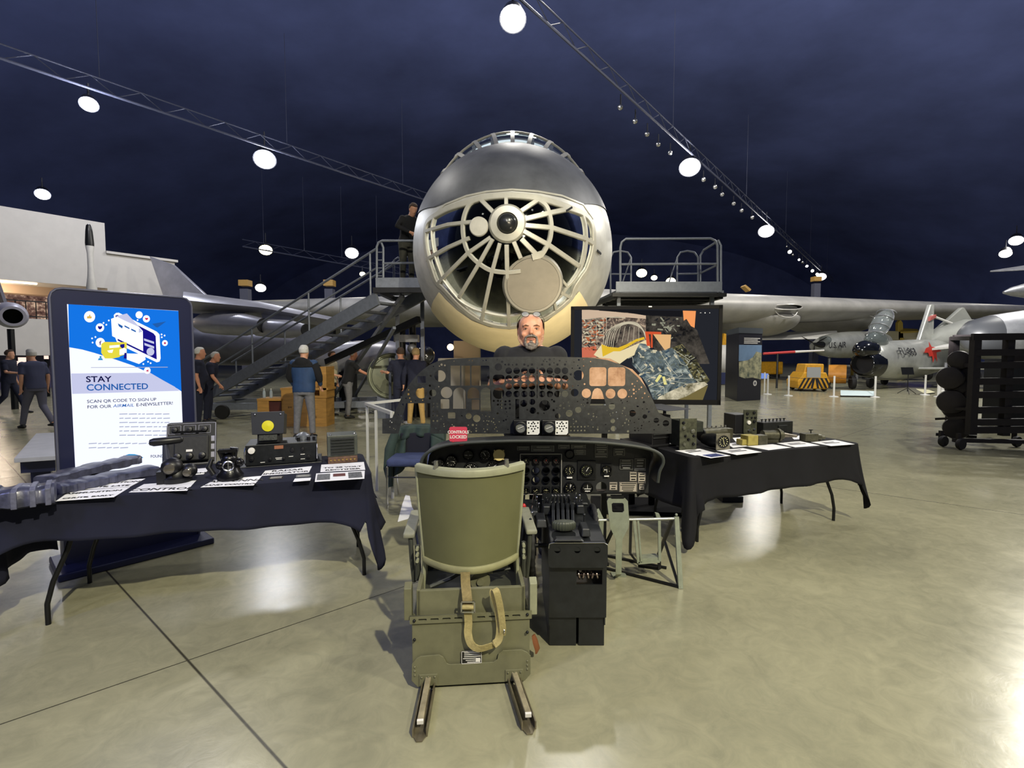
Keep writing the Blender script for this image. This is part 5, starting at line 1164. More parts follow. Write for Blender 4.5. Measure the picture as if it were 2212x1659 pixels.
def enoise(name,c1,c2,scale,st=1.,c3=None,dist=0.):
    m=bpy.data.materials.new(name); m.use_nodes=True; nt=m.node_tree; nt.nodes.clear(); N=nt.nodes.new
    o=N('ShaderNodeOutputMaterial'); e=N('ShaderNodeEmission'); n=N('ShaderNodeTexNoise'); n.inputs['Scale'].default_value=scale; n.inputs['Detail'].default_value=6; n.inputs['Roughness'].default_value=.7; n.inputs['Distortion'].default_value=dist
    tc=N('ShaderNodeTexCoord'); r=N('ShaderNodeValToRGB'); r.color_ramp.elements[0].position=.35; r.color_ramp.elements[0].color=col(*c1); r.color_ramp.elements[1].position=.65; r.color_ramp.elements[1].color=col(*c2)
    if c3: k=r.color_ramp.elements.new(.5); k.color=col(*c3)
    e.inputs[1].default_value=st
    for a,b in ((tc.outputs['Object'],n.inputs['Vector']),(n.outputs[0],r.inputs[0]),(r.outputs[0],e.inputs[0]),(e.outputs[0],o.inputs[0])): nt.links.new(a,b)
    return m
def TS(name,polys,m,z): return shapes(name,[[TP(*p) for p in P] for P in polys],MT,m,scr2,z)
tws=enoise('tv_workshop',(40,36,34),(215,190,160),14,.95,(110,95,85),1.5); ttan=emat('tv_tan',(225,195,150),1); tsteel=enoise('tv_cockpit_metal',(48,56,58),(172,180,170),7,.95,(98,110,112),1.2)
tmoss=enoise('tv_debris',(30,30,24),(150,140,95),16,.9,(80,78,55),1.5); tora=emat('tv_orange',(210,85,50),1); tyel=emat('tv_yellow',(225,185,50),1); tcream=emat('tv_cream',(232,215,170),1); twire=emat('tv_wire',(200,190,165),1); tdk=emat('tv_black',(24,24,28),1); twhite=emat('tv_white',(235,232,222),1)
TS('picture_workshop',[[(138,95),(940,150),(850,470),(560,560),(300,630),(140,628)]],tws,.0010)
TS('picture_wall',[[(138,95),(330,105),(945,165),(930,205),(520,175),(420,180),(300,190),(140,205)]],emat('tv_wall',(205,180,155),1),.0014)
TS('picture_ceiling',[[(330,92),(1270,110),(1240,190),(960,180),(640,130),(330,108)]],tdk,.0016)
TS('picture_dark_background',[[(850,160),(1270,180),(1420,330),(1560,700),(1250,700),(1000,600),(850,420)]],enoise('tv_shadow_shapes',(20,20,22),(90,84,76),9,.9),.0018)
TS('picture_floor_red',[[(138,520),(300,500),(300,625),(140,628)]],emat('tv_red_floor',(205,110,85),1),.0015)
TS('picture_tan_panel',[[(270,600),(360,480),(560,560),(860,430),(900,520),(640,640),(560,700),(450,640),(330,632)]],tcream,.0020)
TS('picture_dark_dome',[[(370,480),(400,380),(470,300),(600,240),(740,230),(830,300),(850,410),(700,440),(560,520),(450,520)]],enoise('tv_dome_inside',(30,30,32),(140,125,110),8,.9),.0024)
TS('picture_yellow_rail',[[(355,480),(430,510),(540,520),(640,480),(740,425),(830,400),(835,425),(740,455),(650,510),(560,560),(490,560),(410,600),(370,620)]],tyel,.0030)
TS('picture_planks',[[(138,628),(330,632),(450,640),(560,705),(700,760),(800,860),(940,1130),(138,1130)]],enoise('tv_planks',(170,120,85),(235,185,140),5,1.,(215,165,120)),.0013)
rt_=random.Random(11)
cols_=[emat('tv_c%d'%i,c_,1) for i,c_ in enumerate([(60,78,92),(150,150,130),(34,34,38),(205,195,165),(96,104,96),(176,96,60),(120,128,140)])]
def scatter(name,poly,n,s0,s1,idx,z):
    G={i:[] for i in idx}; k=0; xs=[q_[0] for q_ in poly]; ys_=[q_[1] for q_ in poly]
    while k<n:
        x=rt_.uniform(min(xs),max(xs)); y=rt_.uniform(min(ys_),max(ys_))
        if not inpoly(x,y,poly): continue
        a=rt_.choice((.9,-.5,.1)); w=rt_.uniform(s0,s1); h=rt_.uniform(3,s1*.35); c_,s_=cos(a),sin(a)
        G[rt_.choice(idx)].append([(x+u*w*c_-v*h*s_,y+u*w*s_+v*h*c_) for u,v in ((-1,-1),(1,-1),(1,1),(-1,1))]); k+=1
    for i in idx:
        if G[i]: TS(name,G[i],cols_[i],z)
scatter('picture_cockpit_detail',[(760,520),(850,500),(1100,560),(1280,640),(1350,780),(1380,900),(1150,1080),(960,1080),(880,940),(780,780)],110,8,34,[0,3,4],.0033)
scatter('picture_workshop_detail',[(150,210),(420,190),(380,380),(300,560),(150,560)],90,6,30,[2,3,5],.0019)
scatter('picture_debris_detail',[(1150,540),(1250,500),(1390,640),(1530,880),(1440,930),(1300,700)],50,5,26,[2,1],.0035)
scatter('picture_shadow_detail',[(900,180),(1200,190),(1230,400),(1150,460),(960,330)],40,6,30,[1,2],.0025)
b=MB(MT)
def tline(pts,w,z=.0034):
    q=[TP(*p) for p in pts]
    for (xa,ya),(xb,yb) in zip(q,q[1:]): b.bar((xa,ya,z),(xb,yb,z),w,.0006,up=(0,0,1))
for r_ in range(6):
    t_=r_/5; tline(smooth_line([(372+t_*110,490-t_*10+t_*40),(400+t_*110,370),(480+t_*90,290-t_*10),(620+t_*60,235+t_*20),(760+t_*40,250+t_*60),(850,370+t_*50)]),.005)
for k in range(7): tline([(400+k*62,480-k*8),(470+k*50,270+k*4)],.004)
for y in (205,240,320): tline([(150,y),(380,y-8)],.004)
for x in (240,300,380,410): tline([(x,210),(x,420)],.004)
tline([(410,180),(620,185)],.008); tline([(410,182),(410,240)],.006)
b.build('picture_dome_frame',twire,scr2)
TS('picture_red_frame',[[(840,340),(1020,345),(1020,370),(880,370),(900,500),(860,500)],[(905,360),(925,360),(925,520),(905,520)]],tora,.0038)
TS('picture_tan_boards',[[(930,370),(1130,375),(1118,520),(1060,548),(1010,480)]],emat('tv_boards',(225,180,125),1),.0036)
TS('picture_orange_lamp',[[(1260,108),(1405,112),(1390,300),(1350,280),(1300,200),(1270,220)]],emat('tv_lamp_orange',(235,150,90),1.1),.0036)
TS('picture_cockpit_body',[[(735,560),(780,470),(850,480),(900,540),(1000,560),(1140,520),(1300,620),(1380,760),(1420,880),(1300,1020),(1100,1130),(945,1130),(880,960),(780,800),(690,700)]],tsteel,.0028)
TS('picture_debris',[[(1140,520),(1250,480),(1400,640),(1560,880),(1480,960),(1380,860),(1300,700)]],tmoss,.0029)
TS('picture_lower_edge',[[(945,1130),(1000,1060),(1300,920),(1500,900),(1540,930),(1300,1060),(1120,1128)]],enoise('tv_lower',(90,85,60),(225,215,185),9,1.),.0031)
TS('picture_ground',[[(1120,1128),(1420,980),(1540,940),(1480,1105)]],emat('tv_ground',(120,108,66),.9),.0027)
TS('picture_yellow_arrow',[[(950,890),(1000,815),(1030,830),(975,905)],[(1030,840),(1060,840),(1085,930),(1050,930)]],emat('tv_pale_yellow',(230,220,140),1),.0040)
b=MB(MT)
for P in ([(1000,560),(1150,780)],[(1060,690),(1200,830)],[(1160,540),(1340,660),(1300,720),(1240,700),(1160,560)],[(735,700),(800,780),(860,730)],[(860,880),(1000,800),(1200,860),(1380,860)],[(900,960),(1100,880),(1300,920)],[(960,1040),(1050,960),(1060,1050)],[(1180,800),(1230,780),(1260,820),(1200,850)],[(650,640),(700,620),(710,690)]): tline(P,.004,.0042)
b.build('picture_pipe_lines',emat('tv_pipes',(190,190,172),1),scr2)
TS('window_control',[[(1450,130),(1466,130),(1466,135),(1450,135)],KC(1507,133,7,8),KC(1558,133,5,8)],twhite,.0036)
b=MB(MT); b.slab([TP(878,58)+(.006,),TP(915,58)+(.006,),TP(915,70)+(.006,),TP(878,70)+(.006,)],(0,0,.005)); b.build('maker_badge',lw,tv)
b=MB(MT); b.box(((x0+x1)/2,y0/1-.02,-.06),(.12,.12,.06)); xm=(x0+x1)/2
zf=-(MT.translation.z)
for s in (-.10,.10): b.slab([(xm+s-.03,zf+.03,-.10),(xm+s+.03,zf+.03,-.10),(xm+s+.03,y1-.3,-.10),(xm+s-.03,y1-.3,-.10)],(0,0,.04))
b.box((xm,zf+.02,-.08),(1.0,.04,.5)); b.build('floor_stand',mblack,tv)
# ---------------- people
def fused(name,b,m,parent,vox,sm=3):
    bmesh.ops.recalc_face_normals(b.bm,faces=b.bm.faces)
    me=bpy.data.meshes.new(name); b.bm.to_mesh(me); b.bm.free(); o=bpy.data.objects.new(name,me)
    q=o.modifiers.new('r','REMESH'); q.mode='VOXEL'; q.voxel_size=vox; q.use_smooth_shade=True
    q=o.modifiers.new('s','SMOOTH'); q.factor=.5; q.iterations=sm
    return to_mesh(o,name,m,parent,None,True)
def ell(c,rx,ry,n=20,p=2.4,rot=None):
    o=[]
    for k in range(n):
        a=2*pi*k/n; x=rx*math.copysign(abs(cos(a))**(2/p),cos(a)); y=ry*math.copysign(abs(sin(a))**(2/p),sin(a)); v=V((x,y,0))
        o.append(V(c)+(rot@v if rot else v))
    return o
def hand(b,w,d,up,s=1.,curl=.3,thumb=1):
    """wrist w, direction d, palm-normal up"""
    w=V(w); d=V(d).normalized(); n=V(up); n=(n-d*n.dot(d)).normalized(); sd=d.cross(n)*thumb
    b.loft([[w+d*(t*s)+sd*(x*wd*s)+n*(z*th*s) for x,z in ((-1,-.6),(-.6,-1),(.6,-1),(1,-.6),(1,.6),(.6,1),(-.6,1),(-1,.6))] for t,wd,th in ((-.01,.026,.020),(.02,.034,.017),(.06,.041,.014),(.088,.040,.011))])
    for k,(o,L) in enumerate(((-.031,.060),(-.011,.074),(.010,.078),(.030,.070))):
        o=-o; p=w+d*.085*s+sd*o*s; c=curl
        q1=p+(d*cos(c)-n*sin(c))*L*.42*s; q2=q1+(d*cos(2.1*c)-n*sin(2.1*c))*L*.33*s; q3=q2+(d*cos(3*c)-n*sin(3*c))*L*.25*s
        b.tube([p-d*.01*s,q1,q2,q3],[.0095*s,.0088*s,.008*s,.0062*s],8)
    p=w+d*.025*s+sd*.034*s; q=p+(d*.6+sd*.75-n*.2).normalized()*.035*s; r=q+(d*.9+sd*.3-n*.25).normalized()*.032*s
    b.tube([p-sd*.01*s,q,r],[.012*s,.0105*s,.007*s],8)
skin_m=mat('skin',(205,152,122),.55,0,.08,20); skin2=mat('ruddy_skin',(200,140,112),.55,0,.08,20)
def person(label,loc,yaw,h=1.76,shirt=None,pants=None,shoe=None,hair=None,hairlen=0,lean=0.,arms=None,legs=None,long=False,vox=.016,headtilt=0.,headyaw=0.,group=None,skin=skin_m,belly=0.,collar=None,detail=False,shorts=False,sole=None,girth=1.):
    """local frame: +y is the way the person faces; x to the person's left negative"""
    t=thing('person',label,'person',loc,group,0); k=h/1.76; Mb=Matrix.Translation(V(loc))@Matrix.Rotation(yaw,4,'Z')@Matrix.Scale(k,4)
    ln=R(lean); 
    def T(x,y,z): # trunk point, leaning about the hip at .95
        dz=z-.95; return V((x,y*cos(ln)+dz*sin(ln),.95+dz*cos(ln)-y*sin(ln)))
    g=girth
    tor=[(.86,.165,.12,0),(.95,.170,.125,0),(1.05,.160,.120,.01),(1.15,.168,.122,.012),(1.28,.190,.125,.008),(1.38,.198,.115,0),(1.44,.165,.095,-.01),(1.475,.105,.075,-.01),(1.50,.065,.065,0)]
    arms=arms or {}; legs=legs or {}
    # default joint positions
    A={-1:[T(-.185,0,1.41),T(-.235,-.02,1.14),T(-.235,.05,.90)],1:[T(.185,0,1.41),T(.235,-.02,1.14),T(.235,.05,.90)]}
    for s in arms: A[s]=[A[s][0]]+[V(p) for p in arms[s][:2]]
    Lg={-1:[V((-.09,0,.90)),V((-.10,.02,.49)),V((-.10,-.02,.09))],1:[V((.09,0,.90)),V((.10,.02,.49)),V((.10,-.02,.09))]}
    for s in legs: Lg[s]=[Lg[s][0]]+[V(p) for p in legs[s]]
    hc=T(0,.02,1.625-(.035 if detail else 0)); rotl=Matrix.Rotation(-ln*.3-R(headtilt),3,'X'); rh=Matrix.Rotation(R(headyaw),3,'Z')@rotl
    b=MB(Mb)
    rt=Matrix.Rotation(-ln,3,'X')
    b.loft([ell(T(0,yo,z),rx*g*.94,ry*.94+ (belly*.8 if 1.0<z<1.2 else 0),20,2.4,rt) for z,rx,ry,yo in tor])
    b.tube([T(0,-.01,1.45),T(0,-.0,1.52),hc+rh@V((0,-.02,-.07))],[.07*g**.5,.060*g**.5,.058*g**.5],14)
    sx,sz=(1.17,.95) if detail else (1,1)
    def H(x,y,z): return hc+rh@V((x*sx,y,z*sz))
    # head: skull, jaw, nose, ears
    prof=[(-.125,.030,.030,.050),(-.118,.045,.045,.042),(-.095,.056,.062,.030),(-.06,.064,.078,.018),(-.02,.070,.088,.008),(.02,.074,.093,.002),(.06,.073,.093,-.002),(.09,.062,.080,-.004),(.11,.044,.056,-.006),(.122,.018,.024,-.006)]
    b.loft([ell(H(0,yo,z),rx*(sx if detail else 1.06 if g>1.05 else 1),ry,20,2.15,rh) for z,rx,ry,yo in prof])
    b.loft([ell(H(0,y,z),rx,ry,8,2,rh) for y,z,rx,ry in ((.088,.022,.008,.010),(.098,.0,.010,.014),(.110,-.022,.016,.014),(.100,-.034,.014,.012))])
    for s in (-1,1):
        b.ball(H(s*(.074 if detail else .078),-.006,-.012),(.012,.020,.034),8,6,rh)
        if detail:
            b.ball(H(s*.034,.086,.020+.014),(.026,.010,.009),8,6,rh); b.ball(H(s*.042,.070,-.032),(.024,.022,.020),8,6,rh)
    if detail: b.ball(H(0,.082,-.104),(.030,.020,.018),8,6,rh); b.ball(H(0,.092,-.064),(.026,.010,.006),8,6,rh)
    for s in (-1,1):
        a=A[s]; b.tube([a[0],a[0].lerp(a[1],.5),a[1],a[1].lerp(a[2],.35),a[2]],[.050*g,.044*g,.038*g,.038*g,.027],12)
        d=(arms.get(s)[2] if s in arms and len(arms[s])>2 else (a[2]-a[1])); nn=V((-s*1.,0.3,0)) if s not in arms or len(arms[s])<4 else V(arms[s][3]); cu=.35 if s not in arms or len(arms[s])<5 else arms[s][4]
        hand(b,a[2],d,nn,1.,cu,1 if s<0 else -1)
        l=Lg[s]; b.tube([l[0],l[0].lerp(l[1],.4),l[1],l[1].lerp(l[2],.35),l[2],l[2]+V((0,0,-.05))],[.085,.075,.055,.052,.036,.034],12)
        f=l[2]; b.tube([f+V((0,-.04,-.05)),f+V((0,.04,-.055)),f+V((0,.13,-.065))],[.035,.036,.024],8)
    body=fused('body',b,skin,t,vox*k)
    # shirt
    b=MB(Mb)
    for s in (-1,1): b.ball(A[s][0]+V((0,0,-.005)),.066*g+.008,12,8)
    b.loft([ell(T(0,yo+(belly*.4 if 1.0<z<1.2 else 0),z),(rx+.014)*g,ry+.014+(belly if 1.0<z<1.2 else 0),22,2.4,rt) for z,rx,ry,yo in tor[:8]]+[ell(T(0,-.008,1.487 if not long else 1.50),.078,.074,22,2.2,rt)])
    for s in (-1,1):
        a=A[s]; e=a[1]; 
        if long: b.tube([a[0]+V((-s*.03,0,-.01)),a[0].lerp(e,.5),e,e.lerp(a[2],.4),e.lerp(a[2],.93)],[.070*g,.062*g,.054,.050,.040],12)
        else: b.tube([a[0]+V((-s*.03,0,-.01)),a[0].lerp(e,.4),a[0].lerp(e,.82)],[.068*g,.062*g,.058*g],12)
    fused('shirt' if not long else 'jacket',b,shirt,t,vox*k)
    b=MB(Mb); b.loft([ell((0,0,z),rx*g,ry,20,2.3) for z,rx,ry in ((.82,.165,.125),(.9,.182,.136),(.98,.178,.132))])
    for s in (-1,1):
        l=Lg[s]; en=l[2]+V((0,0,-.01))
        if shorts: b.tube([l[0]+V((0,0,.02)),l[0].lerp(l[1],.5),l[1]+V((0,0,.02))],[.098,.090,.080],12)
        else: b.tube([l[0]+V((0,0,.02)),l[0].lerp(l[1],.5),l[1],l[1].lerp(l[2],.5),en],[.100,.088,.070,.060,.055],12)
    fused('trousers' if not shorts else 'shorts',b,pants,t,vox*k)
    for s in (-1,1):
        f=Lg[s][2]; b=MB(Mb); b.loft([ell(f+V((0,y,z)),rx,rz,12,2.3,Matrix.Rotation(pi/2,3,'X')) for y,z,rx,rz in ((-.075,-.055,.020,.025),(-.06,-.05,.036,.040),(0,-.045,.042,.045),(.07,-.058,.046,.032),(.13,-.066,.042,.024),(.165,-.07,.022,.018))]); b.build('shoe',shoe,t,smooth=True)
    if hair:
        b=MB(Mb); q=.006+hairlen
        n=8; rows=[]
        for z,rx,ry,yo in prof[4:]: rows.append((z,rx+q,ry+q,yo))
        rings=[]
        for i,(z,rx,ry,yo) in enumerate(rows):
            e=ell(H(0,yo-(.012 if z<.09 else 0),z+ (q if z>.1 else 0)),rx,ry,20,2.15,rh)
            # pull the front of the hair back above the face
            out=[]
            for p in e:
                l=rh.transposed()@(p-hc)
                if z<.075 and l.y>-.0: l.y=-.0+ (l.y)*.15
                out.append(hc+rh@l)
            rings.append(out)
        b.loft(rings); fused('hair',b,hair,t,vox*.7*k,2)
    return t,Mb,H,rh,body
hg=mat('grey_hair',(178,176,170),.8,0,.2,60,.3); hb=mat('brown_hair',(70,54,42),.8,0,.3,60,.3); hbl=mat('fair_hair',(150,128,88),.8,0,.3,60,.3); hw=mat('white_hair',(205,204,200),.8,0,.15,60,.3)
blackcl=mat('black_cotton',(20,21,25),.9,0,.2,20,.1); navy=mat('navy_cotton',(24,28,48),.9,0,.2,20,.1); jb=mat('blue_jacket',(34,62,100),.7,0,.15,12,.15); greyp=mat('grey_trousers',(112,112,116),.9,0,.15,20,.1); khaki=mat('khaki_trousers',(170,140,84),.9,0,.12,20,.1); creamc=mat('cream_shirt',(205,195,160),.9); dkg=mat('dark_green_trousers',(58,58,50),.9,0,.2,20); shoeb=mat('dark_shoe',(24,24,26),.6); shoew=mat('pale_shoe',(200,198,190),.6)
# the exhibitor behind the pierced panel, arms folded
p=at(1146,800,3.87); p.z=0
skin3=mat('tanned_skin',(188,134,106),.5,0,.12,30)
t,Mb,H,rh,body=person('broad man with grey goatee in black T-shirt, arms folded, standing behind the pierced panel',p,pi,1.935,blackcl,mat('dark_jeans',(34,38,52),.9),shoeb,None,0,0,
    {-1:[(-.27,.06,1.20),(-.10,.215,1.245),(1,.15,.12),(0,1,.1),.35],1:[(.27,.06,1.20),(.10,.20,1.235),(-1,.10,.10),(0,1,.1),.45]},vox=.0085,belly=.03,detail=True,girth=1.13,headtilt=-2,skin=skin3)
def local(name,fn,m,par=body,smooth=40):
    b=MB(Mb); fn(b); return b.build(name,m,par,smooth=smooth)
stub=mat('stubble_hair',(120,100,88),.85,0,.3,80)
beard=mat('grey_black_beard',(74,66,62),.9,0,.5,70,.3,rgb2=(128,122,116))
def f(b):
    rows=[]
    for z,rx,ry,yo in ((-.02,.0765,.088,.008),(.02,.0785,.093,.002),(.05,.078,.0935,-.001),(.075,.071,.088,-.003),(.09,.062,.080,-.004)):
        e=[]
        for k in range(23):
            a=R(180+180*k/22) if z<.06 else R(172+196*k/22); e.append(H((rx*1.03+.002)*math.copysign(abs(cos(a))**.93,cos(a)),yo+(ry+.002)*math.copysign(abs(sin(a))**.93,sin(a)),z))
        rows.append(e)
    b.grid(rows)
local('hair',f,stub)
def f(b):
    P=[(-.030,-.046),(-.034,-.070),(-.036,-.095),(-.024,-.122),(0,-.130),(.024,-.122),(.036,-.095),(.034,-.070),(.030,-.046)]
    b.tube([H(x,.090+(.010 if abs(x)<.03 else 0)-(.012 if z<-.1 else 0),z) for x,z in P],[.006,.008,.010,.016,.020,.016,.010,.008,.006],10)
    b.tube([H(-.034,.092,-.056),H(-.016,.104,-.044),H(0,.107,-.043),H(.016,.104,-.044),H(.034,.092,-.056)],[.006,.009,.009,.009,.006],10)
    b.ball(H(0,.090,-.108),(.030,.020,.020),12,8,rh); b.ball(H(0,.098,-.088),(.012,.010,.010),8,6,rh)
local('goatee',f,beard)
def f(b):
    for s in (-1,1):
        P=[H(s*.072,.012,-.02),H(s*.070,.034,-.06),H(s*.056,.060,-.096),H(s*.034,.080,-.112)]
        b.tube(P,[.004,.011,.013,.012],8,flat=.6)
local('jaw_stubble',f,mat('jaw_stubble',(150,118,98),.9,0,.35,90,.2))
def f(b): b.tube([H(-.022,.0975,-.066),H(0,.103,-.069),H(.022,.0975,-.066)],[.003,.0055,.003],8)
local('lips',f,mat('lip_pink',(190,120,105),.5))
def f(b): b.tube([H(-.017,.1015,-.0625),H(0,.106,-.0645),H(.017,.1015,-.0625)],[.0015,.003,.0015],6)
local('mouth_line',f,mat('mouth_dark',(60,30,28),.6))
for s in (-1,1):
    local('eye',lambda b:b.ball(H(s*.032,.081,.008),(.0125,.011,.0065),12,8,rh),mat('eye_white',(215,208,200),.3))
    local('iris',lambda b:b.ball(H(s*.032,.0895,.008),(.0055,.0035,.0052),10,6,rh),mat('iris_dark',(40,30,24),.2))
    local('eyelid',lambda b:b.tube([H(s*.018,.090,.010),H(s*.032,.0965,.0155),H(s*.047,.086,.009)],[.002,.004,.002],6),mat('eyelid',(150,100,80),.6))
    local('eyebrow',lambda b:b.tube([H(s*.014,.098,.030),H(s*.032,.0985,.036),H(s*.052,.084,.028)],[.003,.0045,.002],6,flat=.6),mat('brow_brown',(84,62,50),.9))
    local('nostril',lambda b:b.ball(H(s*.008,.113,-.034),(.004,.004,.003),6,4,rh),mat('mouth_dark',(60,30,28)))
g=thing('eyeglasses','thin rimmed glasses pushed up on the shaved head','eyeglasses',H(0,0,.11) if 0 else (Mb@H(0,.05,.10)))
for s in (-1,1):
    b=MB(Mb); c=H(s*.034,.058,.118); n_=rh@V((0,.75,.66)); b.ring(c,n_,.026,.0016,24,6); b.build('rim',black_metal,g,smooth=True)
    b=MB(Mb); b.lathe([(.001,0),(.025,.0)],c,n_,20,False); b.build('lens',mat('spectacle_lens',(200,205,215),.05,.2,alpha=.35),g)
    b=MB(Mb); b.tube([c+rh@V((s*.026,0,0)),H(s*.080,.02,.085),H(s*.084,-.03,.03)],.0015,6); b.build('temple',black_metal,g,smooth=True)
b=MB(Mb); b.tube([H(-.008,.062,.122),H(0,.064,.126),H(.008,.062,.122)],.0016,6); b.build('bridge',black_metal,g,smooth=True)
def flp(x,y): p=fl(x,y); return p
# man in blue jacket with his back to us
t,Mb,*_=person('grey-haired man seen from behind in a blue and black hooded jacket and grey trousers',flp(659,946),R(3),1.77,jb,greyp,shoeb,hw,.008,3,{-1:[(-.27,.03,1.16),(-.24,.16,.98)],1:[(.27,.03,1.16),(.26,.16,.98)]},{-1:[(-.13,.01,.49),(-.15,-.02,.09)],1:[(.12,.03,.49),(.14,.02,.09)]},True,girth=1.12,belly=.02)
b=MB(Mb); b.loft([ell((0,yo,z),rx,ry,20,2.3) for z,rx,ry,yo in ((1.34,.225,.132,0),(1.42,.205,.126,0),(1.475,.13,.10,-.01),(1.50,.085,.08,0))]); b.ball((0,-.09,1.44),(.13,.06,.09)); fused('black_yoke_and_hood',b,blackcl,t,.015)
for s in (-1,1):
    b=MB(Mb); b.tube([(s*.19,0,1.40),(s*.235,.02,1.28),(s*.272,.03,1.16),(s*.262,.09,1.08)],[.082,.078,.068,.058],12); b.build('black_sleeve',blackcl,t,smooth=True)
# pair at the left foot of the stairs
person('white-haired man in dark polo shirt and trousers half hidden behind the kiosk edge',flp(430,924),R(-60),1.76,navy,navy,shoeb,hw,.004,4,girth=1.1,belly=.04,skin=skin2)
person('balding man in dark polo shirt bending forward at the foot of the stairs',flp(450,912),R(-75),1.70,navy,navy,shoeb,hg,.0,16,{1:[(.24,.20,1.12),(.22,.34,.92)]},girth=1.1,skin=skin2)
# pair behind the left end of the pierced panel
person('dark-haired man in navy shirt and dark trousers facing the round grey drum',flp(868,917),R(25),1.76,navy,navy,shoew,hb,.008,2,{-1:[(-.28,.10,1.18),(-.34,.32,1.20)]},long=False)
person('fair-haired man in navy pullover and khaki trousers seen from behind',flp(899,922),R(-8),1.74,navy,khaki,shoew,hbl,.010,2,{-1:[(-.27,.0,1.16),(-.30,.05,.92)]},{-1:[(-.12,.0,.49),(-.14,-.03,.09)],1:[(.12,.02,.49),(.16,.0,.09)]},long=True)
# people further back under the stairs
person('man in dark shirt and grey trousers reaching right beyond the stair frame',flp(752,903),R(-60),1.74,blackcl,greyp,shoeb,hg,.0,12,{1:[(.22,.28,1.2),(.20,.52,1.08)]},{-1:[(-.12,.05,.49),(-.12,.0,.09)]},skin=skin2)
person('person in cream shirt and black trousers standing behind the wooden cabinets',flp(716,898),R(-100),1.70,creamc,blackcl,shoeb,hb,.006,3,{1:[(.24,.10,1.14),(.2,.3,1.1)]})
# walkers on the far left
person('person in dark clothes walking near the left edge of the photograph',flp(22,893),R(-75),1.74,navy,navy,shoeb,hb,.008,4,{1:[(.24,.1,1.14),(.22,.32,1.12)]},{-1:[(-.10,.16,.50),(-.10,.30,.09)],1:[(.10,-.04,.49),(.10,-.34,.13)]})
person('grey-haired person in bluish shirt striding just left of the kiosk',flp(82,925),R(70),1.72,mat('slate_shirt',(66,70,96),.9),mat('slate_trousers',(88,88,104),.9),shoeb,hg,.010,8,{},{-1:[(-.10,.20,.50),(-.10,.34,.09)],1:[(.10,-.02,.49),(.10,-.36,.14)]},belly=.03)
# ---------------- access platforms and stairs
ps=grey_steel; plat=mat('platform_steel',(120,126,136),.45,.3,.1,12)
t=thing('access_platform','grey steel access platform with railings to the right of the bomber nose','platform',(3.1,10.2,0)); Yp=9.7
def pr(x,y,Y=Yp): return at(x,y,Y)
zd=pr(1400,622).z
a=pr(1330,632); c=pr(1558,632)
b=MB(); b.slab([(a.x,Yp,zd-.10),(c.x+.05,Yp,zd-.10),(c.x+.05,Yp+1.6,zd-.10),(a.x-.1,Yp+1.6,zd-.10)],(0,0,.05)); b.build('deck',plat,t)
b=MB(); b.box(((a.x+c.x)/2,Yp-.01,zd+.02),(c.x-a.x,.03,.20)); b.box((c.x,Yp+.8,zd+.02),(.03,1.6,.20)); b.build('toe_board',plat,t)
b=MB(); b.box(((a.x+c.x)/2,Yp-.03,zd-.14),(c.x-a.x+.15,.10,.07)); b.bar((c.x,Yp,zd-.17),(c.x,Yp+1.6,zd-.17),.08,.08); b.bar((a.x,Yp,zd-.17),(a.x-.2,Yp+1.6,zd-.17),.08,.08)
for k in range(1,5): b.bar((a.x,Yp+k*.35,zd-.16),(c.x,Yp+k*.35,zd-.16),.05,.08)
b.build('under_frame',black_metal,t)
def rail(P,m=plat,r=.022): b=MB(); b.tube(P,r,8); b.build('railing',m,t,smooth=True)
rail([pr(1340,632),pr(1340,535),pr(1343,523),pr(1352,516),pr(1535,515),pr(1545,520),pr(1550,530),pr(1550,632)]); rail([pr(1340,571),pr(1550,570)])
B=Yp+1.3
rail([pr(1319,640,B),pr(1319,556,B),pr(1325,545,B),pr(1340,542,B),pr(1356,545,B),pr(1363,556,B),pr(1363,618,B)],plat,.02); rail([pr(1319,592,B),pr(1363,592,B)],plat,.018)
rail([pr(1463,618,B),pr(1463,556,B),pr(1470,545,B),pr(1485,542,B),pr(1500,545,B),pr(1508,556,B),pr(1508,618,B)],plat,.02); rail([pr(1463,592,B),pr(1508,591,B)],plat,.018)
rail([pr(1513,618,B),pr(1513,552,B),pr(1520,540,B),pr(1552,520,Yp),pr(1557,530,Yp),pr(1557,632,Yp)]); rail([pr(1513,590,B),pr(1550,572)],plat,.02)
rail([pr(1362,560,B),pr(1340,625,B)],plat,.015); rail([pr(1462,560,B),pr(1440,625,B)],plat,.015)
b=MB()
for x,Y in ((a.x+.1,Yp+.2),(c.x-.1,Yp+.2),(a.x+.1,Yp+1.5),(c.x-.1,Yp+1.5)): b.bar((x,Y,zd-.15),(x,Y,0),.07,.07)
b.bar((a.x+.1,Yp+.2,.5),(c.x-.1,Yp+.2,zd-.3),.05,.05); b.build('support_leg',plat,t)
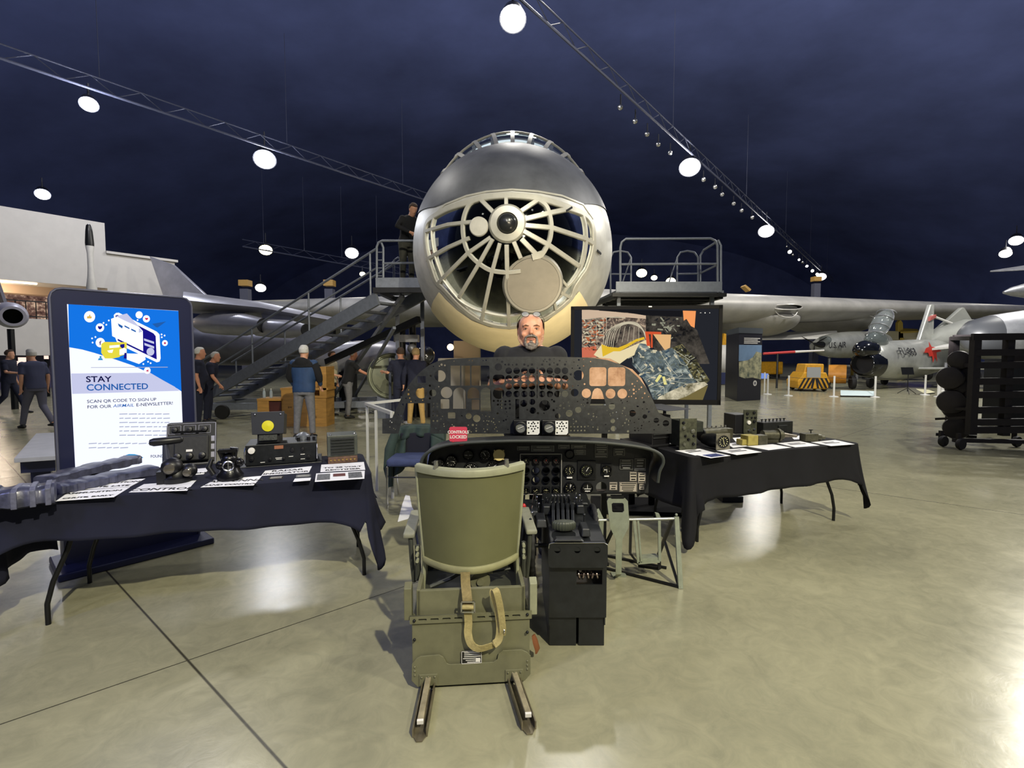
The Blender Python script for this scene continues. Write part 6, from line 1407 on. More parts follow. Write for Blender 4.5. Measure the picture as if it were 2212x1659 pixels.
# left platform with stairs
t=thing('access_stairs','grey steel stairs and platform leading up to the left side of the bomber nose','stairs',(-5,11.5,0))
dk_=mat('stair_grey',(112,118,130),.45,.3,.12,12)
Ya=10.0; zl=at(860,612,Ya).z; xa=at(812,612,Ya).x; xb=-1.75
b=MB(); b.slab([(xa,Ya,zl-.06),(xb,Ya,zl-.06),(xb,Ya+1.5,zl-.06),(xa,Ya+1.5,zl-.06)],(0,0,.05)); b.build('deck',dk_,t)
b=MB(); b.box(((xa+xb)/2,Ya-.01,zl+.0),(xb-xa,.03,.22)); b.build('toe_board',dk_,t)
b=MB(); b.box(((xa+xb)/2,Ya,zl-.14),(xb-xa+.1,.12,.10)); b.box((xa,Ya+.75,zl-.14),(.1,1.5,.10)); b.build('under_frame',black_metal,t)
def rl(P,r=.024): b=MB(); b.tube(P,r,8); b.build('railing',dk_,t,smooth=True)
q=lambda x,y,Y=Ya: at(x,y,Y)
rl([q(814,625),q(814,533),q(818,524),q(826,520),q(905,520)]); rl([q(828,625),q(828,535),q(824,525)]); rl([q(828,569),q(905,568)]); rl([q(851,618,Ya+1.3),q(851,562,Ya+1.3),q(860,556,Ya+1.3),q(866,562,Ya+1.3)]); rl([q(829,578),q(850,565,Ya+1.3)],.016)
for k in range(5): rl([q(814,545+k*17),q(828,545+k*17)],.012)
A0=at(432,864,13.1); A1=at(816,645,10.0); wv=V((.44,.78,0))
for o,nm in ((V((0,0,0)),'A'),(wv,'B')):
    b=MB(); e=A1+(A1-A0).normalized()*(.0 if o.length==0 else .55); b.bar(A0+o,e+o,.06,.26); b.build('stringer',dk_,t)
    for hz,rr_ in ((1.0,.026),(.62,.02)):
        rl([A0+o+V((0,0,hz)),A1+o+V((0,0,hz))],rr_)
    for f in (.03,.36,.68,.97): 
        p=A0.lerp(A1,f)+o; b=MB(); b.tube([p,p+V((0,0,1.0))],.022,8); b.build('baluster',dk_,t,smooth=True)
n=15
for k in range(n):
    p=A0.lerp(A1,(k+.5)/n); dirh=(A1-A0); dirh.z=0; dirh.normalize(); b=MB(); b.slab([p-dirh*.12,p+dirh*.14,p+dirh*.14+wv,p-dirh*.12+wv],(0,0,.04)); b.build('tread',dk_,t)
b=MB(); b.bar(q(870,640,10.4),fl(705,884)+V((0,0,.1)),.09,.09); b.bar(q(852,708,10.2),fl(757,880)+V((0,0,.1)),.06,.06); b.build('diagonal_brace',dk_,t)
b=MB(); b.bar(q(905,690,10.6),q(705,782,12.4),.10,.14); b.build('lower_truss',black_metal,t)
g0=fl(440,905); g1=fl(880,896)
b=MB(); b.bar(g0+V((0,0,.30)),g1+V((0,0,.30)),.14,.16); b.bar(g0+V((0,1.4,.30)),g1+V((0,1.4,.30)),.14,.16)
for f in (0,.33,.66,1): p=g0.lerp(g1,f); b.bar(p+V((0,0,.3)),p+V((0,1.4,.3)),.12,.12)
b.build('base_frame',dk_,t)
for f in (.10,.93):
    p=g0.lerp(g1,f); b=MB(); b.lathe([(.06,-.05),(.17,-.045),(.18,0),(.17,.045),(.06,.05)],p+V((0,-.12,.18)),(0,1,0),20); b.build('caster_wheel',rubber,t,smooth=50)
b=MB(); b.bar((xb-.3,Ya+1.3,zl-.1),(xb-.3,Ya+1.3,.3),.08,.08); b.bar((xa+.1,Ya+1.4,zl-.1),(xa+.1,Ya+1.4,.3),.08,.08); b.build('support_leg',dk_,t)
# man on the platform
pp_=at(880,612,Ya+.45); pp_.z=zl-.01
person('man in dark jacket leaning over the left platform railing, head bowed','x' and pp_,R(217),1.74,blackcl,dkg,shoeb,hb,.006,26,{-1:[(-.30,.16,1.22),(-.14,.38,1.06)],1:[(.30,.18,1.20),(.10,.40,1.05)]},long=True,headtilt=28)
# ---------------- wooden cabinets with bottles
wood=mat('golden_oak',(176,132,66),.5,0,.2,3,.05,stretch=(1,1,6)); wood2=mat('dark_mahogany',(74,38,32),.4,0,.25,4)
p=fl(578,922); t=thing('wooden_cabinet','low golden wooden cabinet with an open shelf beside the man in the blue jacket','cabinet',p)
s=p.y/1060
def bx(x0,y0,x1,y1,dy,m,nm,t,Y=None,d=.5,bev=.004):
    Y=Y or p.y; a=at(x0,y1,Y); c=at(x1,y0,Y); b=MB(); b.box(((a.x+c.x)/2,Y+d/2+dy,(a.z+c.z)/2),(c.x-a.x,d,c.z-a.z)); return b.build(nm,m,t,bevel=bev)
bx(557,864,580,922,0,wood,'side_panel',t); bx(580,868,606,900,.02,wood2,'open_shelf',t); bx(580,900,606,922,0,wood,'drawer_front',t); bx(555,861,608,866,-.01,wood,'top',t,d=.54)
for i,(x,l) in enumerate(((571,'left clear water bottle on the low wooden cabinet'),(586,'right clear water bottle on the low wooden cabinet'))):
    o=at(x,861,p.y+.2); o.z=at(x,861,p.y-.01).z+.003; tt=thing('water_bottle',l,'bottle',o); b=MB(); b.lathe([(.03,0),(.033,.01),(.033,.12),(.024,.15),(.012,.175),(.012,.185)],o,(0,0,1),14); b.build('bottle_body',mat('bottle_plastic',(190,205,215),.1,0,alpha=.55),tt,smooth=60)
    b=MB(); b.cyl(o+V((0,0,.185)),o+V((0,0,.205)),.014,seg=12); b.build('cap',white_paint,tt)
p=fl(655,935); p.y+=.9; t=thing('wooden_crate_cabinet','tall golden wooden display cabinet on casters behind the man in the blue jacket','cabinet',p)
bx(609,842,641,926,0,wood,'left_door',t); bx(641,850,668,926,.03,wood,'middle_panel',t); bx(668,858,704,926,0,wood,'right_door',t); bx(690,792,704,858,0,wood,'raised_side',t); bx(668,794,690,858,.3,wood,'raised_back',t,d=.2); bx(605,838,708,843,0,wood,'shelf_edge',t)
bx(668,855,706,860,-.02,wood,'counter_edge',t)
for x in (615,640,680,700):
    c=at(x,930,p.y+.05); c.z=.05; b=MB(); b.lathe([(.02,-.02),(.05,-.018),(.05,.018),(.02,.02)],c,(1,0,0),14); b.build('caster',rubber,t,smooth=50)
a=at(612,842,p.y); 
b=MB(); b.box((at(625,900,p.y).x,p.y+.25,.09),(.3,.4,.02)); b.box((at(685,900,p.y).x,p.y+.25,.09),(.3,.4,.02)); b.build('bottom_board',wood,t)
text('stencil',[('BW',.06,Matrix(((1,0,0,at(622,882,p.y).x),(0,0,-1,p.y-.004),(0,1,0,at(622,882,p.y).z),(0,0,0,1))),'LEFT')],ink,t)
# ---------------- chair with coat
p=fl(832,1098); t=thing('stacking_chair','blue padded chair with chrome legs and a dark green coat over its back','chair',p+V((.27,.25,0)))
cx=p.x+.27; y0=p.y
bl=mat('chair_blue',(52,62,98),.85,0,.12,30,.1)
b=MB(); b.box((cx-.01,y0+.24,.46),(.50,.46,.075)); b.build('seat',bl,t,bevel=.025)
b=MB(); b.slab([(cx-.2,y0+.44,.50),(cx+.2,y0+.44,.50),(cx+.21,y0+.50,.74),(cx-.21,y0+.50,.74)],(0,.04,0)); b.build('backrest',bl,t,bevel=.02)
for s_ in (-1,1):
    b=MB(); b.tube([(cx+s_*.25,y0,0),(cx+s_*.25,y0+.02,.42),(cx+s_*.24,y0+.1,.435),(cx+s_*.24,y0+.42,.42),(cx+s_*.24,y0+.50,.72)],.011,8); b.build('leg',chrome,t,smooth=True)
    b=MB(); b.tube([(cx+s_*.25,y0+.50,0),(cx+s_*.24,y0+.36,.42)],.011,8); b.build('leg',chrome,t,smooth=True)
b=MB(); b.tube([(cx-.25,y0+.08,.30),(cx+.25,y0+.08,.30)],.008,6); b.build('stretcher',black_metal,t)
coat=mat('dark_green_coat',(34,50,46),.8,0,.3,9,.3); ct=thing('coat','dark green coat draped over the back of the blue padded chair','coat',(cx,y0+.5,0))
b=MB(); rows=[]
for j in range(15):
    v=j/14; r=[]
    for i in range(31):
        u=-1+2*i/30; hang=.36+.30*max(0,-u)**2+.04*sin(u*9); drop=v*hang; w=.27+.05*v
        r.append(V((cx+u*w,y0+.46-(.03+.07*v+.02*sin(u*11+v*3))-.10*abs(u)**3*v,.79-.05*abs(u)**4-drop-.01*(1-v))))
    rows.append(r)
# open front: keep an arch over the seat
b.grid([[V((p.x,y0+.57,p.z)) for p in rows[0]],rows[0]]); b.grid([[q_ for q_ in r] for r in rows[:5]])
for s_ in (0,1):
    sub=[(r[:9] if s_==0 else r[22:]) for r in rows[4:]]
    b.grid(sub)
b.build('coat_front',coat,ct,smooth=70,solid=.012)
b=MB(); b.grid([[V((cx+u*.28,y0+.57+.03*sin(u*8+j),.79-.05*abs(u)**4-.07*j)) for u in (-1+2*i/20 for i in range(21))] for j in range(8)]); b.build('coat_back',coat,ct,smooth=70,solid=.012)
b=MB(); b.tube([(cx-.24,y0+.35,.72),(cx-.29,y0+.30,.55),(cx-.30,y0+.26,.35),(cx-.27,y0+.24,.16)],[.05,.06,.055,.03],10,flat=.7); b.build('sleeve',coat,ct,smooth=True)
# black jacket lining under the arch
b=MB(); b.box((cx,y0+.42,.60),(.40,.03,.22)); b.build('dark_lining',mat('coat_lining',(14,16,30),.9),ct,bevel=.01)
# white barrier rails behind the chair
t=thing('white_barrier','low white barrier rail with posts behind the chair and coat','barrier',fl(795,1010)+V((0,.0,0)))
for (xx,yt,yb,Y) in ((793,874,1040,5.9),(812,886,1060,5.6),(846,890,1085,5.3)):
    a=at(xx,yt,Y); b=MB(); b.bar(a,(a.x,a.y,0),.028,.028); b.build('post',mat('barrier_grey',(172,172,166),.5),t)
b=MB(); b.bar(at(791,872,5.9),at(866,864,6.1),.03,.03); b.bar(at(791,872,5.9),at(848,893,5.3),.04,.035); b.build('top_rail',mat('barrier_grey',(172,172,166)),t)
a=fl(868,1100); b=MB(); P=[fl(859,1128),fl(880,1122),fl(897,1108),fl(890,1096),fl(885,1072),fl(876,1070),fl(869,1090)]
b.slab([q_+V((0,0,.002)) for q_ in P],(0,0,.003)); tag(b.build('paper_scrap',paper,bevel=0),'crumpled white paper lying on the floor beside the pilot seat','paper')
# grey bench far left
P=[fl(30,990,.45),fl(125,984,.45),fl(125,934,.45),fl(78,936,.45)]
t=thing('bench','pale grey bench top on a dark base at the left edge beside the kiosk','bench',fl(80,1000)); b=MB(); b.slab([q_+V((0,0,-.05)) for q_ in P],(0,0,.05)); b.build('bench_top',mat('bench_grey',(150,152,158),.5,0,.1,5),t,bevel=.004)
c0=sum(P,V())/4; b=MB(); b.slab([c0.lerp(q_,.82)+V((0,0,-.055)) for q_ in P],(0,0,-.15)); b.slab([c0.lerp(q_,.5)+V((0,0,-.06)) for q_ in P],(0,0,-.39)); b.build('bench_base',kflare,t)
# ---------------- white building on the left
wb=mat('building_white',(196,192,184),.8,0,.04,2); wall=thing('museum_building','white windowless building block with stepped roof on the far left','building',(-23,24,0))
def wpt(f,z): p=V((-23.0,22.0,0)).lerp(V((-20.5,25.1,0)),f); return V((p.x,p.y,z))
b=MB(); b.slab([wpt(-3,5.0),wpt(1,5.0),wpt(1,8.25),wpt(-3,8.25)],(-8,6,0)); b.build('upper_block',wb,wall)
b=MB(); b.slab([wpt(1,2.2),wpt(1.75,2.2),wpt(1.75,6.75),wpt(1,6.75)],(-8,6,0)); b.build('lower_block',wb,wall)
b=MB(); b.bar(wpt(1.0,6.8),wpt(1.78,6.8),.3,.12); b.build('coping',wb,wall)
b=MB(); b.slab([wpt(-3,4.6)+V((-1.5,1.2,0)),wpt(1,4.6)+V((-1.5,1.2,0)),wpt(1,5.0)+V((-1.5,1.2,0)),wpt(-3,5.0)+V((-1.5,1.2,0))],(-1,1,0)); b.build('soffit',mat('warm_soffit',(190,165,140),.8),wall)
b=MB(); b.bar(wpt(-.2,4.95)+V((-.2,.2,0)),wpt(.35,4.95)+V((-.2,.2,0)),.25,.06); b.build('strip_light',emat('warm_strip',(255,226,190),4),wall)
b=MB(); b.slab([wpt(-3,1.6),wpt(1,1.6),wpt(1,3.3),wpt(-3,3.3)],(-8,6,0)); b.build('balcony_front',wb,wall)
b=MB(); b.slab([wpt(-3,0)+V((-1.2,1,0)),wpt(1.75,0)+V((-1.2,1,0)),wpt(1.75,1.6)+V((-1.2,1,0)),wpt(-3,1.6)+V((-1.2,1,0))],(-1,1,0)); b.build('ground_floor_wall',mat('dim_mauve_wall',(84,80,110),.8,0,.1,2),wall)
b=MB(); b.bar(wpt(-3,4.1),wpt(1,4.1),.05,.05); b.bar(wpt(-3,3.4),wpt(1,3.4),.05,.05); b.build('balcony_rail',black_metal,wall)
for k in range(26): 
    b=MB(); f=-1.2+k*.085; b.bar(wpt(f,3.3),wpt(f,4.1),.03,.03); b.build('rail_baluster',black_metal,wall)
b=MB(); b.slab([wpt(-3,3.4)+V((-2.2,1.8,0)),wpt(.9,3.4)+V((-2.2,1.8,0)),wpt(.9,4.6)+V((-2.2,1.8,0)),wpt(-3,4.6)+V((-2.2,1.8,0))],(-.1,.1,0)); b.build('self_lit_shop_wall',enoise('self_lit_shop',(60,40,36),(240,205,175),3,.8,(120,90,80)),wall)  # wall glows by itself; shop lighting is put into its emission
for k,(x,y,w,h) in enumerate(((30,785,14,10),(48,780,12,16),(100,772,5,7))):
    a=at(x,y,19); b=MB(); b.box(a,(w*.018,.1,h*.018)); o=b.build('lit_display',emat('display_glow',(240,205,190),1.5)); tag(o,['left','middle','right'][k]+' small glowing display panel below the building on the far left','display panel')
    b2=MB(); b2.bar((a.x,a.y,a.z-.05),(a.x,a.y,0),.08,.08); 
    b2.build('display_post',black_metal,o)
lamp('POINT','shop_glow',wpt(0,4.4)+V((-.8,.6,0)),(0,0,0),120,(1,.8,.6),.3)
lamp('SPOT','building_spot',(-9,9,11.5),(-21,24,6),2200,(.95,.93,1),.2,50,.6)
# standing white missile
p=V((at(197,600,17).x,17,0)); t=thing('missile','tall thin white missile with a black tip standing upright before the white building','missile',p)
zt=at(197,484,17).z; b=MB(); b.lathe([(.16,0),(.16,2.6),(.15,3.9),(.10,4.3),(.085,4.6),(.085,zt-1.0),(.12,zt-.75),(.12,zt-.72)],p,(0,0,1),20); b.build('missile_body',white_paint,t,smooth=40)
b=MB(); b.lathe([(.12,zt-.74),(.125,zt-.65),(.10,zt-.25),(.075,zt-.05),(.03,zt)],p,(0,0,1),20); b.build('missile_nose',dial_black,t,smooth=50)
# bomber on the left
silver=mat('left_aircraft_silver',(170,170,178),.35,.5,.15,1.2,.05); dsil=mat('dark_silver',(108,108,118),.4,.5,.2,1.5)
t=thing('jet_bomber','silver jet bomber with podded engines and swept tail behind the stairs on the left','aircraft',(-13,20,0))
b=MB(); rg_=[]
for k in range(15):
    f=k/14; p=V((-16.5,22,2.1)).lerp(V((-5.5,20.5,1.9)),f); r=1.15*(sin(pi*min(1,(1-f)*1.6+.02)/2) if f>.4 else 1)
    rg_.append([p+V((0,cos(a)*r*.9,sin(a)*r*.75)) for a in (2*pi*i/20 for i in range(20))])
b.loft(rg_); b.build('fuselage',dsil,t,smooth=60)
def wsec(p,ch,th,dirv): return [p+dirv*(c_*ch)+V((0,0,s_*th)) for c_,s_ in ((0,0),(.08,.35),(.35,.5),(.7,.3),(1,0),(.7,-.2),(.35,-.35),(.08,-.25))]
b=MB(); dv=V((-.5,.85,0)); b.loft([wsec(at(395,648,16.5),4.5,.9,dv),wsec(at(560,664,16),3.6,.62,dv),wsec(at(735,695,15.6),2.6,.35,dv)]); b.build('wing',silver,t,smooth=60)
for (x,y,Y,r,L) in ((495,700,16.5,.38,3.2),(600,710,15.9,.30,2.4)):
    c=at(x,y,Y); b=MB(); b.lathe([(r*.55,-L*.5),(r*.9,-L*.38),(r,-L*.1),(r*.95,L*.25),(r*.6,L*.5)],c,(1,-.45,-.06),22); b.build('engine_pod',silver,t,smooth=60)
    ax=V((1,-.45,-.06)).normalized(); b=MB(); b.lathe([(r*.60,0),(r*.62,.04),(r*.3,.02),(.001,.015)],c+ax*L*.5,ax,22,False); b.build('tail_pipe',dk,t,smooth=50)
    b=MB(); b.slab([c+V((-.5,.1,r*.6)),c+V((.6,-.1,r*.6)),c+V((.2,.3,r*2.1)),c+V((-.8,.5,r*2.1))],(.0,.08,0)); b.build('pylon',silver,t)
b=MB(); b.slab([at(322,553,25),at(375,572,24.6),at(465,655,24),at(395,660,24.2),at(352,640,24.6)],(-.05,.25,0)); b.build('tail_fin',silver,t,bevel=.05)
b=MB(); b.slab([at(395,650,22),at(470,655,21.6),at(480,662,21.6),at(395,668,22)],(0,.3,0)); b.build('tail_plane',silver,t)
for i,x in enumerate((-14,-8.5)):
    b=MB(); b.cyl((x,21.2,.4),(x,21.2,1.6),.12); b.build('gear_leg',dsil,t); b=MB(); b.lathe([(.15,-.15),(.42,-.13),(.45,0),(.42,.13),(.15,.15)],(x,21.0,.45),(0,1,0),20); b.build('gear_wheel',rubber,t,smooth=50)
b=MB(); b.slab([at(455,755,16.5),at(640,735,16),at(800,735,15),at(600,745,17)],(0,0,.05)); b.bm.free()
# small engine nacelle at the left border
c=at(28,683,13.5); t=thing('jet_engine_pod','white jet engine pod with a dark open intake at the left edge','jet engine',c)
b=MB(); b.lathe([(.20,0),(.27,.0),(.33,.15),(.36,.6),(.34,1.6),(.2,2.4)],c,(-.75,.65,.1),26,False); b.build('cowling',mat('pod_white',(178,176,190),.4,.2),t,smooth=60)
b=MB(); b.lathe([(.255,.02),(.2,.5),(.001,.5)],c,(-.75,.65,.1),26,False); b.build('intake',dk,t,smooth=40)
b=MB(); b.slab([c+V((-.9,.7,.3)),c+V((-1.6,1.3,.3)),c+V((-2.0,1.3,1.3)),c+V((-1.2,.7,1.3))],(0,.1,0)); b.build('pylon',dsil,t)
b=MB(); b.tube([(c.x-1,c.y+.9,c.z-.3),(c.x-1,c.y+.9,0)],.08,8); b.build('display_stand',black_metal,t)
# silver long bomb, grey drum, dome under the bomber
p0=at(690,775,14.6); p1=at(905,768,13.6); t=thing('silver_bomb_casing','long fat silver bomb casing lying behind the people under the stairs','bomb casing',V(((p0.x+p1.x)/2,14.2,0)))
b=MB(); b.tube([p0.lerp(p1,k/10) for k in range(11)],[.18,.34,.42,.46,.48,.48,.48,.46,.40,.30,.12],22); b.build('casing',silver,t,smooth=60)
for f in (.3,.7): b=MB(); c=p0.lerp(p1,f); b.box((c.x,c.y,c.z/2-.2),(.3,.7,c.z-.4)); b.build('cradle',black_metal,t)
c=at(845,812,12.3); ax=V((.35,-1,.05)).normalized(); t=thing('round_drum','large round grey green drum with a conical centre beside the two men behind the panel','drum',V((c.x,c.y,0)))
dm=mat('drum_green_grey',(140,144,122),.45,.3,.1,5); b=MB(); b.lathe([(.50,-.9),(.56,-.5),(.58,-.05),(.58,0),(.52,.01),(.50,-.03),(.18,.10),(.16,.12)],c,ax,36); b.build('drum_body',dm,t,smooth=40)
b=MB(); b.ring(c+ax*.0,ax,.56,.02,36,6); b.ring(c-ax*.02,ax,.47,.012,36,6); b.build('rim_ring',mat('drum_dark',(90,94,80),.5,.3),t,smooth=True)
b=MB(); b.lathe([(.17,.09),(.10,.24),(.02,.30)],c,ax,22); b.build('centre_cone',mat('cone_dark',(60,62,60),.4,.4),t,smooth=40)
b=MB(); b.box((c.x,c.y+.3,(c.z-.5)/2),(.7,.7,max(.05,c.z-.5))); b.tube([c+V((.05,-.3,.45)),c+V((.05,-.35,-c.z+.02))],.035,8); b.build('stand',dk_,t)
c=at(919,768,12.6); t=thing('polished_dome','polished dark grey spherical dome beside the drum under the nose','dome',V((c.x,c.y,0))); b=MB(); b.ball(c,.24,24,14); b.build('dome',mat('dome_black_chrome',(90,92,98),.18,.85),t,smooth=True)
b=MB(); b.cyl(c+V((0,0,-.2)),(c.x,c.y,0),.12,.2); b.build('pedestal',black_metal,t)
p=at(868,715,12.4); t=thing('hanging_gear_struts','dark landing gear struts and jacks standing under the nose left of the dome','gear strut',V((p.x,12.4,0)))
b=MB(); b.tube([(p.x,12.4,0),(p.x,12.4,2.35)],.09,10); b.tube([(p.x+.28,12.6,0),(p.x+.22,12.6,2.4)],.09,10); b.build('strut',black_metal,t,smooth=True)
b=MB(); b.ball((p.x,12.2,1.5),.14,12,8); b.ball((p.x+.25,12.4,1.75),.12,12,8); b.box((p.x+.12,12.4,2.0),(.6,.25,.18)); b.build('joint',alu_dark,t,smooth=50)
# lit cabinet and steps seen through the panel
c=at(973,765,13.5); t=thing('lit_display_case','warmly lit white display case behind the pierced panel','display case',V((c.x,13.5,0)))
b=MB(); b.box((c.x,13.8,.75),(.7,.5,1.5)); b.build('case',wb,t,bevel=.01); b=MB(); b.lathe([(.09,0),(.05,.05),(.001,.06)],at(973,750,13.4),(0,-1,0),14,False); b.build('lamp',emat('warm_bulb',(255,214,150),9),t)
c=at(1010,840,14.5); t=thing('cream_column','cream painted column beyond the bomber nose, seen through the pierced panel','column',V((c.x,14.5,0))); b=MB(); b.box((c.x,14.5,1.0),(.75,.5,2.0)); b.build('shaft',mat('cream_column',(215,196,168),.7),t,bevel=.01)
# ---------------- tall dark display pillar
a0=fl(1573,858); a1=fl(1592,867); a2=fl(1643,864); Yc=a1.y; zt=at(1592,708,Yc).z
t=thing('display_pillar','tall dark exhibition pillar with a photographic poster right of the television','display pillar',a1)
dkp=mat('pillar_dark',(38,38,46),.4); b=MB(); b.slab([a1,a2,a2+V((-.4,1.0,0)),a0+V((0,.3,0))],(0,0,zt)); b.build('pillar_body',dkp,t,bevel=.01)
b=MB(); b.slab([a1.lerp(a2,-.01)+V((0,-.02,zt-.18)),a2+V((0,-.02,zt-.18)),a2+V((-.4,1.0,zt-.18)),a0+V((0,.3,zt-.18))],(0,0,.19)); b.build('pillar_cap',mat('pillar_cap',(74,80,86),.5),t)
ux=(a2-a1).normalized(); MPil=Matrix((ux,V((0,0,1)),ux.cross(V((0,0,1))))).transposed().to_4x4(); MPil.translation=a1; pw=(a2-a1).length
pm=mat('poster_print',(110,140,160),.6,0,0,3,rgb2=(190,186,150)); sk=mat('poster_sky',(120,150,185),.6,0,.15,2)
shapes('poster',[[(.02*pw,zt*.55),(pw*.98,zt*.55),(pw*.98,zt*.77),(.02*pw,zt*.77)]],MPil,sk,t,.006)
shapes('poster_figures',[[(.05*pw,zt*.34),(.3*pw,zt*.31),(.6*pw,zt*.32),(pw*.98,zt*.29),(pw*.98,zt*.66),(pw*.75,zt*.68),(pw*.6,zt*.60),(pw*.4,zt*.56),(.03*pw,zt*.54)]],MPil,mat('poster_ruin',(80,92,84),.6,0,0,5,rgb2=(205,200,160)),t,.007)
its=[('They were born',.095),('american to look',.095),('like a firestorm',.095),('for the ages',.08)]
shapes('poster_text',[[(.22*pw,zt*(.855-k*.022)),(pw*(.80 if k%2 else .9),zt*(.855-k*.022)),(pw*(.80 if k%2 else .9),zt*(.867-k*.022)),(.22*pw,zt*(.867-k*.022))] for k in range(4)],MPil,lw,t,.006)
shapes('round_seal',[circ(pw*.73,zt*.24,.10,24)],MPil,lw,t,.006); shapes('round_seal_centre',[circ(pw*.73,zt*.24,.05,20)],MPil,mat('seal_grey',(110,110,120),.6),t,.008)
# ---------------- right hand background aircraft
fs_=mat('fighter_silver',(176,178,172),.38,.45,.18,1.5,.05)
def body_loft(name,axis_pts,radii,m,parent,flat=1.,seg=22):
    b=MB(); rings=[]; n=len(axis_pts); P=[V(p) for p in axis_pts]
    for i,p in enumerate(P):
        T=(P[min(n-1,i+1)]-P[max(0,i-1)]).normalized(); S=T.cross(V((0,0,1))).normalized(); U=S.cross(T); r=radii[i]
        rings.append([p+S*(r*cos(a))+U*(r*flat*sin(a)) for a in (2*pi*k/seg for k in range(seg))])
    b.loft(rings); return b.build(name,m,parent,smooth=60)
N0=at(1870,757,23); fd=V((.87,.5,0)).normalized(); tn=V((fd.y,-fd.x,0)); AZ=-.50; yw=-atan2(fd.x,fd.y)
t=thing('jet_fighter','silver jet fighter FU-863 with black nose cone, open canopy and a red leaping figure','aircraft',V((N0.x+4.5,25.5,0)))
axp=[N0+fd*d+V((0,0,z)) for d,z in ((.25,AZ+.12),(.5,AZ+.06),(1.4,AZ),(3,AZ+.02),(5,AZ+.1),(7.5,AZ+.25),(10,AZ+.4),(12,AZ+.5))]
body_loft('fuselage',axp,[.55,.66,.78,.85,.85,.74,.58,.45],fs_,t,1.18)
b=MB(); b.ball(N0+fd*.10+V((0,0,.02)),(.50,.80,.46),24,14,Matrix.Rotation(yw,3,'Z')); b.build('nose_cone',mat('gloss_black_nose',(14,16,18),.10,coat=.5),t,smooth=True)
c=N0+fd*.05+V((0,0,-.62)); b=MB(); b.lathe([(.46,-.32),(.53,-.30),(.60,-.1),(.70,.5)],c,fd,30,False); b.build('intake_cowl',mat('gloss_black_nose',(14,16,18)),t,smooth=60)
b=MB(); b.lathe([(.47,-.30),(.40,.0),(.001,.0)],c,fd,30,False); b.build('intake_duct',dk,t,smooth=60)
b=MB(); b.ball(N0+fd*.95+V((0,0,.42)),(.40,.85,.50),18,10,Matrix.Rotation(yw,3,'Z')); b.build('windscreen',mat('cockpit_glazing',(110,120,118),.1,.3,alpha=.6),t,smooth=True)
cc=N0+fd*1.35+V((0,0,1.25)); rm=Matrix.Rotation(yw,3,'Z')@Matrix.Rotation(R(48),3,'X')
b=MB(); b.ball(cc,(.42,.95,.38),18,10,rm); b.build('raised_canopy',mat('canopy_tint',(170,178,176),.1,.3,alpha=.45),t,smooth=True)
b=MB()
for a in (-.8,-.3,.3,.8): b.tube([cc+rm@V((.43*cos(q_),a*.9,.40*sin(q_)*sqrt(max(.1,1-a*a*.7)))) for q_ in (pi*k/10 for k in range(11))],.022,6)
b.tube([cc+rm@V((.43*cos(q_),.97*sin(q_),0)) for q_ in (2*pi*k/24 for k in range(24))],.03,6,True); b.build('canopy_frame',alu_dark,t,smooth=True)
MM=Matrix((fd,V((0,0,1)),fd.cross(V((0,0,1))))).transposed().to_4x4()
def onf(d,z,off=.02):
    r=.80; zz=(z-AZ)/1.18; M=MM.copy(); M.translation=N0+fd*d+V((0,0,z))+tn*(sqrt(max(.01,r*r-zz*zz))+off+.04); return M
text('fuselage_letters',[('FU-863',.52,onf(1.35,-.20,.05)@Matrix.Rotation(R(-22),4,'X')@Matrix.Scale(1.12,4,(1,0,0)),'LEFT',0,.006)],ink,t)
redm=mat('red_emblem',(205,50,38),.5); SH_=[(0,0.10),(.10,.35),(.35,.45),(.30,.75),(.55,.45),(.85,.42),(1.35,.20),(.95,.12),(1.05,-.45),(.85,-.15),(.70,-.50),(.62,-.10),(.40,-.12),(.30,.10)]
shapes('red_emblem',[[(x*1.45,y*.85) for x,y in SH_]],onf(3.7,-.18,.09),redm,t)
shapes('white_star_marking',[[(.26*cos(pi/2+k*pi/5)*(1 if k%2==0 else .4),.26*sin(pi/2+k*pi/5)*(1 if k%2==0 else .4)) for k in range(10)],rect(-.6,-.07,-.28,.07),rect(.28,-.07,.6,.07)],onf(8.9,-.2,.05),lw,t)
shapes('insignia_cross',[rect(-.05,-.25,.05,.25),rect(-.25,-.05,.25,.05)],onf(7.3,-.2,.06),lw,t)
fY=N0.y+7*fd.y
b=MB(); b.slab([at(1978,735,fY),at(2008,735,fY+.4),at(2010,658,fY+.8),at(2002,658,fY+.8)],(.12,-.12,0)); b.build('tail_fin',fs_,t,bevel=.03)
b=MB(); b.slab([at(1996,694,fY+.5),at(2010,686,fY+.6),at(2010,680,fY+.6),at(1999,686,fY+.5)],(.15,-.20,0)); b.build('fin_stripe',mat('faded_red',(170,90,85),.6),t)
for s_ in (1,-1):
    b=MB(); q0_=N0+V((0,0,AZ-.42)); b.slab([q0_+fd*3.2+tn*s_*.5,q0_+fd*6.2+tn*s_*.5,q0_+fd*8.2+tn*s_*4.6,q0_+fd*7.0+tn*s_*4.6],(0,0,.10)); b.build('wing',fs_,t,bevel=.03)
side=tn
def gear(p,r,t,w=.14):
    b=MB(); b.cyl((p.x,p.y,r),(p.x,p.y,r+.9),.07); b.build('gear_leg',alu_dark,t); b=MB(); b.lathe([(r*.4,-w/2),(r*.92,-w/2),(r,0),(r*.92,w/2),(r*.4,w/2)],(p.x,p.y,r),side,20); b.build('gear_wheel',rubber,t,smooth=50)
gear(fl(1879,838),.28,t); gp=N0+fd*5+tn*1.3; gear(V((gp.x,gp.y,0)),.34,t); gp=N0+fd*5-tn*1.3; gear(V((gp.x,gp.y,0)),.34,t)
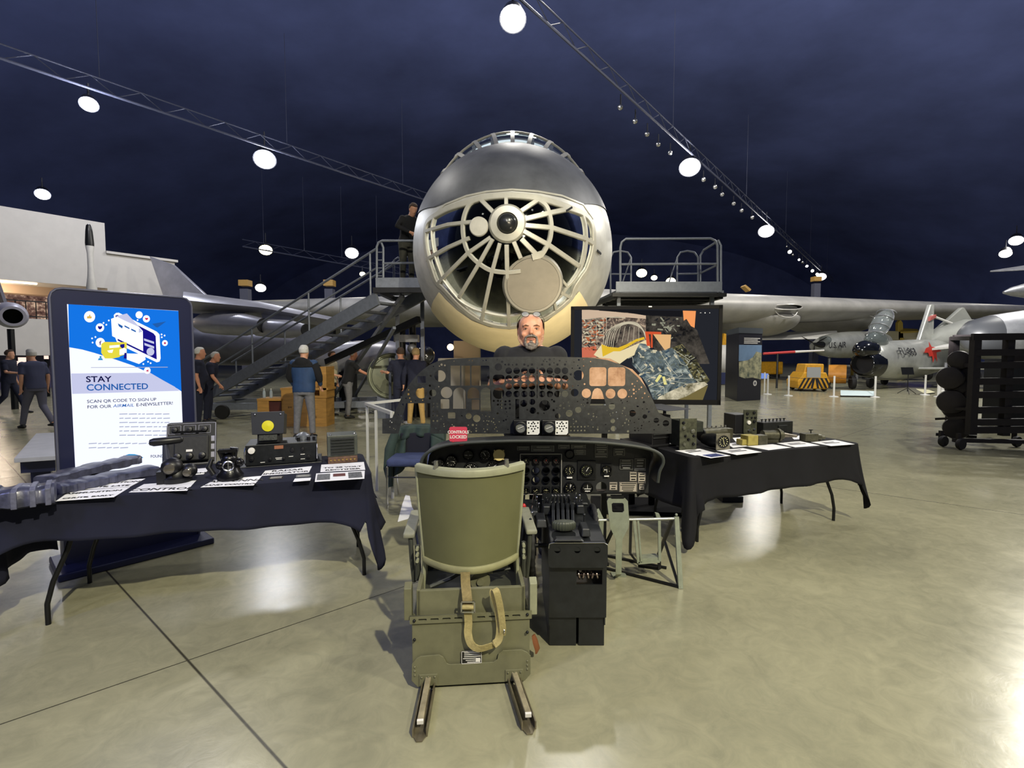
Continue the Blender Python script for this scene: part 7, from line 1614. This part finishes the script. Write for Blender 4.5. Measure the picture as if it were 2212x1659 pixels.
for s_ in (-.35,.35):
    b=MB(); q_=fl(1900,836); b.slab([(q_.x+s_,q_.y+.8,.35),(q_.x+s_+.5,q_.y+1.1,.30),(q_.x+s_+.45,q_.y+1.0,1.0),(q_.x+s_,q_.y+.8,1.05)],(.03,.03,0)); b.build('gear_door',dsil,t)
# transport with U.S. AIR lettering
t=thing('propeller_aircraft','silver propeller aircraft lettered U.S. AIR standing left of the jet fighter','aircraft',V((at(1800,750,32).x,32,0)))
n0=at(1757,748,31); n1=at(1905,742,34); body_loft('fuselage',[n0.lerp(n1,k/8)+V((0,0,.0)) for k in range(9)],[.25,.62,.78,.85,.88,.88,.85,.8,.7],fs_,t)
q_=at(1790,752,31.2); d_=(n1-n0).normalized(); M4=Matrix((d_,V((0,0,1)),d_.cross(V((0,0,1))))).transposed().to_4x4(); M4.translation=at(1790,752,30.15)
text('fuselage_letters',[('U.S. AIR',.50,M4,'LEFT',0,.01)],ink,t)
b=MB(); b.slab([at(1640,722,34),at(1808,718,33),at(1812,732,31.5),at(1640,735,31.5)],(0,0,.12)); b.build('wing',white_paint,t,bevel=.03)
b=MB(); b.cyl(at(1775,745,30.9),at(1760,743,30.2),.22,.08); b.build('propeller_hub',black_metal,t,smooth=True)
for a_ in (0,2.1,4.2): b=MB(); c=at(1760,743,30.3); d2=V((cos(a_+.5),.1,sin(a_+.5))); b.tube([c,c+d2*.5,c+d2*.9],[.05,.12,.04],8,flat=.2); b.build('propeller_blade',black_metal,t,smooth=True)
b=MB(); b.ball(at(1782,735,30.9),(.3,.5,.28),14,8); b.build('cockpit_glazing',mat('cockpit_glazing',(110,120,118)),t,smooth=True)
b=MB(); b.tube([at(1649,764,24),at(1717,760,24)],.06,8); b.build('striped_boom',mat('boom_red',(190,50,50),.5),t,smooth=True)
b=MB(); b.tube([at(1717,760,24),at(1780,757,24)],[.06,.04],8); b.build('boom_tip',white_paint,t,smooth=True)
for x_ in (1790,1850): b=MB(); a=fl(x_,819); b.cyl((a.x,a.y,0),(a.x,a.y,1.6),.1); b.build('gear_leg',alu_dark,t)
b=MB(); b.tube([at(1680,762,24),(at(1680,762,24).x,24,0)],.05,8); b.build('boom_stand',black_metal,t)
# yellow biplane tail
t=thing('yellow_biplane','yellow and cream aircraft tail and wing showing behind the jet fighter','aircraft',V((at(1955,740,38).x,38,0)))
ym=mat('aircraft_yellow',(225,195,90),.5); cmm=mat('aircraft_cream',(222,214,178),.5)
b=MB(); b.slab([at(1940,735,38),at(1940,697,38),at(1946,690,38),at(1951,697,38),at(1953,735,38)],(0,.3,0)); b.build('tail_fin',ym,t,bevel=.05)
b=MB(); b.slab([at(1945,720,37.5),at(1985,718,37.5),at(1982,714,38.5),at(1945,712,38.5)],(0,0,.12)); b.build('tail_plane',ym,t)
b=MB(); b.slab([at(1818,738,38),at(1990,738,38),at(1985,716,38),at(1890,714,38),at(1830,722,38)],(0,1.2,0)); b.build('wing',cmm,t,bevel=.05)
b=MB(); b.slab([at(1838,770,37),at(1846,770,37),at(1846,725,37),at(1838,725,37)],(0,.2,0)); b.tube([at(1842,770,37),(at(1842,770,37).x,37,0)],.1,8); b.tube([at(1948,730,38),(at(1948,730,38).x,38,0)],.15,8); b.build('wing_strut',ym,t)
# grey jet tail right
t=thing('swept_tail_aircraft','matt grey aircraft with a big swept tail behind the black rack','aircraft',V((at(2080,740,27).x,27,0)))
gmat=mat('aircraft_matt_grey',(150,152,146),.55,.2,.12,1)
b=MB(); b.slab([at(2020,715,27),at(2078,664,27),at(2084,664,27),at(2110,705,27),at(2150,712,27),at(2060,735,27)],(0,.25,0)); b.build('tail_fin',gmat,t,bevel=.05)
body_loft('fuselage',[at(2000,745,27),at(2030,735,27),at(2080,728,26.6),at(2150,735,26),at(2212,740,25.5),at(2300,745,25)],[.3,.7,.95,1.1,1.15,1.1],gmat,t)
b=MB(); b.slab([at(1995,755,26),at(2060,745,26),at(2060,752,24.5),at(1998,758,24.5)],(0,0,.1)); b.tube([at(2011,681,27),at(2090,712,26.8)],.06,6); b.build('tail_plane',white_paint,t)
b=MB(); b.tube([(at(2100,740,26.5).x,26.5,0),(at(2100,740,26.5).x,26.5,2)],.2,8); b.build('support_stand',black_metal,t)
# nearer nose with a black tip behind the rack
t=thing('missile_nose','silver missile body with a dark grey rounded nose resting behind the black rack','missile',V((at(2180,720,11).x,11,0)))
ax_=[at(2081,733,11),at(2088,731,11),at(2105,727,11),at(2140,724,11)]; body_loft('dark_nose',ax_,[.08,.25,.37,.44],mat('nose_dark_grey',(62,64,68),.4,.2),t,1,26)
body_loft('silver_body',[at(2140,724,11),at(2220,720,10.9),at(2420,712,10.7)],[.445,.52,.56],alu_dark,t,1,26)
b=MB(); b.slab([at(2128,690,11.2),at(2132,683,11.2),at(2138,684,11.2),at(2142,695,11.2)],(0,.1,0)); b.build('top_fin',alu_dark,t,bevel=.02)
c=at(2180,760,11)
for dx in (0,1.8): b=MB(); b.box((c.x+dx,11,.75),(.5,.6,1.5)); b.build('cradle',black_metal,t)
# hanging aircraft top right
t=thing('suspended_aircraft','small silver aircraft hanging high at the right edge of the hangar','aircraft',at(2200,600,24))
body_loft('fuselage',[at(2168,632,23),at(2185,630,23),at(2215,628,23),at(2300,624,23)],[.06,.20,.34,.4],alu_dark,t)
b=MB(); b.slab([at(2138,588,26),at(2215,576,26),at(2290,572,26),at(2290,582,24),at(2215,584,24.5)],(0,0,.08)); b.build('wing',alu_dark,t,bevel=.02)
b=MB(); b.tube([at(2230,625,23),at(2230,300,23)],.02,5); b.build('hanging_cable',black_metal,t)
b=MB(); b.tube([at(2220,628,23.2),at(2225,578,24.8)],.05,6); b.build('wing_strut',alu_dark,t)
# striped aircraft glimpsed between the television and the pillar
t=thing('white_blue_aircraft','white and dark blue aircraft glimpsed between the television and the dark pillar','aircraft',V((at(1570,780,28).x,28,0)))
body_loft('fuselage',[at(x,775,28+(x-1500)*.01) for x in (1440,1480,1530,1570,1612)],[.6,.9,1.05,.9,.3],white_paint,t)
b=MB(); b.slab([at(1530,830,26.6),at(1600,830,26.6),at(1600,805,26.6),at(1530,805,26.6)],(0,.4,0)); b.build('blue_belly',mat('belly_blue',(34,44,84),.5),t)
b=MB(); b.slab([at(1560,745,27),at(1572,745,27),at(1572,722,27),at(1564,720,27)],(0,.2,0)); b.build('yellow_panel',yellow,t)
for x in (1540,1590): b=MB(); a=fl(x,828); b.cyl((a.x,a.y,0),(a.x,a.y,1.2),.12); b.build('gear_leg',black_metal,t)
# ---------------- yellow tug
T0=fl(1760,846); t=thing('aircraft_tug','squat yellow towing tractor with black and yellow chevrons and a grey sign','tow tractor',T0)
s=T0.y/1060; MTg=TR(T0.x,T0.y,0,rz=R(-12))@Matrix.Diagonal((.70,1,1,1)); b=MB(MTg); b.slab([(-.95,0,.12),(.75,0,.12),(.85,0,.45),(.62,0,.85),(-.62,0,.85),(-1.0,0,.45)],(0,1.5,0)); b.build('chassis',yellow,t,bevel=.04)
b=MB(MTg); b.slab([(-.55,.25,.8),(.62,.25,.8),(.62,.25,1.22),(-.45,.25,1.22)],(0,1.1,0)); b.build('bonnet',yellow,t,bevel=.05)
b=MB(MTg)
for k in range(4):
    for s_ in (-1,1): x=.12+k*.24; b.slab([(s_*x,-.01,.14),(s_*(x+.12),-.01,.14),(s_*(max(0,x-.32)+.12),-.01,.60),(s_*max(0,x-.32),-.01,.60)],(0,.005,0))
b.build('chevron_stripe',ink,t)
b=MB(MTg); b.slab([(-.5,-.05,.62),(.28,-.05,.62),(.28,-.05,1.08),(-.5,-.05,1.08)],(0,.03,0)); b.build('sign_board',mat('sign_grey',(150,152,152),.5),t)
for x,y in ((-.7,.25),(.65,.25),(-.7,1.3),(.65,1.3)): b=MB(MTg); b.lathe([(.1,-.1),(.22,-.09),(.24,0),(.22,.09),(.1,.1)],(x,y,.24),(1,0,0),18); b.build('wheel',rubber,t,smooth=50)
T1=fl(1812,842); b=MB(); c=V((T1.x+.3,T1.y+.9,.7)); t=thing('yellow_fuel_drum','rounded orange yellow trailer tank beside the tug','trailer',V((c.x,c.y,0))); b.tube([c+V((-.1,.2,0)),c+V((.5,-.2,0))],.45,20); b.build('tank',mat('tank_orange',(190,128,40),.45,.1,.15,4),t,smooth=50)
b=MB(); b.lathe([(.1,-.1),(.3,-.09),(.33,0),(.3,.09),(.1,.1)],(c.x+.6,c.y-.5,.33),(1,-.3,0),18); b.lathe([(.1,-.1),(.3,-.09),(.33,0),(.3,.09),(.1,.1)],(c.x-.1,c.y+.3,.33),(1,-.3,0),18); b.build('wheel',rubber,t,smooth=50)
T2=fl(1665,818); t=thing('yellow_service_cart','small yellow service cart between the pillar and the tug','cart',T2); b=MB(); b.box((T2.x,T2.y+.5,.75),(1.7,1.0,.9)); b.build('cart_body',yellow,t,bevel=.08); b=MB(); b.box((T2.x,T2.y+.5,.17),(1.4,.8,.34)); b.build('wheel',rubber,t,bevel=.05)
# purple tug under the fighter
T3=fl(1985,822); t=thing('blue_tow_cart','blue violet tow cart parked under the fighter wing','cart',T3); vm=mat('cart_violet',(70,66,140),.5); b=MB(); b.box((T3.x,T3.y+1,.75),(2.2,1.4,.7)); b.box((T3.x+.8,T3.y+1,1.15),(.5,1.2,.9)); b.build('cart_body',vm,t,bevel=.04)
for x in (-.8,.8): b=MB(); b.lathe([(.1,-.1),(.32,-.09),(.36,0),(.32,.09),(.1,.1)],(T3.x+x,T3.y+.3,.36),(1,0,0),18); b.build('wheel',rubber,t,smooth=50)
# barrier posts and rope
posts=[(1658,852),(1703,855),(1801,857),(1890,858),(1998,853),(2028,857),(2036,845)]
lab=['left of the pillar edge, first from the left','second from the left, right of the pillar','just left of the pale blue info panel','at the right end of the pale blue info panel','right of the music stand','thick one near the black rack','farther one near the black rack']
pts=[]
for i,(x,y) in enumerate(posts):
    p=fl(x,y); t=thing('barrier_post','slim white barrier post '+lab[i],'barrier post',p,'white barrier posts around the fighter'); b=MB(); b.cyl(p,p+V((0,0,.80)),.035 if i<5 else .06,seg=12); b.build('post',white_paint,t,smooth=40); b=MB(); b.lathe([(.16,0),(.15,.02),(.04,.04)],p,(0,0,1),18); b.build('base',white_paint,t,smooth=40); pts.append(p+V((0,0,.74)))
for i in range(4):
    b=MB(); a,c=pts[i],pts[i+1]; b.tube([a.lerp(c,k/10)-V((0,0,.06*sin(pi*k/10))) for k in range(11)],.008,5); tag(b.build('barrier_rope',black_metal),'thin barrier line between post %s and the next on its right'%(('one at the pillar','two','three before the pale panel','four')[i]),'rope','thin lines between the white posts')
def panel(P,label,m,z0=.1):
    b=MB(); W4=[fl(*q_) for q_ in P[:2]]; c=at(P[2][0],P[2][1],W4[1].y+.25); d=at(P[3][0],P[3][1],W4[0].y+.25); t=thing('information_board',label,'information panel',(W4[0]+W4[1])/2)
    b.slab([W4[0]+V((0,0,.05)),W4[1]+V((0,0,.05)),c,d],(0,.04,.02)); b.build('panel_face',m,t); b=MB(); b.bar(W4[0]+V((0,.05,.02)),W4[1]+V((0,.05,.02)),.05,.04); b.build('panel_foot',black_metal,t)
panel([(1817,857),(1889,858),(1889,846),(1817,844)],'pale blue white low information panel before the fighter',mat('panel_pale_blue',(195,212,212),.4))
panel([(1998,853),(2020,850),(2008,843),(1980,841)],'cream coloured low information panel right of the music stand',mat('panel_cream',(225,220,180),.4))
p=fl(1651,846); t=thing('info_lectern','small blue screen lectern right of the pillar','information panel',p); b=MB(); b.cyl(p,p+V((0,0,.85)),.03); b.build('post',white_paint,t); b=MB(); b.slab([at(1643,818,p.y),at(1660,818,p.y),at(1660,807,p.y+.1),at(1643,806,p.y+.1)],(0,.03,0)); b.build('screen',emat('lectern_blue',(120,150,225),.9),t)
p=fl(1960,851); t=thing('music_stand','black tripod music stand before the fighter wing','stand',p); b=MB()
b.cyl(p+V((0,0,.1)),p+V((0,0,.85)),.015,seg=8)
for a_ in (0,2.1,4.2): b.tube([p+V((0,0,.25)),p+V((.35*cos(a_),.35*sin(a_),.01))],.012,6)
b.build('tripod',black_metal,t); b=MB(); b.slab([p+V((-.25,0,.8)),p+V((.25,0,.8)),p+V((.25,.08,1.1)),p+V((-.25,.08,1.1))],(0,.01,0)); b.build('desk',black_metal,t)
# ---------------- black bomb rack trolley on the right
t=thing('bomb_rack_trolley','tall black steel rack trolley on small wheels at the right edge','rack trolley',fl(2130,970)); rk=mat('rack_black',(34,30,32),.5,.3,.2,12)
q0=fl(2075,968); Yr=8.3
def rb(P,w,h,nm='rack_bar',m=rk):
    b=MB()
    for a,c in zip(P,P[1:]): b.bar(a,c,w,h)
    return b.build(nm,m,t)
rr_=lambda x,y,Y=Yr: at(x,y,Y)
for x,Y in ((2108,8.3),(2180,8.2),(2062,9.3),(2250,8.1)): 
    a=rr_(x,728,Y); rb([a,V((a.x,a.y,.22))],.12,.10,'upright')
for y in (728,762,789,824,853,886,912,929):
    rb([rr_(2100,y),rr_(2330,y-2,7.9)],.08,.11)
for y in (731,789,853,912): rb([rr_(2104,y),rr_(2058,y+ (0 if y<800 else -6),9.3)],.08,.07)
rb([rr_(2060,727,9.3),rr_(2330,722,8.9)],.06,.06); rb([rr_(2040,882,8.9),rr_(2105,884)],.05,.05); rb([rr_(2022,905,8.9),rr_(2105,901)],.05,.04)
rb([rr_(2060,951,8.3),rr_(2330,956,7.9)],.10,.06,'base_beam'); rb([rr_(2022,938,9.0),rr_(2110,944,8.6)],.08,.05,'base_beam')
for x,y,Y in ((2037,965,0),(2075,972,0),(2196,966,0)):
    p=fl(x,y); b=MB(); b.lathe([(.03,-.03),(.085,-.03),(.098,0),(.085,.03),(.03,.03)],p+V((0,0,.098)),(.25,-1,0),20); b.build('caster_wheel',rubber,t,smooth=50)
    b=MB(); b.bar(p+V((0,.05,.1)),p+V((0,.05,.27)),.05,.05); b.build('caster_fork',rk,t)
discs=[(2072,778,.17),(2052,817,.20),(2084,814,.22),(2068,838,.18),(2056,868,.22),(2070,880,.24),(2066,925,.20),(2196,775,.16)]
for i,(x,y,r) in enumerate(discs):
    c=rr_(x,y,8.75); b=MB(); b.lathe([(r*.2,-.10),(r*.96,-.09),(r,0),(r*.93,.05),(r*.5,.07),(.001,.07)],c,(-.75,-.65,0),24); b.lathe([(.03,-.1),(.03,-1.2)],c,(-.75,-.65,0),8); b.build('stored_disc',mat('disc_dark',(52,48,48),.5,.3,.15,8),t,smooth=50)
# wooden hoist columns far behind the wing
for x,Y,l in ((1763,44,'grey column with a yellow cap rising behind the right wing'),(530,34,'grey column with a tan cap behind the left wing, left one'),(712,34,'grey column with a tan cap crossing behind the stair handrail')):
    y0_=603 if x>1000 else 612; a=at(x,y0_,Y); t=thing('capped_column',l,'column',V((a.x,Y,0))); b=MB(); b.box((a.x,Y,a.z/2-.2),(.55,.5,a.z-.4)); b.build('shaft',mat('column_grey',(84,86,100),.7),t); b=MB(); b.box((a.x,Y,a.z),(.65,.6,.4)); b.build('cap',mat('column_cap',(190,150,80),.6),t)
a=at(1615,622,22); b=MB(); b.slab([at(1608,618,22),at(1620,629,22),at(1623,625,22),at(1611,615,22)],(0,.4,0)); o=tag(b.build('yellow_flap',mat('column_cap',(190,150,80))),'small yellow tilted flap on top of the right wing root','flap');
